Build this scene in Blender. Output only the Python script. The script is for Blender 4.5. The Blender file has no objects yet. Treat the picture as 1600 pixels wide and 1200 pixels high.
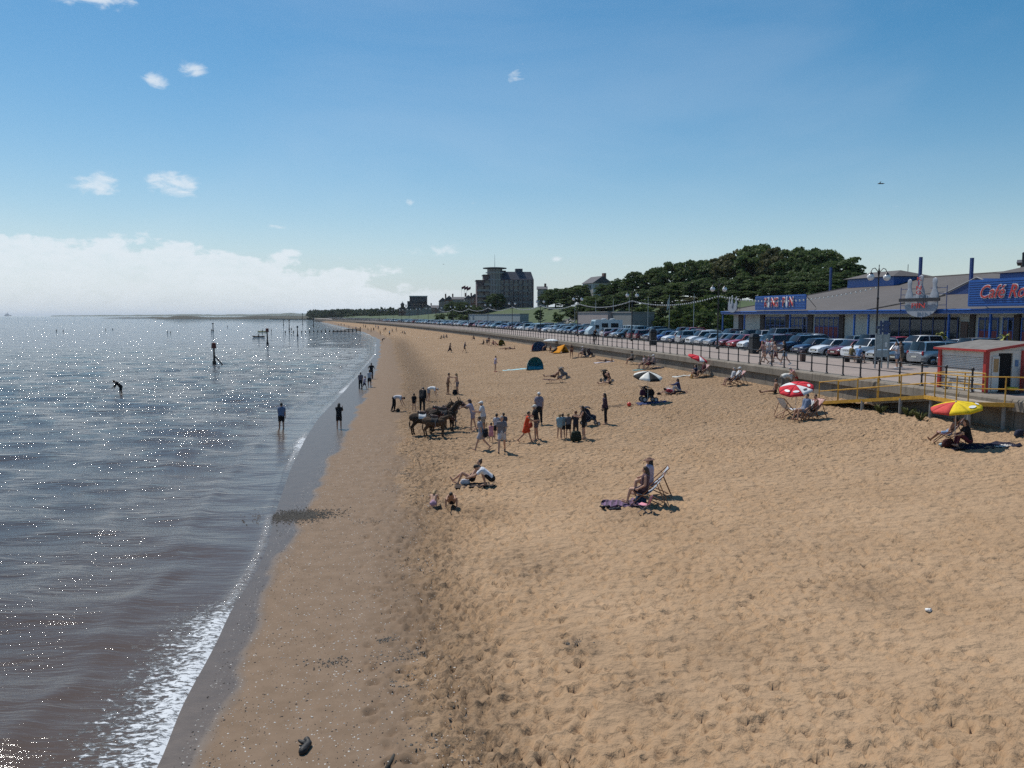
import bpy, bmesh, math, random
import numpy as np
from mathutils import Vector, Matrix, Euler
R = math.radians
scene = bpy.context.scene
COL = scene.collection
random.seed(7)
rng = np.random.default_rng(11)

# ---------------------------------------------------------------- camera, sky, sun, exposure
CAM_H = 6.7
FPX = 1200.0
PITCH = math.atan(107 / FPX)
cam = bpy.data.cameras.new('camera')
cam.sensor_width = 36.0
cam.lens = FPX / 1600 * 36.0
cam.clip_start = 0.1
cam.clip_end = 90000
camo = bpy.data.objects.new('camera', cam)
COL.objects.link(camo)
camo.location = (0, 0, CAM_H)
camo.rotation_euler = (math.pi / 2 - PITCH, 0, 0)
scene.camera = camo

SUN_AZ, SUN_EL = R(-36), R(57)          # azimuth measured from +Y towards +X
SUN_DIR = Vector((math.sin(SUN_AZ) * math.cos(SUN_EL), math.cos(SUN_AZ) * math.cos(SUN_EL), math.sin(SUN_EL)))
sun = bpy.data.lights.new('sun', 'SUN')
sun.energy = 4.9
sun.angle = R(0.53)
sun.color = (1.0, 0.955, 0.88)
suno = bpy.data.objects.new('sun', sun)
COL.objects.link(suno)
suno.rotation_euler = SUN_DIR.to_track_quat('Z', 'Y').to_euler()

scene.view_settings.view_transform = 'Standard'
scene.view_settings.look = 'None'
scene.view_settings.gamma = 1.0
scene.view_settings.exposure = -0.22
scene.view_settings.use_curve_mapping = False
scene.cycles.use_denoising = False
scene.cycles.max_bounces = 6
scene.cycles.diffuse_bounces = 3
scene.cycles.glossy_bounces = 3
scene.cycles.transmission_bounces = 4
scene.cycles.transparent_max_bounces = 8
scene.cycles.sample_clamp_indirect = 6.0

world = bpy.data.worlds.new('World')
scene.world = world
world.use_nodes = True
world.cycles.sampling_method = 'MANUAL'
world.cycles.sample_map_resolution = 1024

def build_sky():
    nt = world.node_tree
    nt.nodes.clear()
    N = nt.nodes.new
    L = nt.links.new
    def m(op, a, b=None, c=None, clamp=False):
        n = N('ShaderNodeMath'); n.operation = op; n.use_clamp = clamp
        for i, v in enumerate((a, b, c)):
            if v is None: continue
            if isinstance(v, (int, float)): n.inputs[i].default_value = v
            else: L(v, n.inputs[i])
        return n.outputs[0]
    def ss(x, lo, hi, a=0.0, b=1.0):
        n = N('ShaderNodeMapRange'); n.interpolation_type = 'SMOOTHSTEP'
        L(x, n.inputs[0]) if not isinstance(x, (int, float)) else None
        for i, v in ((1, lo), (2, hi), (3, a), (4, b)):
            if isinstance(v, (int, float)): n.inputs[i].default_value = v
            else: L(v, n.inputs[i])
        return n.outputs[0]
    sky = N('ShaderNodeTexSky')
    sky.sky_type = 'NISHITA'
    sky.sun_disc = False
    sky.sun_elevation = SUN_EL
    sky.sun_rotation = SUN_AZ
    sky.altitude = 0
    sky.air_density = 1.0
    sky.dust_density = 0.35
    sky.ozone_density = 1.0
    tc = N('ShaderNodeTexCoord')
    sep = N('ShaderNodeSeparateXYZ'); L(tc.outputs['Generated'], sep.inputs[0])
    x, y, z = sep.outputs
    az = m('ARCTAN2', x, y)                       # radians from +Y
    el = m('ARCSINE', z)
    # cloud texture in (azimuth, elevation) space, flattened like distant cumulus
    cv = N('ShaderNodeCombineXYZ')
    L(m('MULTIPLY', az, 1.0), cv.inputs[0]); L(m('MULTIPLY', el, 1.9), cv.inputs[1])
    def noise(scale, detail=6, rough=.55, vec=None, dist=0):
        n = N('ShaderNodeTexNoise'); n.inputs['Scale'].default_value = scale
        n.inputs['Detail'].default_value = detail; n.inputs['Roughness'].default_value = rough
        n.inputs['Distortion'].default_value = dist
        L(vec or cv.outputs[0], n.inputs['Vector'])
        return n.outputs['Fac']
    puff = noise(15, 9, .58)
    puffm = m('SUBTRACT', puff, .5)
    fine = noise(55, 6, .6)
    # low bank of cumulus along the horizon: its height wanders with azimuth
    cb = N('ShaderNodeCombineXYZ'); L(az, cb.inputs[0])
    hb = noise(2.6, 2, .5, cb.outputs[0])
    bank_h = m('ADD', m('MULTIPLY', ss(az, .02, -.42), .070), m('ADD', .020, m('MULTIPLY', m('SUBTRACT', hb, .5), .06)))
    edge = m('ADD', bank_h, m('MULTIPLY', puffm, .13))
    d = m('SUBTRACT', edge, el)                    # >0 below the bank's top
    top = ss(d, -.002, .010)
    base = ss(el, -.01, .035, .55, 1.0)
    bank = m('MULTIPLY', m('MULTIPLY', top, base), ss(d, .17, .0, .10, .78))
    bank = m('MULTIPLY', bank, ss(bank_h, .012, .05, .15, 1.0))
    bank = m('MULTIPLY', bank, ss(fine, .25, .6, .75, 1.0))
    # separate small clouds: (azimuth, elevation, half width, half height, strength), radians
    def px(u, v, ru, rv, s):
        return (math.atan2(u - 800, FPX), math.atan2(493 - v, math.hypot(FPX, u - 800)), ru / 1350, rv / 1250, s)
    clouds = [px(165, 291, 46, 18, .75), px(287, 293, 50, 20, .75), px(262, 137, 22, 13, .8), px(316, 121, 26, 13, .8),
              px(165, 10, 75, 22, .8), px(805, 128, 27, 22, .55), px(641, 318, 16, 9, .6), px(735, 323, 28, 9, .35),
              px(685, 392, 85, 13, .6), px(436, 357, 32, 9, .5), px(868, 406, 16, 6, .6), px(1395, 327, 20, 7, .5),
              px(1030, 262, 60, 20, .2), px(980, 415, 40, 9, .35), px(535, 404, 18, 7, .5), px(1540, 408, 24, 9, .3),
              px(-300, 180, 90, 26, .7), px(-420, 330, 80, 24, .7), px(2050, 250, 70, 20, .5), px(2300, 380, 90, 20, .6)]
    acc = None
    for (a0, e0, ra, re, s) in clouds:
        da = m('DIVIDE', m('SUBTRACT', az, a0), ra)
        de = m('DIVIDE', m('SUBTRACT', el, e0), re)
        r2 = m('ADD', m('MULTIPLY', da, da), m('MULTIPLY', de, de))
        g = m('MULTIPLY', m('EXPONENT', m('MULTIPLY', r2, -1.0)), s)
        acc = g if acc is None else m('MAXIMUM', acc, g)
    shape = m('ADD', acc, m('MULTIPLY', m('SUBTRACT', noise(34, 8, .62, None, .4), .52), 1.5))
    small = m('MULTIPLY', ss(shape, .30, .80), ss(acc, .06, .35))
    # thin high veil
    vv = N('ShaderNodeMapping'); L(tc.outputs['Generated'], vv.inputs[0]); vv.inputs['Scale'].default_value = (1, 2.2, 3.0)
    veil = m('MULTIPLY', ss(noise(1.7, 5, .55, vv.outputs[0], .5), .42, .75), .10)
    cl = m('MAXIMUM', m('MAXIMUM', bank, m('MULTIPLY', small, .75)), veil, clamp=True)
    # horizon whitening by moist air, fading with height
    mix = N('ShaderNodeMix'); mix.data_type = 'RGBA'
    L(cl, mix.inputs[0])
    hs = N('ShaderNodeMix'); hs.data_type = 'RGBA'
    side = ss(m('COSINE', m('SUBTRACT', az, SUN_AZ)), .2, 1.0, .50, .86)      # moist air is brighter towards the sun
    haze = m('MULTIPLY', m('EXPONENT', m('MULTIPLY', m('MAXIMUM', el, 0.0), -8.0)), side)
    hsv = N('ShaderNodeHueSaturation'); L(sky.outputs[0], hsv.inputs['Color']); hsv.inputs['Saturation'].default_value = 1.48; hsv.inputs['Hue'].default_value = .490
    L(haze, hs.inputs[0]); L(hsv.outputs[0], hs.inputs[6]); hs.inputs[7].default_value = (5.3, 6.6, 8.1, 1)
    L(hs.outputs[2], mix.inputs[6])
    mix.inputs[7].default_value = (8.6, 9.2, 9.8, 1)
    bg = N('ShaderNodeBackground'); L(mix.outputs[2], bg.inputs[0]); bg.inputs[1].default_value = 0.11
    out = N('ShaderNodeOutputWorld'); L(bg.outputs[0], out.inputs[0])
build_sky()

# ---------------------------------------------------------------- materials
MATS = {}
def mat(name, col, rough=.6, var=.12, scale=6.0, bump=0.0, metal=0.0, spec=.5, bscale=None, coat=0.0, alpha=1.0, trans=0.0):
    if name in MATS: return MATS[name]
    m = bpy.data.materials.new(name); m.use_nodes = True
    nt = m.node_tree; b = nt.nodes['Principled BSDF']
    b.inputs['Roughness'].default_value = rough; b.inputs['Metallic'].default_value = metal
    b.inputs['Specular IOR Level'].default_value = spec
    b.inputs['Coat Weight'].default_value = coat
    b.inputs['Alpha'].default_value = alpha
    b.inputs['Transmission Weight'].default_value = trans
    tc = nt.nodes.new('ShaderNodeTexCoord')
    n = nt.nodes.new('ShaderNodeTexNoise'); n.inputs['Scale'].default_value = scale; n.inputs['Detail'].default_value = 5
    nt.links.new(tc.outputs['Object'], n.inputs['Vector'])
    mr = nt.nodes.new('ShaderNodeMapRange'); mr.inputs[1].default_value = .3; mr.inputs[2].default_value = .7
    mr.inputs[3].default_value = 1 - var; mr.inputs[4].default_value = 1 + var
    nt.links.new(n.outputs['Fac'], mr.inputs[0])
    mx = nt.nodes.new('ShaderNodeVectorMath'); mx.operation = 'SCALE'
    mx.inputs[0].default_value = col[:3]; nt.links.new(mr.outputs[0], mx.inputs['Scale'])
    nt.links.new(mx.outputs[0], b.inputs['Base Color'])
    if bump:
        bn = nt.nodes.new('ShaderNodeTexNoise'); bn.inputs['Scale'].default_value = bscale or scale * 4; bn.inputs['Detail'].default_value = 4
        nt.links.new(tc.outputs['Object'], bn.inputs['Vector'])
        bp = nt.nodes.new('ShaderNodeBump'); bp.inputs['Strength'].default_value = bump; bp.inputs['Distance'].default_value = .02
        nt.links.new(bn.outputs['Fac'], bp.inputs['Height']); nt.links.new(bp.outputs[0], b.inputs['Normal'])
    MATS[name] = m
    return m

# ---------------------------------------------------------------- object helpers
def setp(o, label=None, cat=None, group=None, kind=None):
    if label: o['label'] = label
    if cat: o['category'] = cat
    if group: o['group'] = group
    if kind: o['kind'] = kind
    return o
def link(name, me, parent=None, m=None, loc=None, rz=None, smooth=False):
    o = bpy.data.objects.new(name, me); COL.objects.link(o)
    if parent: o.parent = parent
    if m is not None and me is not None and len(me.materials) == 0: me.materials.append(m)
    if loc is not None: o.location = loc
    if rz is not None: o.rotation_euler = (0, 0, rz)
    if smooth and me: me.polygons.foreach_set('use_smooth', [True] * len(me.polygons))
    return o
def empty(name, loc, rz=0.0, label=None, cat=None, group=None):
    o = bpy.data.objects.new(name, None); COL.objects.link(o)
    o.location = loc; o.rotation_euler = (0, 0, rz)
    return setp(o, label, cat, group)
def copy_tree(o, parent=None):
    c = o.copy(); COL.objects.link(c)
    if parent: c.parent = parent
    for ch in o.children: copy_tree(ch, c)
    return c
class MB:
    """collects primitive shapes into one mesh"""
    def __init__(s): s.v = []; s.f = []
    def add(s, vs, fs):
        k = len(s.v); s.v += [tuple(map(float, v)) for v in vs]; s.f += [tuple(i + k for i in f) for f in fs]; return s
    def box(s, c, d, rz=0.0, M=None):
        x, y, z = d[0] / 2, d[1] / 2, d[2] / 2
        vs = [Vector((sx * x, sy * y, sz * z)) for sz in (-1, 1) for sy in (-1, 1) for sx in (-1, 1)]
        mm = Matrix.Translation(c) @ (M.to_4x4() if M else Matrix.Rotation(rz, 4, 'Z'))
        return s.add([mm @ v for v in vs], [(0, 2, 3, 1), (4, 5, 7, 6), (0, 1, 5, 4), (2, 6, 7, 3), (0, 4, 6, 2), (1, 3, 7, 5)])
    def bar(s, a, b, w, h=None):
        a, b = Vector(a), Vector(b); d = b - a; q = d.to_track_quat('Z', 'Y').to_matrix()
        return s.box((a + b) / 2, (w, h or w, d.length), M=q)
    def tube(s, pts, r, n=8, cap=True):
        pts = [Vector(p) for p in pts]; rr = r if isinstance(r, (list, tuple)) else [r] * len(pts)
        vs = []; fs = []
        for i, p in enumerate(pts):
            t = (pts[min(i + 1, len(pts) - 1)] - pts[max(i - 1, 0)]).normalized()
            ref = Vector((0, 0, 1)) if abs(t.z) < .9 else Vector((1, 0, 0))
            a = t.cross(ref).normalized(); b = t.cross(a)
            vs += [p + (a * math.cos(k * 2 * math.pi / n) + b * math.sin(k * 2 * math.pi / n)) * rr[i] for k in range(n)]
        for i in range(len(pts) - 1):
            for k in range(n):
                fs.append((i * n + k, i * n + (k + 1) % n, (i + 1) * n + (k + 1) % n, (i + 1) * n + k))
        if cap: fs += [tuple(range(n))[::-1], tuple((len(pts) - 1) * n + k for k in range(n))]
        return s.add(vs, fs)
    def lathe(s, prof, n=16, c=(0, 0, 0)):
        vs = []; fs = []
        for (r, z) in prof:
            vs += [(c[0] + r * math.cos(k * 2 * math.pi / n), c[1] + r * math.sin(k * 2 * math.pi / n), c[2] + z) for k in range(n)]
        for i in range(len(prof) - 1):
            for k in range(n):
                fs.append((i * n + k, i * n + (k + 1) % n, (i + 1) * n + (k + 1) % n, (i + 1) * n + k))
        fs += [tuple(range(n))[::-1], tuple((len(prof) - 1) * n + k for k in range(n))]
        return s.add(vs, fs)
    def sphere(s, c, r, n=10, sq=(1, 1, 1)):
        vs = []; fs = []; h = n // 2
        for i in range(h + 1):
            a = math.pi * i / h
            for k in range(n):
                b = 2 * math.pi * k / n
                vs.append((c[0] + r * sq[0] * math.sin(a) * math.cos(b), c[1] + r * sq[1] * math.sin(a) * math.sin(b), c[2] + r * sq[2] * math.cos(a)))
        for i in range(h):
            for k in range(n):
                fs.append((i * n + k, (i + 1) * n + k, (i + 1) * n + (k + 1) % n, i * n + (k + 1) % n))
        return s.add(vs, fs)
    def prism(s, poly, z0, z1):
        n = len(poly)
        vs = [(x, y, z0) for x, y in poly] + [(x, y, z1) for x, y in poly]
        fs = [tuple(range(n))[::-1], tuple(range(n, 2 * n))] + [(i, (i + 1) % n, n + (i + 1) % n, n + i) for i in range(n)]
        return s.add(vs, fs)
    def mesh(s, name):
        me = bpy.data.meshes.new(name); me.from_pydata(s.v, [], s.f); me.validate(); me.update(); return me
    def build(s, name, m, parent=None, smooth=False, **k):
        me = s.mesh(name)
        return link(name, me, parent, m, smooth=smooth, **k)

# ---------------------------------------------------------------- the lie of the land (world metres; camera above the origin)
def smooth_interp(pts, lo, hi, step, it=40):
    pts = sorted(pts); ys = np.arange(lo, hi, step)
    xs = np.interp(ys, [p[0] for p in pts], [p[1] for p in pts])
    for _ in range(it):
        xs[1:-1] = (xs[:-2] + 2 * xs[1:-1] + xs[2:]) / 4
    return ys, xs
_wall = [(-60, 36.2), (20, 22.7), (37.4, 19.8), (45, 18.55), (60, 16.0), (90, 10.1), (126, 2.4), (172, -7.6), (236, -24.5), (300, -42), (376, -64), (450, -88), (600, -136), (1000, -262), (1600, -450)]
WY, WX = smooth_interp(_wall, -60, 1500, 3.0, 6)
_shore = [(-60, -3.2), (0, -4.6), (10.9, -5.3), (12.6, -5.75), (13.85, -5.92), (15.1, -6.1), (17.1, -6.5), (18.5, -6.62), (20.2, -6.85), (22.4, -7.3), (25.1, -8.0), (32.9, -9.7), (41.8, -11.4), (49.7, -12.7), (59.4, -13.9), (73, -15.6), (103, -19.6), (134, -23.8), (212, -37.5), (270, -50), (311, -61.5), (426, -94), (1157, -300), (1600, -430)]
SHY, SHX = smooth_interp(_shore, -60, 1500, .4, 4)
_wet = [(-60, -2.3), (0, -3.7), (10.7, -4.49), (12.35, -4.75), (14.15, -5.2), (15.5, -5.4), (18, -5.8), (18.8, -6.05), (21, -6.35), (23.4, -6.8), (26.5, -7.2), (31.4, -7.85), (37.9, -8.55), (43.1, -9.35), (49.8, -10.4), (56.3, -11.1), (65.7, -12.4), (73.8, -13.6), (94, -16.6), (128, -22), (212, -36.3), (311, -60.0), (426, -92), (1600, -428)]
WTY, WTX = smooth_interp(_wet, -60, 1500, .4, 6)
_tide = [(-60, 4), (0, .3), (10.2, -.85), (12, -1.2), (14.5, -1.85), (18.2, -2.5), (24.3, -3.1), (33, -4.5), (51, -7.6), (80, -11.5), (113, -17.0), (200, -31), (311, -55), (1600, -425)]
TY, TX = smooth_interp(_tide, -60, 1500, .8, 10)
xw = lambda y: np.interp(y, WY, WX)
xs_ = lambda y: np.interp(y, SHY, SHX)
xwet = lambda y: np.interp(y, WTY, WTX)
xtide = lambda y: np.interp(y, TY, TX)
PROM = 3.25
SAND_W = 2.0
def beach_z(x, y):
    a = xs_(y); w = np.maximum(xw(y) - a, 3.0); t = (x - a) / w
    return np.where(t > 0, SAND_W * (.55 * np.clip(t, 0, 1.2) + .45 * np.clip(t, 0, 1.2) ** 2), np.maximum(-.04 * (a - x), -3.0))
def ray(u, v):
    x = (u - 800) / FPX; q = (600 - v) / FPX
    return x, math.cos(PITCH) + q * math.sin(PITCH), -math.sin(PITCH) + q * math.cos(PITCH)
def at(u, v, z):
    x, y, dz = ray(u, v); t = (z - CAM_H) / dz
    return Vector((x * t, y * t, z))
def on_beach(u, v):
    z = .5
    for _ in range(12):
        p = at(u, v, z); z = float(beach_z(p.x, p.y))
    return Vector((p.x, p.y, z))
# wall frame: s metres along the sea wall (0 near the kiosk), b metres inland
_py = np.arange(-60, 1450, 1.0); _px = xw(_py)
for _ in range(30): _px[1:-1] = (_px[:-2] + 2 * _px[1:-1] + _px[2:]) / 4
_ds = np.concatenate([[0], np.cumsum(np.hypot(np.diff(_px), np.diff(_py)))])
_s0 = np.interp(37.4, _py, _ds)
_S = _ds - _s0
_tx = np.gradient(_px, _S); _ty = np.gradient(_py, _S)
for _ in range(60):
    _tx[1:-1] = (_tx[:-2] + 2 * _tx[1:-1] + _tx[2:]) / 4; _ty[1:-1] = (_ty[:-2] + 2 * _ty[1:-1] + _ty[2:]) / 4
_l = np.hypot(_tx, _ty); _tx /= _l; _ty /= _l
def W(s, b=0.0):
    x = np.interp(s, _S, _px); y = np.interp(s, _S, _py); tx = np.interp(s, _S, _tx); ty = np.interp(s, _S, _ty)
    return x + ty * b, y - tx * b
def Wv(s, b, z):
    x, y = W(s, b); return Vector((float(x), float(y), z))
def Wdir(s):                                     # angle whose (cos, sin) is the along-wall direction
    return math.atan2(float(np.interp(s, _S, _ty)), float(np.interp(s, _S, _tx)))
def vnoise(x, y, seed=0):
    xi = np.floor(x).astype(np.int64); yi = np.floor(y).astype(np.int64); fx = x - xi; fy = y - yi
    fx = fx * fx * (3 - 2 * fx); fy = fy * fy * (3 - 2 * fy)
    def h(a, b):
        n = (a * 374761393 + b * 668265263 + seed * 1442695041) & 0x7fffffff
        n = ((n ^ (n >> 13)) * 1274126177) & 0x7fffffff
        return ((n ^ (n >> 16)) & 0xffff) / 65535.0
    return (h(xi, yi) * (1 - fx) + h(xi + 1, yi) * fx) * (1 - fy) + (h(xi, yi + 1) * (1 - fx) + h(xi + 1, yi + 1) * fx) * fy
def fbm(x, y, oct=4, seed=0):
    a = 0; w = .5
    for k in range(oct):
        a = a + w * (vnoise(x * 2 ** k, y * 2 ** k, seed + k) - .5); w *= .5
    return a

def sand_z(x, y):
    """beach height with the heaped dry sand (without footprints)"""
    x = np.asarray(x, float); y = np.asarray(y, float)
    dry = np.clip((x - xtide(y) - fbm(x * .5, y * .3, 4, 9) * 2.2) / .5 + .5, 0, 1)
    return float(beach_z(x, y) + dry * (fbm(x * 1.3, y * 1.3, 3, 21) * .07 + fbm(x * 3.3, y * 3.3, 3, 5) * .075))
ORD = lambda n: ('%d%s' % (n, 'th' if 10 <= n % 100 <= 20 else {1: 'st', 2: 'nd', 3: 'rd'}.get(n % 10, 'th')))
# ---------------------------------------------------------------- ground sheets
def grid_mesh(name, X, Y, Z, attrs=None):
    r, c = X.shape
    co = np.stack([X, Y, Z], -1).reshape(-1, 3).astype(np.float32)
    i = np.arange(r * c).reshape(r, c)
    q = np.stack([i[:-1, :-1], i[:-1, 1:], i[1:, 1:], i[1:, :-1]], -1).reshape(-1, 4)
    me = bpy.data.meshes.new(name)
    me.vertices.add(len(co)); me.vertices.foreach_set('co', co.ravel())
    me.loops.add(q.size); me.loops.foreach_set('vertex_index', q.ravel().astype(np.int32))
    me.polygons.add(len(q)); me.polygons.foreach_set('loop_start', np.arange(0, q.size, 4, dtype=np.int32))
    me.polygons.foreach_set('use_smooth', np.ones(len(q), bool))
    me.update(); me.validate()
    for k, a in (attrs or {}).items():
        at_ = me.attributes.new(k, 'FLOAT', 'POINT'); at_.data.foreach_set('value', a.reshape(-1).astype(np.float32))
    return me
class NT:
    def __init__(s, name):
        s.m = bpy.data.materials.new(name); s.m.use_nodes = True; s.nt = s.m.node_tree
        s.b = s.nt.nodes['Principled BSDF']; s.out = s.nt.nodes['Material Output']
    def n(s, t): return s.nt.nodes.new(t)
    def l(s, a, b): s.nt.links.new(a, b)
    def math(s, op, a, b=None, clamp=False):
        n = s.n('ShaderNodeMath'); n.operation = op; n.use_clamp = clamp
        for i, v in enumerate((a, b)):
            if v is None: continue
            if isinstance(v, (int, float)): n.inputs[i].default_value = v
            else: s.l(v, n.inputs[i])
        return n.outputs[0]
    def mr(s, x, a, b, c=0., d=1., sm=True):
        n = s.n('ShaderNodeMapRange'); n.interpolation_type = 'SMOOTHSTEP' if sm else 'LINEAR'
        s.l(x, n.inputs[0])
        for i, v in ((1, a), (2, b), (3, c), (4, d)): n.inputs[i].default_value = v
        return n.outputs[0]
    def pos(s): return s.n('ShaderNodeNewGeometry').outputs['Position']
    def obj(s): return s.n('ShaderNodeTexCoord').outputs['Object']
    def attr(s, k):
        n = s.n('ShaderNodeAttribute'); n.attribute_name = k; return n.outputs['Fac']
    def scale(s, vec, sc):
        n = s.n('ShaderNodeMapping'); s.l(vec, n.inputs[0]); n.inputs['Scale'].default_value = sc; return n.outputs[0]
    def noise(s, vec, sc, det=5, ro=.5, dist=0):
        n = s.n('ShaderNodeTexNoise'); s.l(vec, n.inputs['Vector'])
        n.inputs['Scale'].default_value = sc; n.inputs['Detail'].default_value = det; n.inputs['Roughness'].default_value = ro; n.inputs['Distortion'].default_value = dist
        return n.outputs['Fac']
    def voro(s, vec, sc, feat='F1', rnd=1.0):
        n = s.n('ShaderNodeTexVoronoi'); n.feature = feat; s.l(vec, n.inputs['Vector']); n.inputs['Scale'].default_value = sc
        n.inputs['Randomness'].default_value = rnd; return n.outputs['Distance']
    def mix(s, f, a, b):
        n = s.n('ShaderNodeMix'); n.data_type = 'RGBA'
        s.l(f, n.inputs[0]) if not isinstance(f, (int, float)) else setattr(n.inputs[0], 'default_value', f)
        for i, v in ((6, a), (7, b)):
            if isinstance(v, tuple): n.inputs[i].default_value = v if len(v) == 4 else (*v, 1)
            else: s.l(v, n.inputs[i])
        return n.outputs[2]
    def bump(s, h, st, dist, prev=None):
        n = s.n('ShaderNodeBump'); s.l(h, n.inputs['Height']); n.inputs['Strength'].default_value = st; n.inputs['Distance'].default_value = dist
        if prev is not None: s.l(prev, n.inputs['Normal'])
        return n.outputs[0]

def build_sand():
    rows = list(np.linspace(-45, 2, 30)[:-1])
    y = 2.0
    while y < 140: rows.append(y); y += max(.055, .0066 * y)
    while y < 1450: rows.append(y); y += .022 * y
    ys = np.array(rows); nc = 580
    p = np.linspace(0, 1, nc)
    x0 = xs_(ys) - 4.0; x1 = xw(ys) + .4
    X = x0[:, None] + (x1 - x0)[:, None] * p[None, :]
    Y = np.repeat(ys[:, None], nc, 1)
    Z = beach_z(X, Y)
    wob = fbm(X * .9, Y * .45, 4, 3) * .9
    wet = np.clip((xwet(Y) + wob * 1.3 - X) / .30 + .5, 0, 1)
    dry = np.clip((X - xtide(Y) - fbm(X * .5, Y * .3, 4, 9) * 2.2) / .5 + .5, 0, 1)
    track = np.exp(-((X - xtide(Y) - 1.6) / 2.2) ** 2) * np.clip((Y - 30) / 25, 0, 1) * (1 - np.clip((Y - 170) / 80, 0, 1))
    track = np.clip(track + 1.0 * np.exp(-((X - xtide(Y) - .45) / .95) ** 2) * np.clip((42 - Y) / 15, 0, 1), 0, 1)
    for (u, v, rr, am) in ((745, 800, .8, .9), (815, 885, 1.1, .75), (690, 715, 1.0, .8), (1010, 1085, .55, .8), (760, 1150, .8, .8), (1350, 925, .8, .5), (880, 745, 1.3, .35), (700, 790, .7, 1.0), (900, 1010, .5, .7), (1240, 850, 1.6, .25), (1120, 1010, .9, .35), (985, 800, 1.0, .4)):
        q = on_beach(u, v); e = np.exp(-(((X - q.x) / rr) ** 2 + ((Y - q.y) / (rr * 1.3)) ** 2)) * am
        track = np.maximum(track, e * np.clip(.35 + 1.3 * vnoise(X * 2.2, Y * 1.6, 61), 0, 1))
    # undulation and heaped dry sand
    lump = fbm(X * 1.3, Y * 1.3, 3, 21) * .07 + fbm(X * 3.3, Y * 3.3, 3, 5) * .075
    damp_r = fbm(X * 2.0, Y * 4.0, 3, 31) * .012
    D = np.zeros_like(X)
    # footprints: soft pits with a pushed-up rim
    dx = (x1 - x0) / (nc - 1)
    def stamp(cx, cy, a, la, lb, dep):
        i0, i1 = np.searchsorted(ys, [cy - la * 1.9, cy + la * 1.9])
        if i1 - i0 < 1: return
        im = min(max((i0 + i1) // 2, 0), len(ys) - 1)
        j = (cx - x0[im]) / dx[im]; w = la * 1.9 / dx[im]
        j0, j1 = max(int(j - w - 2), 0), min(int(j + w + 2), nc)
        if j1 <= j0: return
        xx = X[i0:i1, j0:j1] - cx; yy = Y[i0:i1, j0:j1] - cy
        c, s = math.cos(a), math.sin(a)
        r = np.sqrt(((xx * c + yy * s) / la) ** 2 + ((-xx * s + yy * c) / lb) ** 2)
        D[i0:i1, j0:j1] += dep * (-np.clip(1 - r ** 2.2, 0, 1) + .38 * np.exp(-((r - 1.22) / .24) ** 2))
    r_ = random.Random(5)
    n = 0
    dens = lambda x, y: .22 + 1.5 * max(0, float(vnoise(np.array(x * .22), np.array(y * .22), 77)) - .3)
    def try_one(cx, cy, k=1.0):
        a = r_.uniform(0, 6.28); la = r_.uniform(.07, .155) * k; lb = la * r_.uniform(.45, .85)
        stamp(cx, cy, a, la, lb, r_.uniform(.035, .085) * k)
    for _ in range(34000):
        cy = 7.5 + (58 - 7.5) * r_.random() ** 1.25
        a = float(xtide(cy)); b = float(xw(cy)); cx = r_.uniform(a + .1, b)
        if abs(cx) > cy * .70 + 1.5: continue
        if r_.random() > dens(cx, cy): continue
        try_one(cx, cy); n += 1
    for _ in range(110):                              # walked lines
        cy = r_.uniform(8, 60); cx = r_.uniform(float(xtide(cy)) - 1.5, float(xw(cy)))
        a = r_.gauss(1.75, .6); st = r_.uniform(.32, .42)
        for k in range(r_.randint(10, 40)):
            cx += math.cos(a) * st; cy += math.sin(a) * st; a += r_.gauss(0, .08)
            sd = .09 if k % 2 else -.09
            kk = .9 if cx > float(xtide(cy)) else .45
            if 7 < cy < 75 and cx > float(xwet(cy)) + .6:
                la = r_.uniform(.13, .16)
                stamp(cx - math.sin(a) * sd, cy + math.cos(a) * sd, a, la, la * .5, r_.uniform(.05, .085) * kk)
    for _ in range(1900):                              # churned band along the tide line
        cy = r_.uniform(8, 40); cx = float(xtide(cy)) + r_.gauss(.8, .9)
        try_one(cx, cy, 1.2)
    for _ in range(800):                              # deeper fresh pits in the loose sand above the tide line
        cy = 9 + 16 * r_.random() ** 1.3; cx = float(xtide(cy)) + abs(r_.gauss(.6, 2.2))
        if float(vnoise(np.array(cx * .6), np.array(cy * .6), 90)) > .5: stamp(cx, cy, r_.uniform(0, 3.1), r_.uniform(.08, .15), r_.uniform(.06, .09), r_.uniform(.08, .12))
    for _ in range(300):
        cy = r_.uniform(9, 40); cx = r_.uniform(float(xwet(cy)) + .8, float(xtide(cy)))
        try_one(cx, cy, .5)
    Z = Z + dry * lump + (1 - dry) * (1 - wet) * damp_r + np.clip(D, -.105, .06) * (1 - wet)
    Z = np.where(dry > .02, Z, Z)
    # dug hollow beside the red ball, heaps
    me = grid_mesh('sand', X, Y, Z, {'wet': wet, 'dry': dry, 'track': track})
    t = NT('sand')
    P = t.pos()
    far = t.scale(P, (1, 1, 0))
    big = t.noise(far, .35, 4); mid = t.noise(far, 2.2, 5, .6); grain = t.noise(P, 60, 4, .7); grit = t.noise(P, 260, 2, .6)
    wet, dry, trk = t.attr('wet'), t.attr('dry'), t.attr('track')
    c_dry = t.mix(t.mr(big, .3, .7), (.372, .246, .146), (.428, .290, .178))
    c_dry = t.mix(t.mr(mid, .35, .75, 0, .35), c_dry, (.30, .198, .122))
    c_damp = t.mix(t.mr(mid, .3, .7), (.195, .136, .092), (.238, .168, .116))
    c = t.mix(dry, c_damp, c_dry)
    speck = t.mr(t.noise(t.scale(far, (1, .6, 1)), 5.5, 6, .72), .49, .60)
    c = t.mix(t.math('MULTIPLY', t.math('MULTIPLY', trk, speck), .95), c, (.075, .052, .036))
    c = t.mix(t.math('MULTIPLY', trk, .60), c, (.17, .115, .072))
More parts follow.
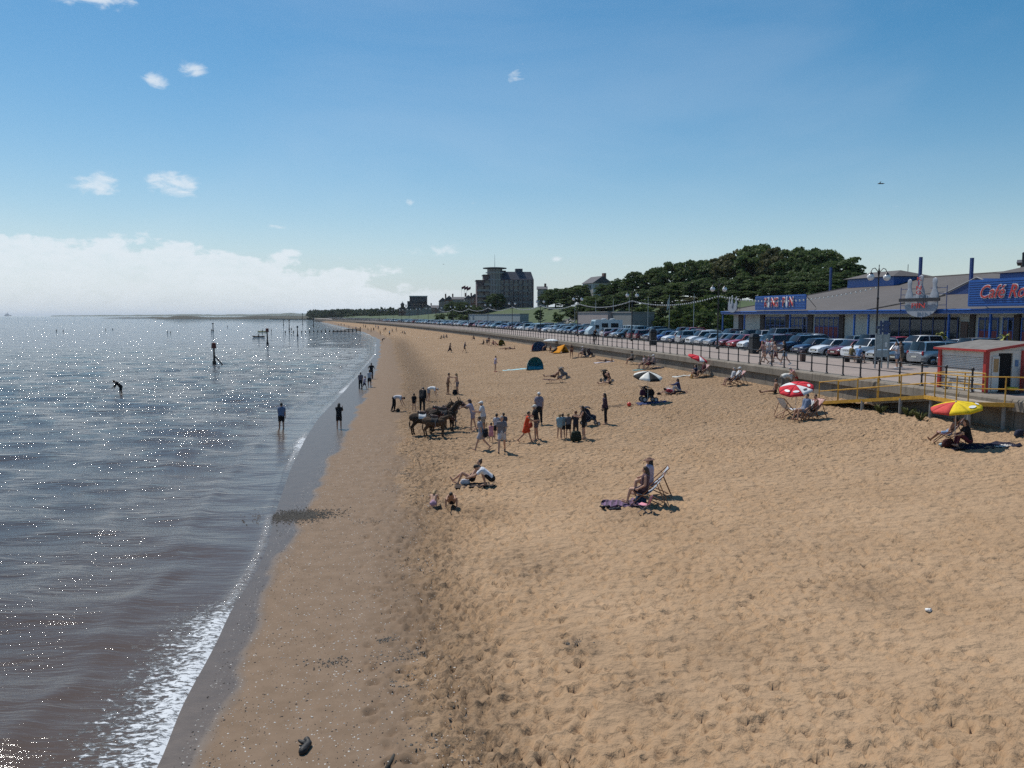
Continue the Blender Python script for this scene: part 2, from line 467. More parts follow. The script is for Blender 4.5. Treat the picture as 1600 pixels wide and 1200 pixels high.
    c = t.mix(t.mr(grit, .35, .65, 0, .16), c, (.16, .11, .075))
    wetc = t.mix(t.mr(mid, .3, .7), (.082, .058, .043), (.104, .075, .056))
    c = t.mix(wet, c, wetc)
    t.l(c, t.b.inputs['Base Color'])
    rg = t.math('ADD', t.math('MULTIPLY', wet, -.55), .90)
    t.l(rg, t.b.inputs['Roughness'])
    t.l(t.math('ADD', t.math('MULTIPLY', wet, .25), .12), t.b.inputs['Specular IOR Level'])
    # relief finer than the mesh; the far dimples carry on where the mesh grows coarse
    dmp = t.noise(t.scale(far, (1.0, 1.25, 1)), 4.2, 4, .55)
    dm2 = t.voro(t.scale(far, (1, 1.3, 1)), 3.2, 'SMOOTH_F1')
    hgt = t.math('ADD', t.math('MULTIPLY', dmp, .34), t.math('MULTIPLY', dm2, .20))
    yy = t.n('ShaderNodeSeparateXYZ'); t.l(P, yy.inputs[0])
    hgt = t.math('MULTIPLY', hgt, t.math('MULTIPLY', t.math('ADD', t.math('MULTIPLY', t.mr(yy.outputs[1], 18, 50, .30, 1.25), dry), .02), 1.0))
    b1 = t.bump(hgt, 1.0, 1.0)
    b2 = t.bump(t.math('ADD', t.math('MULTIPLY', grain, t.math('ADD', t.math('MULTIPLY', wet, -.8), 1.0)), 0), .35, .012, b1)
    t.l(b2, t.b.inputs['Normal'])
    o = link('beach', me, None, t.m); setp(o, 'dry golden sand beach pocked with footprints, darker and wet by the sea', kind='structure')
build_sand()

def build_sea():
    rows = list(np.linspace(-45, 2, 24)[:-1]); y = 2.0
    while y < 160: rows.append(y); y += max(.07, .0085 * y)
    while y < 60000: rows.append(y); y *= 1.045
    ys = np.array(rows)
    o = [-1.2, -.8, -.5, -.3, -.15]; k = 0.0
    while k < 26: o.append(k); k += max(.085, .016 * k)
    while k < 60000: o.append(k); k *= 1.06
    o = np.array(o)
    sx = np.where(ys < 1490, xs_(np.minimum(ys, 1490)), xs_(1490) - (ys - 1490) * .28)
    X = sx[:, None] - o[None, :]; Y = np.repeat(ys[:, None], len(o), 1); O = np.repeat(o[None, :], len(ys), 0)
    Z = np.zeros_like(X)
    r_ = random.Random(3)
    fade = np.clip((O - .2) / 5, 0, 1) * np.exp(-Y / 120)
    for k in range(16):
        lam = r_.uniform(.9, 4.5); th = R(80) + r_.gauss(0, .33); ph = r_.uniform(0, 6.28)
        wv = np.sin((X * math.cos(th) + Y * math.sin(th)) * 2 * math.pi / lam + ph + 1.5 * fbm(X * .1, Y * .1, 2, k))
        Z += wv * lam * .0085 * fade
    # low swash lip and small breaking ridges that run with the shore
    wobb = fbm(X * .25, Y * .35, 3, 8) * 1.4
    lip = np.exp(-((O - .16) / .18) ** 2) * .03
    Z += lip + .05 * np.exp(-((O - 2.4 - wobb) / .35) ** 2) + .05 * np.exp(-((O - 5.2 - wobb * 2) / .5) ** 2) * np.exp(-Y / 200)
    Z += np.where(O < 0, beach_z(X, Y) - .03, 0.006)
    wide = np.interp(Y, [0, 10, 15, 20, 26, 40, 70, 140, 400], [3.2, 3.2, 2.8, 2.0, .9, .9, .9, 1.4, 2.5])
    brk = np.clip(.35 + 1.6 * vnoise(Y * np.interp(Y, [0, 20, 200], [.5, .3, .06]), Y * 0, 15) - np.interp(Y, [16, 24, 60], [0, .55, .75]), 0, 1)
    foam = np.clip(1 - (O - .1) / wide, 0, 1) * (O > -.6) * brk
    ridge = np.exp(-((O - 2.4 - wobb) / .35) ** 2) * .55 * np.clip((Y - 20) / 20, 0, 1)
    edge = np.exp(-((O - .1) / .10) ** 2) * np.clip(brk + .12, 0, 1)
    me = grid_mesh('sea', X[:, ::-1], Y[:, ::-1], Z[:, ::-1], {'foam': np.maximum(foam, ridge)[:, ::-1], 'edge': edge[:, ::-1], 'off': O[:, ::-1]})
    t = NT('sea_water')
    P = t.scale(t.pos(), (1, 1, 0))
    off = t.attr('off')
    # turbid estuary water: sand-brown close in, greyer and greener further out
    cl = t.mix(t.mr(off, 0, 9), (.100, .070, .052), (.072, .056, .047))
    cl = t.mix(t.mr(off, 6, 60), cl, (.034, .043, .050))
    n1 = t.noise(t.scale(P, (.16, 1, 1)), 5.0, 6, .62, .3)
    n2 = t.noise(t.scale(P, (.3, 1, 1)), 1.15, 4, .55, .3)
    n3 = t.noise(t.scale(P, (.6, 1, 1)), .16, 4, .6)
    lace = t.noise(t.scale(P, (.62, 1.25, 1)), 8.5, 8, .70, .9)
    fo = t.attr('foam')
    thr = t.math('SUBTRACT', .80, t.math('MULTIPLY', fo, .40))
    fm = t.mr(t.math('SUBTRACT', lace, thr), -.03, .10)
    fm = t.math('MAXIMUM', fm, t.math('MULTIPLY', t.attr('edge'), t.mr(lace, .40, .60, .05, 1)), True)
    fm = t.math('MULTIPLY', fm, t.mr(fo, .0, .12))
    t.l(t.mix(fm, cl, (.60, .62, .64)), t.b.inputs['Base Color'])
    t.l(t.mr(fm, 0, 1, .048, .7), t.b.inputs['Roughness'])
    t.b.inputs['IOR'].default_value = 1.333
    h = t.math('ADD', t.math('MULTIPLY', n1, .040), t.math('MULTIPLY', n2, .13))
    h = t.math('ADD', h, t.math('MULTIPLY', n3, .35))
    cap = t.noise(t.scale(P, (.16, 1, 1)), 13.0, 3, .6, .2)
    h = t.math('ADD', h, t.math('MULTIPLY', cap, .014))
    yy = t.n('ShaderNodeSeparateXYZ'); t.l(P, yy.inputs[0])
    h = t.math('MULTIPLY', h, t.mr(yy.outputs[1], 16, 100, .85, 2.8))
    h = t.math('ADD', t.math('MULTIPLY', h, t.mr(off, .2, 5, .35, 1)), t.math('MULTIPLY', fm, .02))
    t.l(t.bump(h, 1.0, 1.0), t.b.inputs['Normal'])
    ob = link('sea', me, None, t.m); setp(ob, 'rippled brown to blue sea with glitter and a foam edge', kind='structure')
build_sea()

# ---------------------------------------------------------------- inland ground
sst = lambda x, a, b: (lambda q: q * q * (3 - 2 * q))(np.clip((x - a) / (b - a), 0, 1))
def land_z(s, b):
    s = np.asarray(s, float); b = np.asarray(b, float)
    start = 33 + 34 * (1 - sst(s, 84, 104))
    hgt = 6.8 * (1 - .55 * sst(s, 330, 620))
    z = PROM - .03 + hgt * sst(b, start, start + 24) + .03 * np.clip(b - start - 24, 0, 80)
    return z
def build_land():
    ss = np.concatenate([np.arange(-90, 330, 4.0), np.arange(330, 1400, 16.0)])
    bs = np.concatenate([np.arange(9.5, 110, 2.0), np.arange(110, 420, 16.0)])
    S, B = np.meshgrid(ss, bs, indexing='ij')
    X, Y = W(S, B)
    Z = land_z(S, B) + np.where(B > 33, fbm(S * .12, B * .12, 3, 4) * .5, 0)
    me = grid_mesh('ground', X[:, ::-1], Y[:, ::-1], Z[:, ::-1])
    t = NT('grass'); P = t.pos()
    c = t.mix(t.mr(t.noise(P, .25, 5), .3, .7), (.032, .060, .013), (.052, .084, .020))
    c = t.mix(t.mr(t.noise(P, 3.0, 5, .7), .4, .7, 0, .5), c, (.022, .042, .010))
    t.l(c, t.b.inputs['Base Color']); t.b.inputs['Roughness'].default_value = .9
    t.l(t.bump(t.noise(P, 5, 4), .8, .1), t.b.inputs['Normal'])
    setp(link('ground', me, None, t.m), 'grass bank rising behind the car park', kind='structure')
    def strip(name, b0, b1, z, m, s0=-90, s1=1000, th=None):
        ss = np.concatenate([np.arange(s0, 330, 4.0), np.arange(330, s1, 12.0)])
        S, B = np.meshgrid(ss, np.array([b0, b1]), indexing='ij'); X, Y = W(S, B)
        o = link(name, grid_mesh(name, X[:, ::-1], Y[:, ::-1], np.full_like(X, z)[:, ::-1]), None, m); return o
    t = NT('promenade_paving'); P = t.pos()
    rot = t.n('ShaderNodeMapping'); t.l(P, rot.inputs[0]); rot.inputs['Rotation'].default_value = (0, 0, R(9.7))
    br = t.n('ShaderNodeTexBrick'); t.l(rot.outputs[0], br.inputs['Vector']); br.inputs['Scale'].default_value = 1.6
    br.inputs['Color1'].default_value = (.30, .235, .20, 1); br.inputs['Color2'].default_value = (.25, .20, .175, 1); br.inputs['Mortar'].default_value = (.16, .13, .115, 1); br.inputs['Mortar Size'].default_value = .012
    c = t.mix(t.mr(t.noise(P, .5, 5), .3, .7, 0, .5), br.outputs['Color'], (.34, .27, .225))
    c = t.mix(t.mr(t.noise(P, 7, 4), .55, .7, 0, .4), c, (.15, .125, .11))
    t.l(c, t.b.inputs['Base Color']); t.b.inputs['Roughness'].default_value = .85
    prom = strip('promenade', .25, 10.0, PROM, t.m); setp(prom, 'paved promenade behind the sea wall railing', kind='structure')
    t = NT('asphalt'); P = t.pos()
    c = t.mix(t.mr(t.noise(P, .4, 5), .3, .7), (.055, .053, .052), (.085, .080, .076)); c = t.mix(t.mr(t.noise(P, 40, 3), .5, .7, 0, .5), c, (.12, .115, .11))
    t.l(c, t.b.inputs['Base Color']); t.b.inputs['Roughness'].default_value = .9; t.l(t.bump(t.noise(P, 60, 3), .4, .01), t.b.inputs['Normal'])
    setp(strip('car_park', 10.0, 32.0, PROM - .02, t.m), 'asphalt car park behind the promenade', kind='structure')
    wm = mat('road_paint', (.72, .72, .70), .7, .2, 9)
    mb = MB()
    for k in range(120):
        for b0 in (10.6, 20.7):
            s = 8 + k * 2.55
            a = Wv(s, b0, PROM - .016); c_ = Wv(s, b0 + 4.8, PROM - .016); d = (c_ - a).cross(Vector((0, 0, 1))).normalized() * .05
            mb.add([a - d, a + d, c_ + d, c_ - d], [(0, 1, 2, 3)])
    o = mb.build('bay_markings', wm); setp(o, 'white painted parking bay lines on the asphalt', kind='structure')
    km = mat('kerb_stone', (.33, .31, .28), .85, .2, 3, .3)
    mb = MB()
    for s in range(-88, 640, 2):
        a, c_ = Wv(s, 10.08, PROM - .03), Wv(s + 1.985, 10.08, PROM - .03)
        mb.bar(a, c_, .16, .17)
    o = mb.build('kerb', km); setp(o, 'pale kerb between promenade and car park', kind='structure')
build_land()

# ---------------------------------------------------------------- sea wall with panels, coping, railing
def build_wall():
    t = NT('wall_concrete'); P = t.pos()
    st = t.noise(t.scale(P, (1, 1, .12)), 2.2, 5, .6)
    c = t.mix(t.mr(t.noise(P, .7, 5), .3, .7), (.165, .135, .105), (.21, .178, .14))
    c = t.mix(t.mr(st, .48, .68, 0, .7), c, (.095, .078, .06))
    c = t.mix(t.mr(t.noise(P, 14, 4), .45, .75, 0, .4), c, (.25, .22, .185))
    t.l(c, t.b.inputs['Base Color']); t.b.inputs['Roughness'].default_value = .9
    t.l(t.bump(t.noise(P, 18, 5), .5, .03), t.b.inputs['Normal'])
    wm = t.m
    t = NT('coping_concrete'); P = t.pos()
    c = t.mix(t.mr(t.noise(P, .9, 5), .3, .7), (.18, .152, .12), (.24, .205, .165)); c = t.mix(t.mr(t.noise(t.scale(P, (1, 1, .2)), 5, 4), .5, .7, 0, .55), c, (.11, .092, .072))
    t.l(c, t.b.inputs['Base Color']); t.b.inputs['Roughness'].default_value = .88; t.l(t.bump(t.noise(P, 22, 5), .45, .025), t.b.inputs['Normal'])
    cm = t.m
    root = empty('sea_wall', Wv(40, 0, 1.6), 0, 'stained concrete sea wall between beach and promenade', 'wall')
    inv = root.location.copy()
    core = MB()
    for s in range(-88, 900, 8):
        a, b = Wv(s, .28, .9), Wv(s + 8, .28, .9); a.z = b.z = 1.0
        core.bar(a - inv, b - inv, .42, 4.2)
    core.build('core', wm, root)
    pan = MB().box((0, 0, 0), (2.97, .14, 1.9)).mesh('panel'); pan.materials.append(wm)
    cop = MB(); # coping block with a chamfered seaward nose
    cop.add([(-1.485, -.42, -.24), (-1.485, -.42, .16), (-1.485, -.36, .24), (-1.485, .55, .24), (-1.485, .55, -.24), (1.485, -.42, -.24), (1.485, -.42, .16), (1.485, -.36, .24), (1.485, .55, .24), (1.485, .55, -.24)],
            [(0, 1, 2, 3, 4), (9, 8, 7, 6, 5), (0, 5, 6, 1), (1, 6, 7, 2), (2, 7, 8, 3), (3, 8, 9, 4), (4, 9, 5, 0)])
    cop = cop.mesh('coping_block'); cop.materials.append(cm)
    r_ = random.Random(2)
    for k in range(-12, 150):
        s = k * 3.0
        a = Wdir(s + 1.5)
        p = Wv(s + 1.5, -.02, 1.85)
        o = link('panel', pan, root, loc=p - inv); o.rotation_euler = (R(-5) + r_.gauss(0, .003), 0, a - math.pi); o.location.z += r_.uniform(-.01, .01)
        o = link('coping_block', cop, root, loc=Wv(s + 1.5, .22 + r_.uniform(-.006, .006), PROM - .236 + r_.uniform(0, .008)) - inv, rz=a + math.pi)
    far = MB()
    for k in range(150, 300):
        s = k * 3.0; a, b = Wv(s, .1, 2.3), Wv(s + 2.98, .1, 2.3)
        far.bar(a - inv, b - inv, .5, 2.0)
    setp(far.build('far_blocks', wm, root), kind='stuff')
    # railing
    rm = mat('railing_paint', (.018, .018, .022), .45, .25, 12, .2)
    root = empty('promenade_railing', Wv(-3, .3, PROM), 0, 'long black post and rail fence on top of the sea wall', 'railing')
    inv = root.location.copy()
    post = MB()
    post.lathe([(.10, 0), (.10, .05), (.06, .09), (.046, .12), (.042, .50), (.062, .53), (.062, .58), (.042, .61), (.042, .98), (.065, 1.0), (.075, 1.05), (.065, 1.10), (.02, 1.14)], 10)
    pm = post.mesh('post'); pm.materials.append(rm)
    rest = MB(); n = 0
    s = -3.2
    while s < 640:
        p = Wv(s, .3, PROM + .003) - inv
        if n < 262: link('post', pm, root, loc=p)
        else: rest.box(p + Vector((0, 0, .55)), (.09, .09, 1.1))
        n += 1; s += 1.64
    setp(rest.build('far_posts', rm, root), kind='stuff')
    for h, r in ((1.05, .028), (.555, .022)):
        pts = [Wv(s, .3, PROM + h) - inv for s in np.concatenate([np.arange(-3.2, 200, 1.64), np.arange(200, 640, 6)])]
        MB().tube(pts, r, 6).build('rail', rm, root)
build_wall()

# ---------------------------------------------------------------- far shore
def build_far():
    t = NT('far_mud'); P = t.pos()
    t.l(t.mix(t.mr(t.noise(P, .01, 5), .3, .7), (.035, .038, .032), (.06, .06, .045)), t.b.inputs['Base Color']); t.b.inputs['Roughness'].default_value = .95
    def bank(name, pts, wid, h, label):
        pts = np.array(pts, float); k = np.linspace(0, len(pts) - 1, 90)
        cx = np.interp(k, range(len(pts)), pts[:, 0]); cy = np.interp(k, range(len(pts)), pts[:, 1])
        v = np.linspace(-1, 1, 9)
        X = np.repeat(cx[:, None], 9, 1); Y = cy[:, None] + v[None] * wid
        tap = np.minimum(1, np.minimum(k, k[-1] - k) * 2.0)[:, None]
        Z = np.clip(1 - np.abs(v)[None] ** 2.2, 0, 1) * h * tap * (.75 + .6 * vnoise(X * .02, Y * 0 + 3, 5)) - .4
        o = link(name, grid_mesh(name, X.T, Y.T, Z.T), None, t.m); setp(o, label, kind='structure')
    bank('mud_bank', [(-660, 1420), (-560, 1400), (-430, 1380), (-330, 1330), (-250, 1290)], 30, 5.6, 'dark low bank across the mouth of the bay')
    bank('mud_bank', [(-1020, 1900), (-860, 1850), (-760, 1830), (-640, 1760)], 20, 3.0, 'thin dark spit at the horizon')
    t = NT('far_hills'); P = t.pos()
    t.l(t.mix(t.mr(t.noise(P, .002, 5), .3, .7), (.05, .075, .05), (.085, .10, .065)), t.b.inputs['Base Color']); t.b.inputs['Roughness'].default_value = .95
    X = np.linspace(-4200, -800, 120)[None].repeat(2, 0); Y = np.stack([np.full(120, 7000.), np.full(120, 7060.)])
    k = np.linspace(0, 1, 120)
    h = 4 + 22 * k ** 1.2 + 10 * vnoise(k * 22, k * 0, 3) + 5 * vnoise(k * 70, k * 0, 4)
    Z = np.stack([np.zeros(120), h]); X3 = np.concatenate([X, X[:1]]); Y3 = np.concatenate([Y, Y[:1] + 900]); Z3 = np.concatenate([Z, Z[:1] * 0])
    setp(link('hills', grid_mesh('hills', X3, Y3, Z3), None, t.m), 'faint low wooded coast on the horizon', kind='structure')
    # land under the far wood
    X = np.array([[-420, -330, -262, -60], [-900, -640, -420, 200]], float); Y = np.array([[1330, 1260, 1200, 1150], [3200, 3200, 3200, 3200]], float)
    setp(link('far_land', grid_mesh('far_land', X, Y, np.full_like(X, 1.2)), None, bpy.data.materials['grass']), 'flat land at the far end of the bay', kind='structure')
build_far()
# ---------------------------------------------------------------- bodies grown from joints (one fused surface each)
REMESH = []
class Body(MB):
    def cap(s, a, b, ra, rb=None, n=10, flat=False, sq=1.0):
        rb = ra if rb is None else rb
        a, b = Vector(a), Vector(b); d = b - a
        if d.length < 1e-5: d = Vector((0, 0, 1e-4))
        q = d.to_track_quat('Z', 'Y').to_matrix(); L_ = d.length
        pr = [(.02, -ra), (ra * .7, -ra * .7), (ra, 0), (rb, L_)] + ([(.001, L_ + .001)] if flat else [(rb * .7, L_ + rb * .7), (.02 * rb, L_ + rb)])
        vs = []
        for (r, z) in pr:
            vs += [a + q @ Vector((r * math.cos(k * 2 * math.pi / n), r * sq * math.sin(k * 2 * math.pi / n), z)) for k in range(n)]
        m_ = len(pr); fs = [(i * n + k, i * n + (k + 1) % n, (i + 1) * n + (k + 1) % n, (i + 1) * n + k) for i in range(m_ - 1) for k in range(n)]
        fs += [tuple(range(n))[::-1], tuple((m_ - 1) * n + k for k in range(n))]
        return s.add(vs, fs)
    def ell(s, c, r, M=None, n=12):
        k = len(s.v); s.sphere((0, 0, 0), 1.0, n)
        M = M or Matrix.Identity(3)
        for i in range(k, len(s.v)):
            v = Vector(s.v[i]); s.v[i] = tuple(Vector(c) + M @ Vector((v.x * r[0], v.y * r[1], v.z * r[2])))
        return s
    def fuse(s, name, m, vox, parent=None, loc=None, rz=None):
        o = s.build(name, m, parent)
        if loc is not None: o.location = loc
        if rz is not None: o.rotation_euler = (0, 0, rz)
        REMESH.append((o, vox)); return o
def finish_remesh():
    for o, vox in REMESH:
        r = o.modifiers.new('r', 'REMESH'); r.mode = 'VOXEL'; r.voxel_size = vox; r.use_smooth_shade = True
        k = o.modifiers.new('s', 'SMOOTH'); k.factor = .5; k.iterations = 2
    bpy.context.view_layer.update()
    dg = bpy.context.evaluated_depsgraph_get()
    for o, vox in REMESH:
        me = bpy.data.meshes.new_from_object(o.evaluated_get(dg))
        ms = list(o.data.materials); o.modifiers.clear(); old = o.data; o.data = me
        me.materials.clear()
        for q in ms: me.materials.append(q)
        me.polygons.foreach_set('use_smooth', [True] * len(me.polygons))
        me.name = old.name; bpy.data.meshes.remove(old)

def cloth(c): return mat('cloth_%02x%02x%02x' % tuple(int(min(v, 1) * 255) for v in c), c, .85, .16, 9, .25, spec=.2)
SKIN = {'f': (.50, .29, .20), 'm': (.42, .235, .155), 't': (.30, .16, .10)}
HAIRC = {'dk': (.018, .012, .009), 'br': (.06, .032, .018), 'bl': (.33, .21, .09), 'gr': (.33, .32, .31), 'rd': (.13, .045, .018)}
POSES = {
 'stand': dict(lean=2, hip=(3, -3), knee=(3, 3), sh=(8, 4), sa=(7, 7), el=(12, 15)),
 'stand2': dict(lean=3, hip=(8, -4), knee=(10, 2), sh=(25, 35), sa=(8, 6), el=(75, 60)),
 'walk': dict(lean=5, hip=(24, -18), knee=(8, 26), sh=(-20, 24), sa=(6, 6), el=(20, 30)),
 'walk2': dict(lean=3, hip=(-14, 20), knee=(22, 6), sh=(22, -16), sa=(6, 6), el=(40, 20)),
 'hips': dict(lean=0, hip=(5, -4), knee=(4, 3), sh=(-18, -18), sa=(38, 38), el=(75, 75)),
 'reach': dict(lean=14, hip=(10, -8), knee=(6, 6), sh=(75, 60), sa=(4, 4), el=(12, 20)),
 'reachside': dict(lean=3, hip=(4, -3), knee=(3, 3), sh=(80, 10), sa=(6, 7), el=(8, 20)),
 'back': dict(lean=0, hip=(4, -4), knee=(3, 3), sh=(-25, -25), sa=(10, 10), el=(25, 25)),
 'bend': dict(lean=58, hip=(6, -6), knee=(14, 10), sh=(14, 4), sa=(5, 5), el=(12, 16), headp=24, curve=36),
 'bend2': dict(lean=55, hip=(12, -8), knee=(14, 10), sh=(28, 10), sa=(5, 5), el=(20, 15), headp=20),
 'sit': dict(lean=8, hip=(125, 118), knee=(112, 104), sh=(62, 55), sa=(8, 8), el=(30, 40)),
 'sitlegs': dict(lean=-16, hip=(92, 88), knee=(14, 8), sh=(-32, -30), sa=(12, 12), el=(6, 6)),
 'sitcurl': dict(lean=34, hip=(132, 128), knee=(128, 122), sh=(70, 65), sa=(8, 8), el=(35, 35), headp=25),
 'kneel': dict(lean=34, hip=(52, 44), knee=(128, 122), sh=(48, 38), sa=(8, 8), el=(25, 35), headp=20),
 'squat': dict(lean=44, hip=(128, 122), knee=(142, 138), sh=(52, 42), sa=(9, 9), el=(20, 30), headp=15),
 'chair': dict(lean=-24, hip=(96, 92), knee=(82, 76), sh=(2, 6), sa=(12, 12), el=(58, 52), headp=18),
 'chairup': dict(lean=-8, hip=(94, 90), knee=(86, 80), sh=(12, 16), sa=(10, 10), el=(52, 48), headp=12),
 'lie': dict(lean=-84, hip=(92, 100), knee=(4, 30), sh=(-70, -75), sa=(22, 22), el=(8, 8), headp=10),
 'prone': dict(lean=88, hip=(-88, -92), knee=(4, 14), sh=(125, 120), sa=(18, 18), el=(60, 60), headp=-20),
 'recline': dict(lean=-42, hip=(112, 96), knee=(74, 30), sh=(-58, -50), sa=(14, 14), el=(10, 10), headp=24),
 'photo': dict(lean=0, hip=(4, -3), knee=(4, 3), sh=(48, 48), sa=(2, 2), el=(105, 105), headp=5),
}
def joints(P, k):
    A = lambda d: math.radians(d)
    ln = A(P['lean']); J = {}
    up = Vector((0, math.sin(ln), math.cos(ln)))
    fw = Vector((0, math.cos(ln), -math.sin(ln)))
    J['hip'] = Vector((0, 0, 0)); J['up'] = up; J['fw'] = fw
    bend = P.get('curve', 8 if abs(P['lean']) < 60 else 14)
    up2 = (Matrix.Rotation(-A(bend), 3, 'X') @ up)
    J['waist'] = up * .20 * k; J['chest'] = J['waist'] + up2 * .27 * k; J['neck'] = J['chest'] + up2 * .09 * k
    hp = A(P.get('headp', 0)); hu = Matrix.Rotation(-hp, 3, 'X') @ up2
    if abs(P['lean']) < 60 and 'headp' not in P: hu = Vector((0, .08, 1)).normalized()
    if P.get('lean') in (-24, -8, -16, -42): hu = Vector((0, .12, 1)).normalized()
    J['head0'] = J['neck'] + hu * .045 * k; J['head'] = J['neck'] + hu * .155 * k; J['hu'] = hu
    J['hf'] = Vector((0, hu.z, -hu.y)) if hu.z > -.99 else Vector((0, -1, 0))
    for i, sd in enumerate((-1, 1)):
        S = 'L' if sd < 0 else 'R'
        h = Vector((sd * .085 * k, 0, -.01 * k)); a = A(P['hip'][i]); ab = A(P.get('ha', 5))
        td = Vector((sd * math.sin(ab), math.sin(a) * math.cos(ab), -math.cos(a) * math.cos(ab)))
        kn = h + td * .43 * k; b = a - A(P['knee'][i]); sdv = Vector((sd * .03, math.sin(b), -math.cos(b)))
        an = kn + sdv * .42 * k
        fd = Vector((0, math.cos(b) , math.sin(b))) if b < A(60) else Vector((0, math.cos(A(40)), math.sin(A(75))))
        if b < A(-45): fd = Vector((0, -.25, -.3)) + sdv * .6
        fd.normalize()
        J['h' + S], J['k' + S], J['a' + S], J['t' + S] = h, kn, an, an + fd * .17 * k + sdv * .045 * k
        J['heel' + S] = an - fd * .04 * k + sdv * .05 * k
        s = J['chest'] + Vector((sd * .175 * k, 0, 0)) + up2 * .035 * k
        a = A(P['sh'][i]); ab = A(P['sa'][i])
        ud = Vector((sd * math.sin(ab), math.sin(a) * math.cos(ab), -math.cos(a) * math.cos(ab)))
        e = s + ud * .29 * k; b = a + A(P['el'][i]); fd = Vector((-sd * .12 * min(1, P['el'][i] / 40), math.sin(b), -math.cos(b))).normalized()
        w = e + fd * .25 * k
        J['s' + S], J['e' + S], J['w' + S], J['hd' + S] = s, e, w, fd
    return J
def person(loc, rz, h, pose, top, bot, hair, label, sk='f', hat=None, fingers=False, vox=None, sink=0.0, group=None, fat=1.0, zoff=0.0, shoes=None, adj=None):
    """top/bot: (kind, colour); loc is the ground point under the figure"""
    P = dict(POSES[pose])
    if adj: P.update(adj)
    k = h / 1.74; J = joints(P, k); child = h < 1.35
    hk = k ** .55 if child else k                       # children's heads are larger for their height
    f = fat
    dist = math.hypot(loc[0], loc[1])
    vox = vox or (.013 if fingers else .018 if dist < 34 else .024 if dist < 75 else .036 if dist < 160 else .06)
    B = Body()
    for q in (-1, 1):
        o = Vector((q * .055 * k * f, 0, 0)); o2 = Vector((q * .075 * k * f, 0, 0))
        B.cap(J['hip'] + o, J['waist'] + o * .9, .115 * k * f, .10 * k * f); B.cap(J['waist'] + o * .9, J['chest'] + o2, .10 * k * f, .112 * k * f)
    B.cap(J['hip'] - J['fw'] * .03 * k + Vector((-.05 * k, 0, -.02 * k)), J['hip'] - J['fw'] * .03 * k + Vector((.05 * k, 0, -.02 * k)), .115 * k * f)
    B.cap(J['sL'], J['sR'], .062 * k); B.cap(J['chest'], J['neck'], .085 * k, .055 * k); B.cap(J['neck'], J['head0'], .056 * hk, .054 * hk)
    hu, hf = J['hu'], J['hf']; rx = Vector((1, 0, 0)); HM = Matrix((rx, hf, hu)).transposed(); hc = J['head'] + hu * (.03 * (hk - k))
    B.ell(hc, (.078 * hk, .096 * hk, .115 * hk), HM); B.ell(hc + hf * .03 * hk - hu * .055 * hk, (.055 * hk, .062 * hk, .06 * hk), HM)
    B.cap(hc + hf * .085 * hk, hc + hf * .108 * hk - hu * .03 * hk, .012 * hk, .017 * hk, 6)
    for q in (-1, 1): B.ell(hc + rx * q * .08 * hk - hu * .01 * hk, (.014 * hk, .024 * hk, .034 * hk), HM, 8)
    for S in 'LR':
        B.cap(J['h' + S], J['k' + S], .088 * k * f, .056 * k); B.cap(J['k' + S], J['k' + S].lerp(J['a' + S], .35), .054 * k, .056 * k)
        B.cap(J['k' + S].lerp(J['a' + S], .3), J['a' + S], .056 * k, .036 * k); B.cap(J['heel' + S], J['t' + S], .038 * k, .03 * k); B.cap(J['a' + S], J['heel' + S], .036 * k, .036 * k)
        B.cap(J['s' + S], J['e' + S], .052 * k * f, .040 * k); B.cap(J['e' + S], J['w' + S], .041 * k, .027 * k)
        fd = J['hd' + S]; w = J['w' + S]; sd = -1 if S == 'L' else 1
        ax = fd.cross(Vector((1, 0, 0))); ax = ax.normalized() if ax.length > .1 else Vector((0, 1, 0))
        B.cap(w, w + fd * .075 * k, .028 * k, .033 * k)
        if fingers:
            for i, ln in enumerate((.066, .076, .070, .054)):
                r0 = w + fd * .085 * k + ax * (.028 - .019 * i) * k
                m1 = r0 + (fd + Vector((-sd * .25, 0, 0))).normalized() * ln * .5 * k; B.cap(r0, m1, .0105 * k, .0098 * k, 6)
                B.cap(m1, m1 + (fd + Vector((-sd * .7, 0, 0))).normalized() * ln * .5 * k, .0098 * k, .009 * k, 6)
            B.cap(w + fd * .03 * k + ax * .025 * k, w + fd * .075 * k + ax * .062 * k, .013 * k, .010 * k, 6)
        else:
            B.cap(w + fd * .075 * k, w + fd * .15 * k + Vector((-sd * .015, 0, 0)) * k, .027 * k, .016 * k); B.cap(w + fd * .03 * k, w + fd * .08 * k + ax * .045 * k, .016 * k, .012 * k, 6)
    zmin = min(v[2] for v in B.v)
    zo = -zmin - .012 + zoff
    sh = Vector((0, 0, zo))
    B.v = [(x, y, z + zo) for x, y, z in B.v]
    for q in J:
        if q not in ('up', 'fw', 'hu', 'hf', 'hdL', 'hdR'): J[q] = J[q] + sh
    hc = hc + sh
    body = B.fuse('person', mat('skin_' + sk, SKIN[sk], .55, .06, 7, spec=.3), vox, None, Vector(loc) - Vector((0, 0, sink)), rz)
    setp(body, label, 'person', group)
    # clothes
    def torso(C, g, lo=0.0, hi=1.0):
        for q in (-1, 1):
            o = Vector((q * .058 * k * f, 0, 0)); o2 = Vector((q * .085 * k * f, 0, 0))
            C.cap(J['hip'].lerp(J['waist'], lo) + o, J['waist'] + o * .95, .115 * k * f + g, .102 * k * f + g); C.cap(J['waist'] + o * .95, J['chest'] + o2, .102 * k * f + g, .112 * k * f + g)
        bo = J['hip'] - J['fw'] * .028 * k; C.cap(bo.lerp(J['waist'], .25), J['waist'], .118 * k * f + g, .10 * k * f + g)
        C.cap(J['sL'] * .92 + J['sR'] * .08, J['sR'] * .92 + J['sL'] * .08, .062 * k + g)
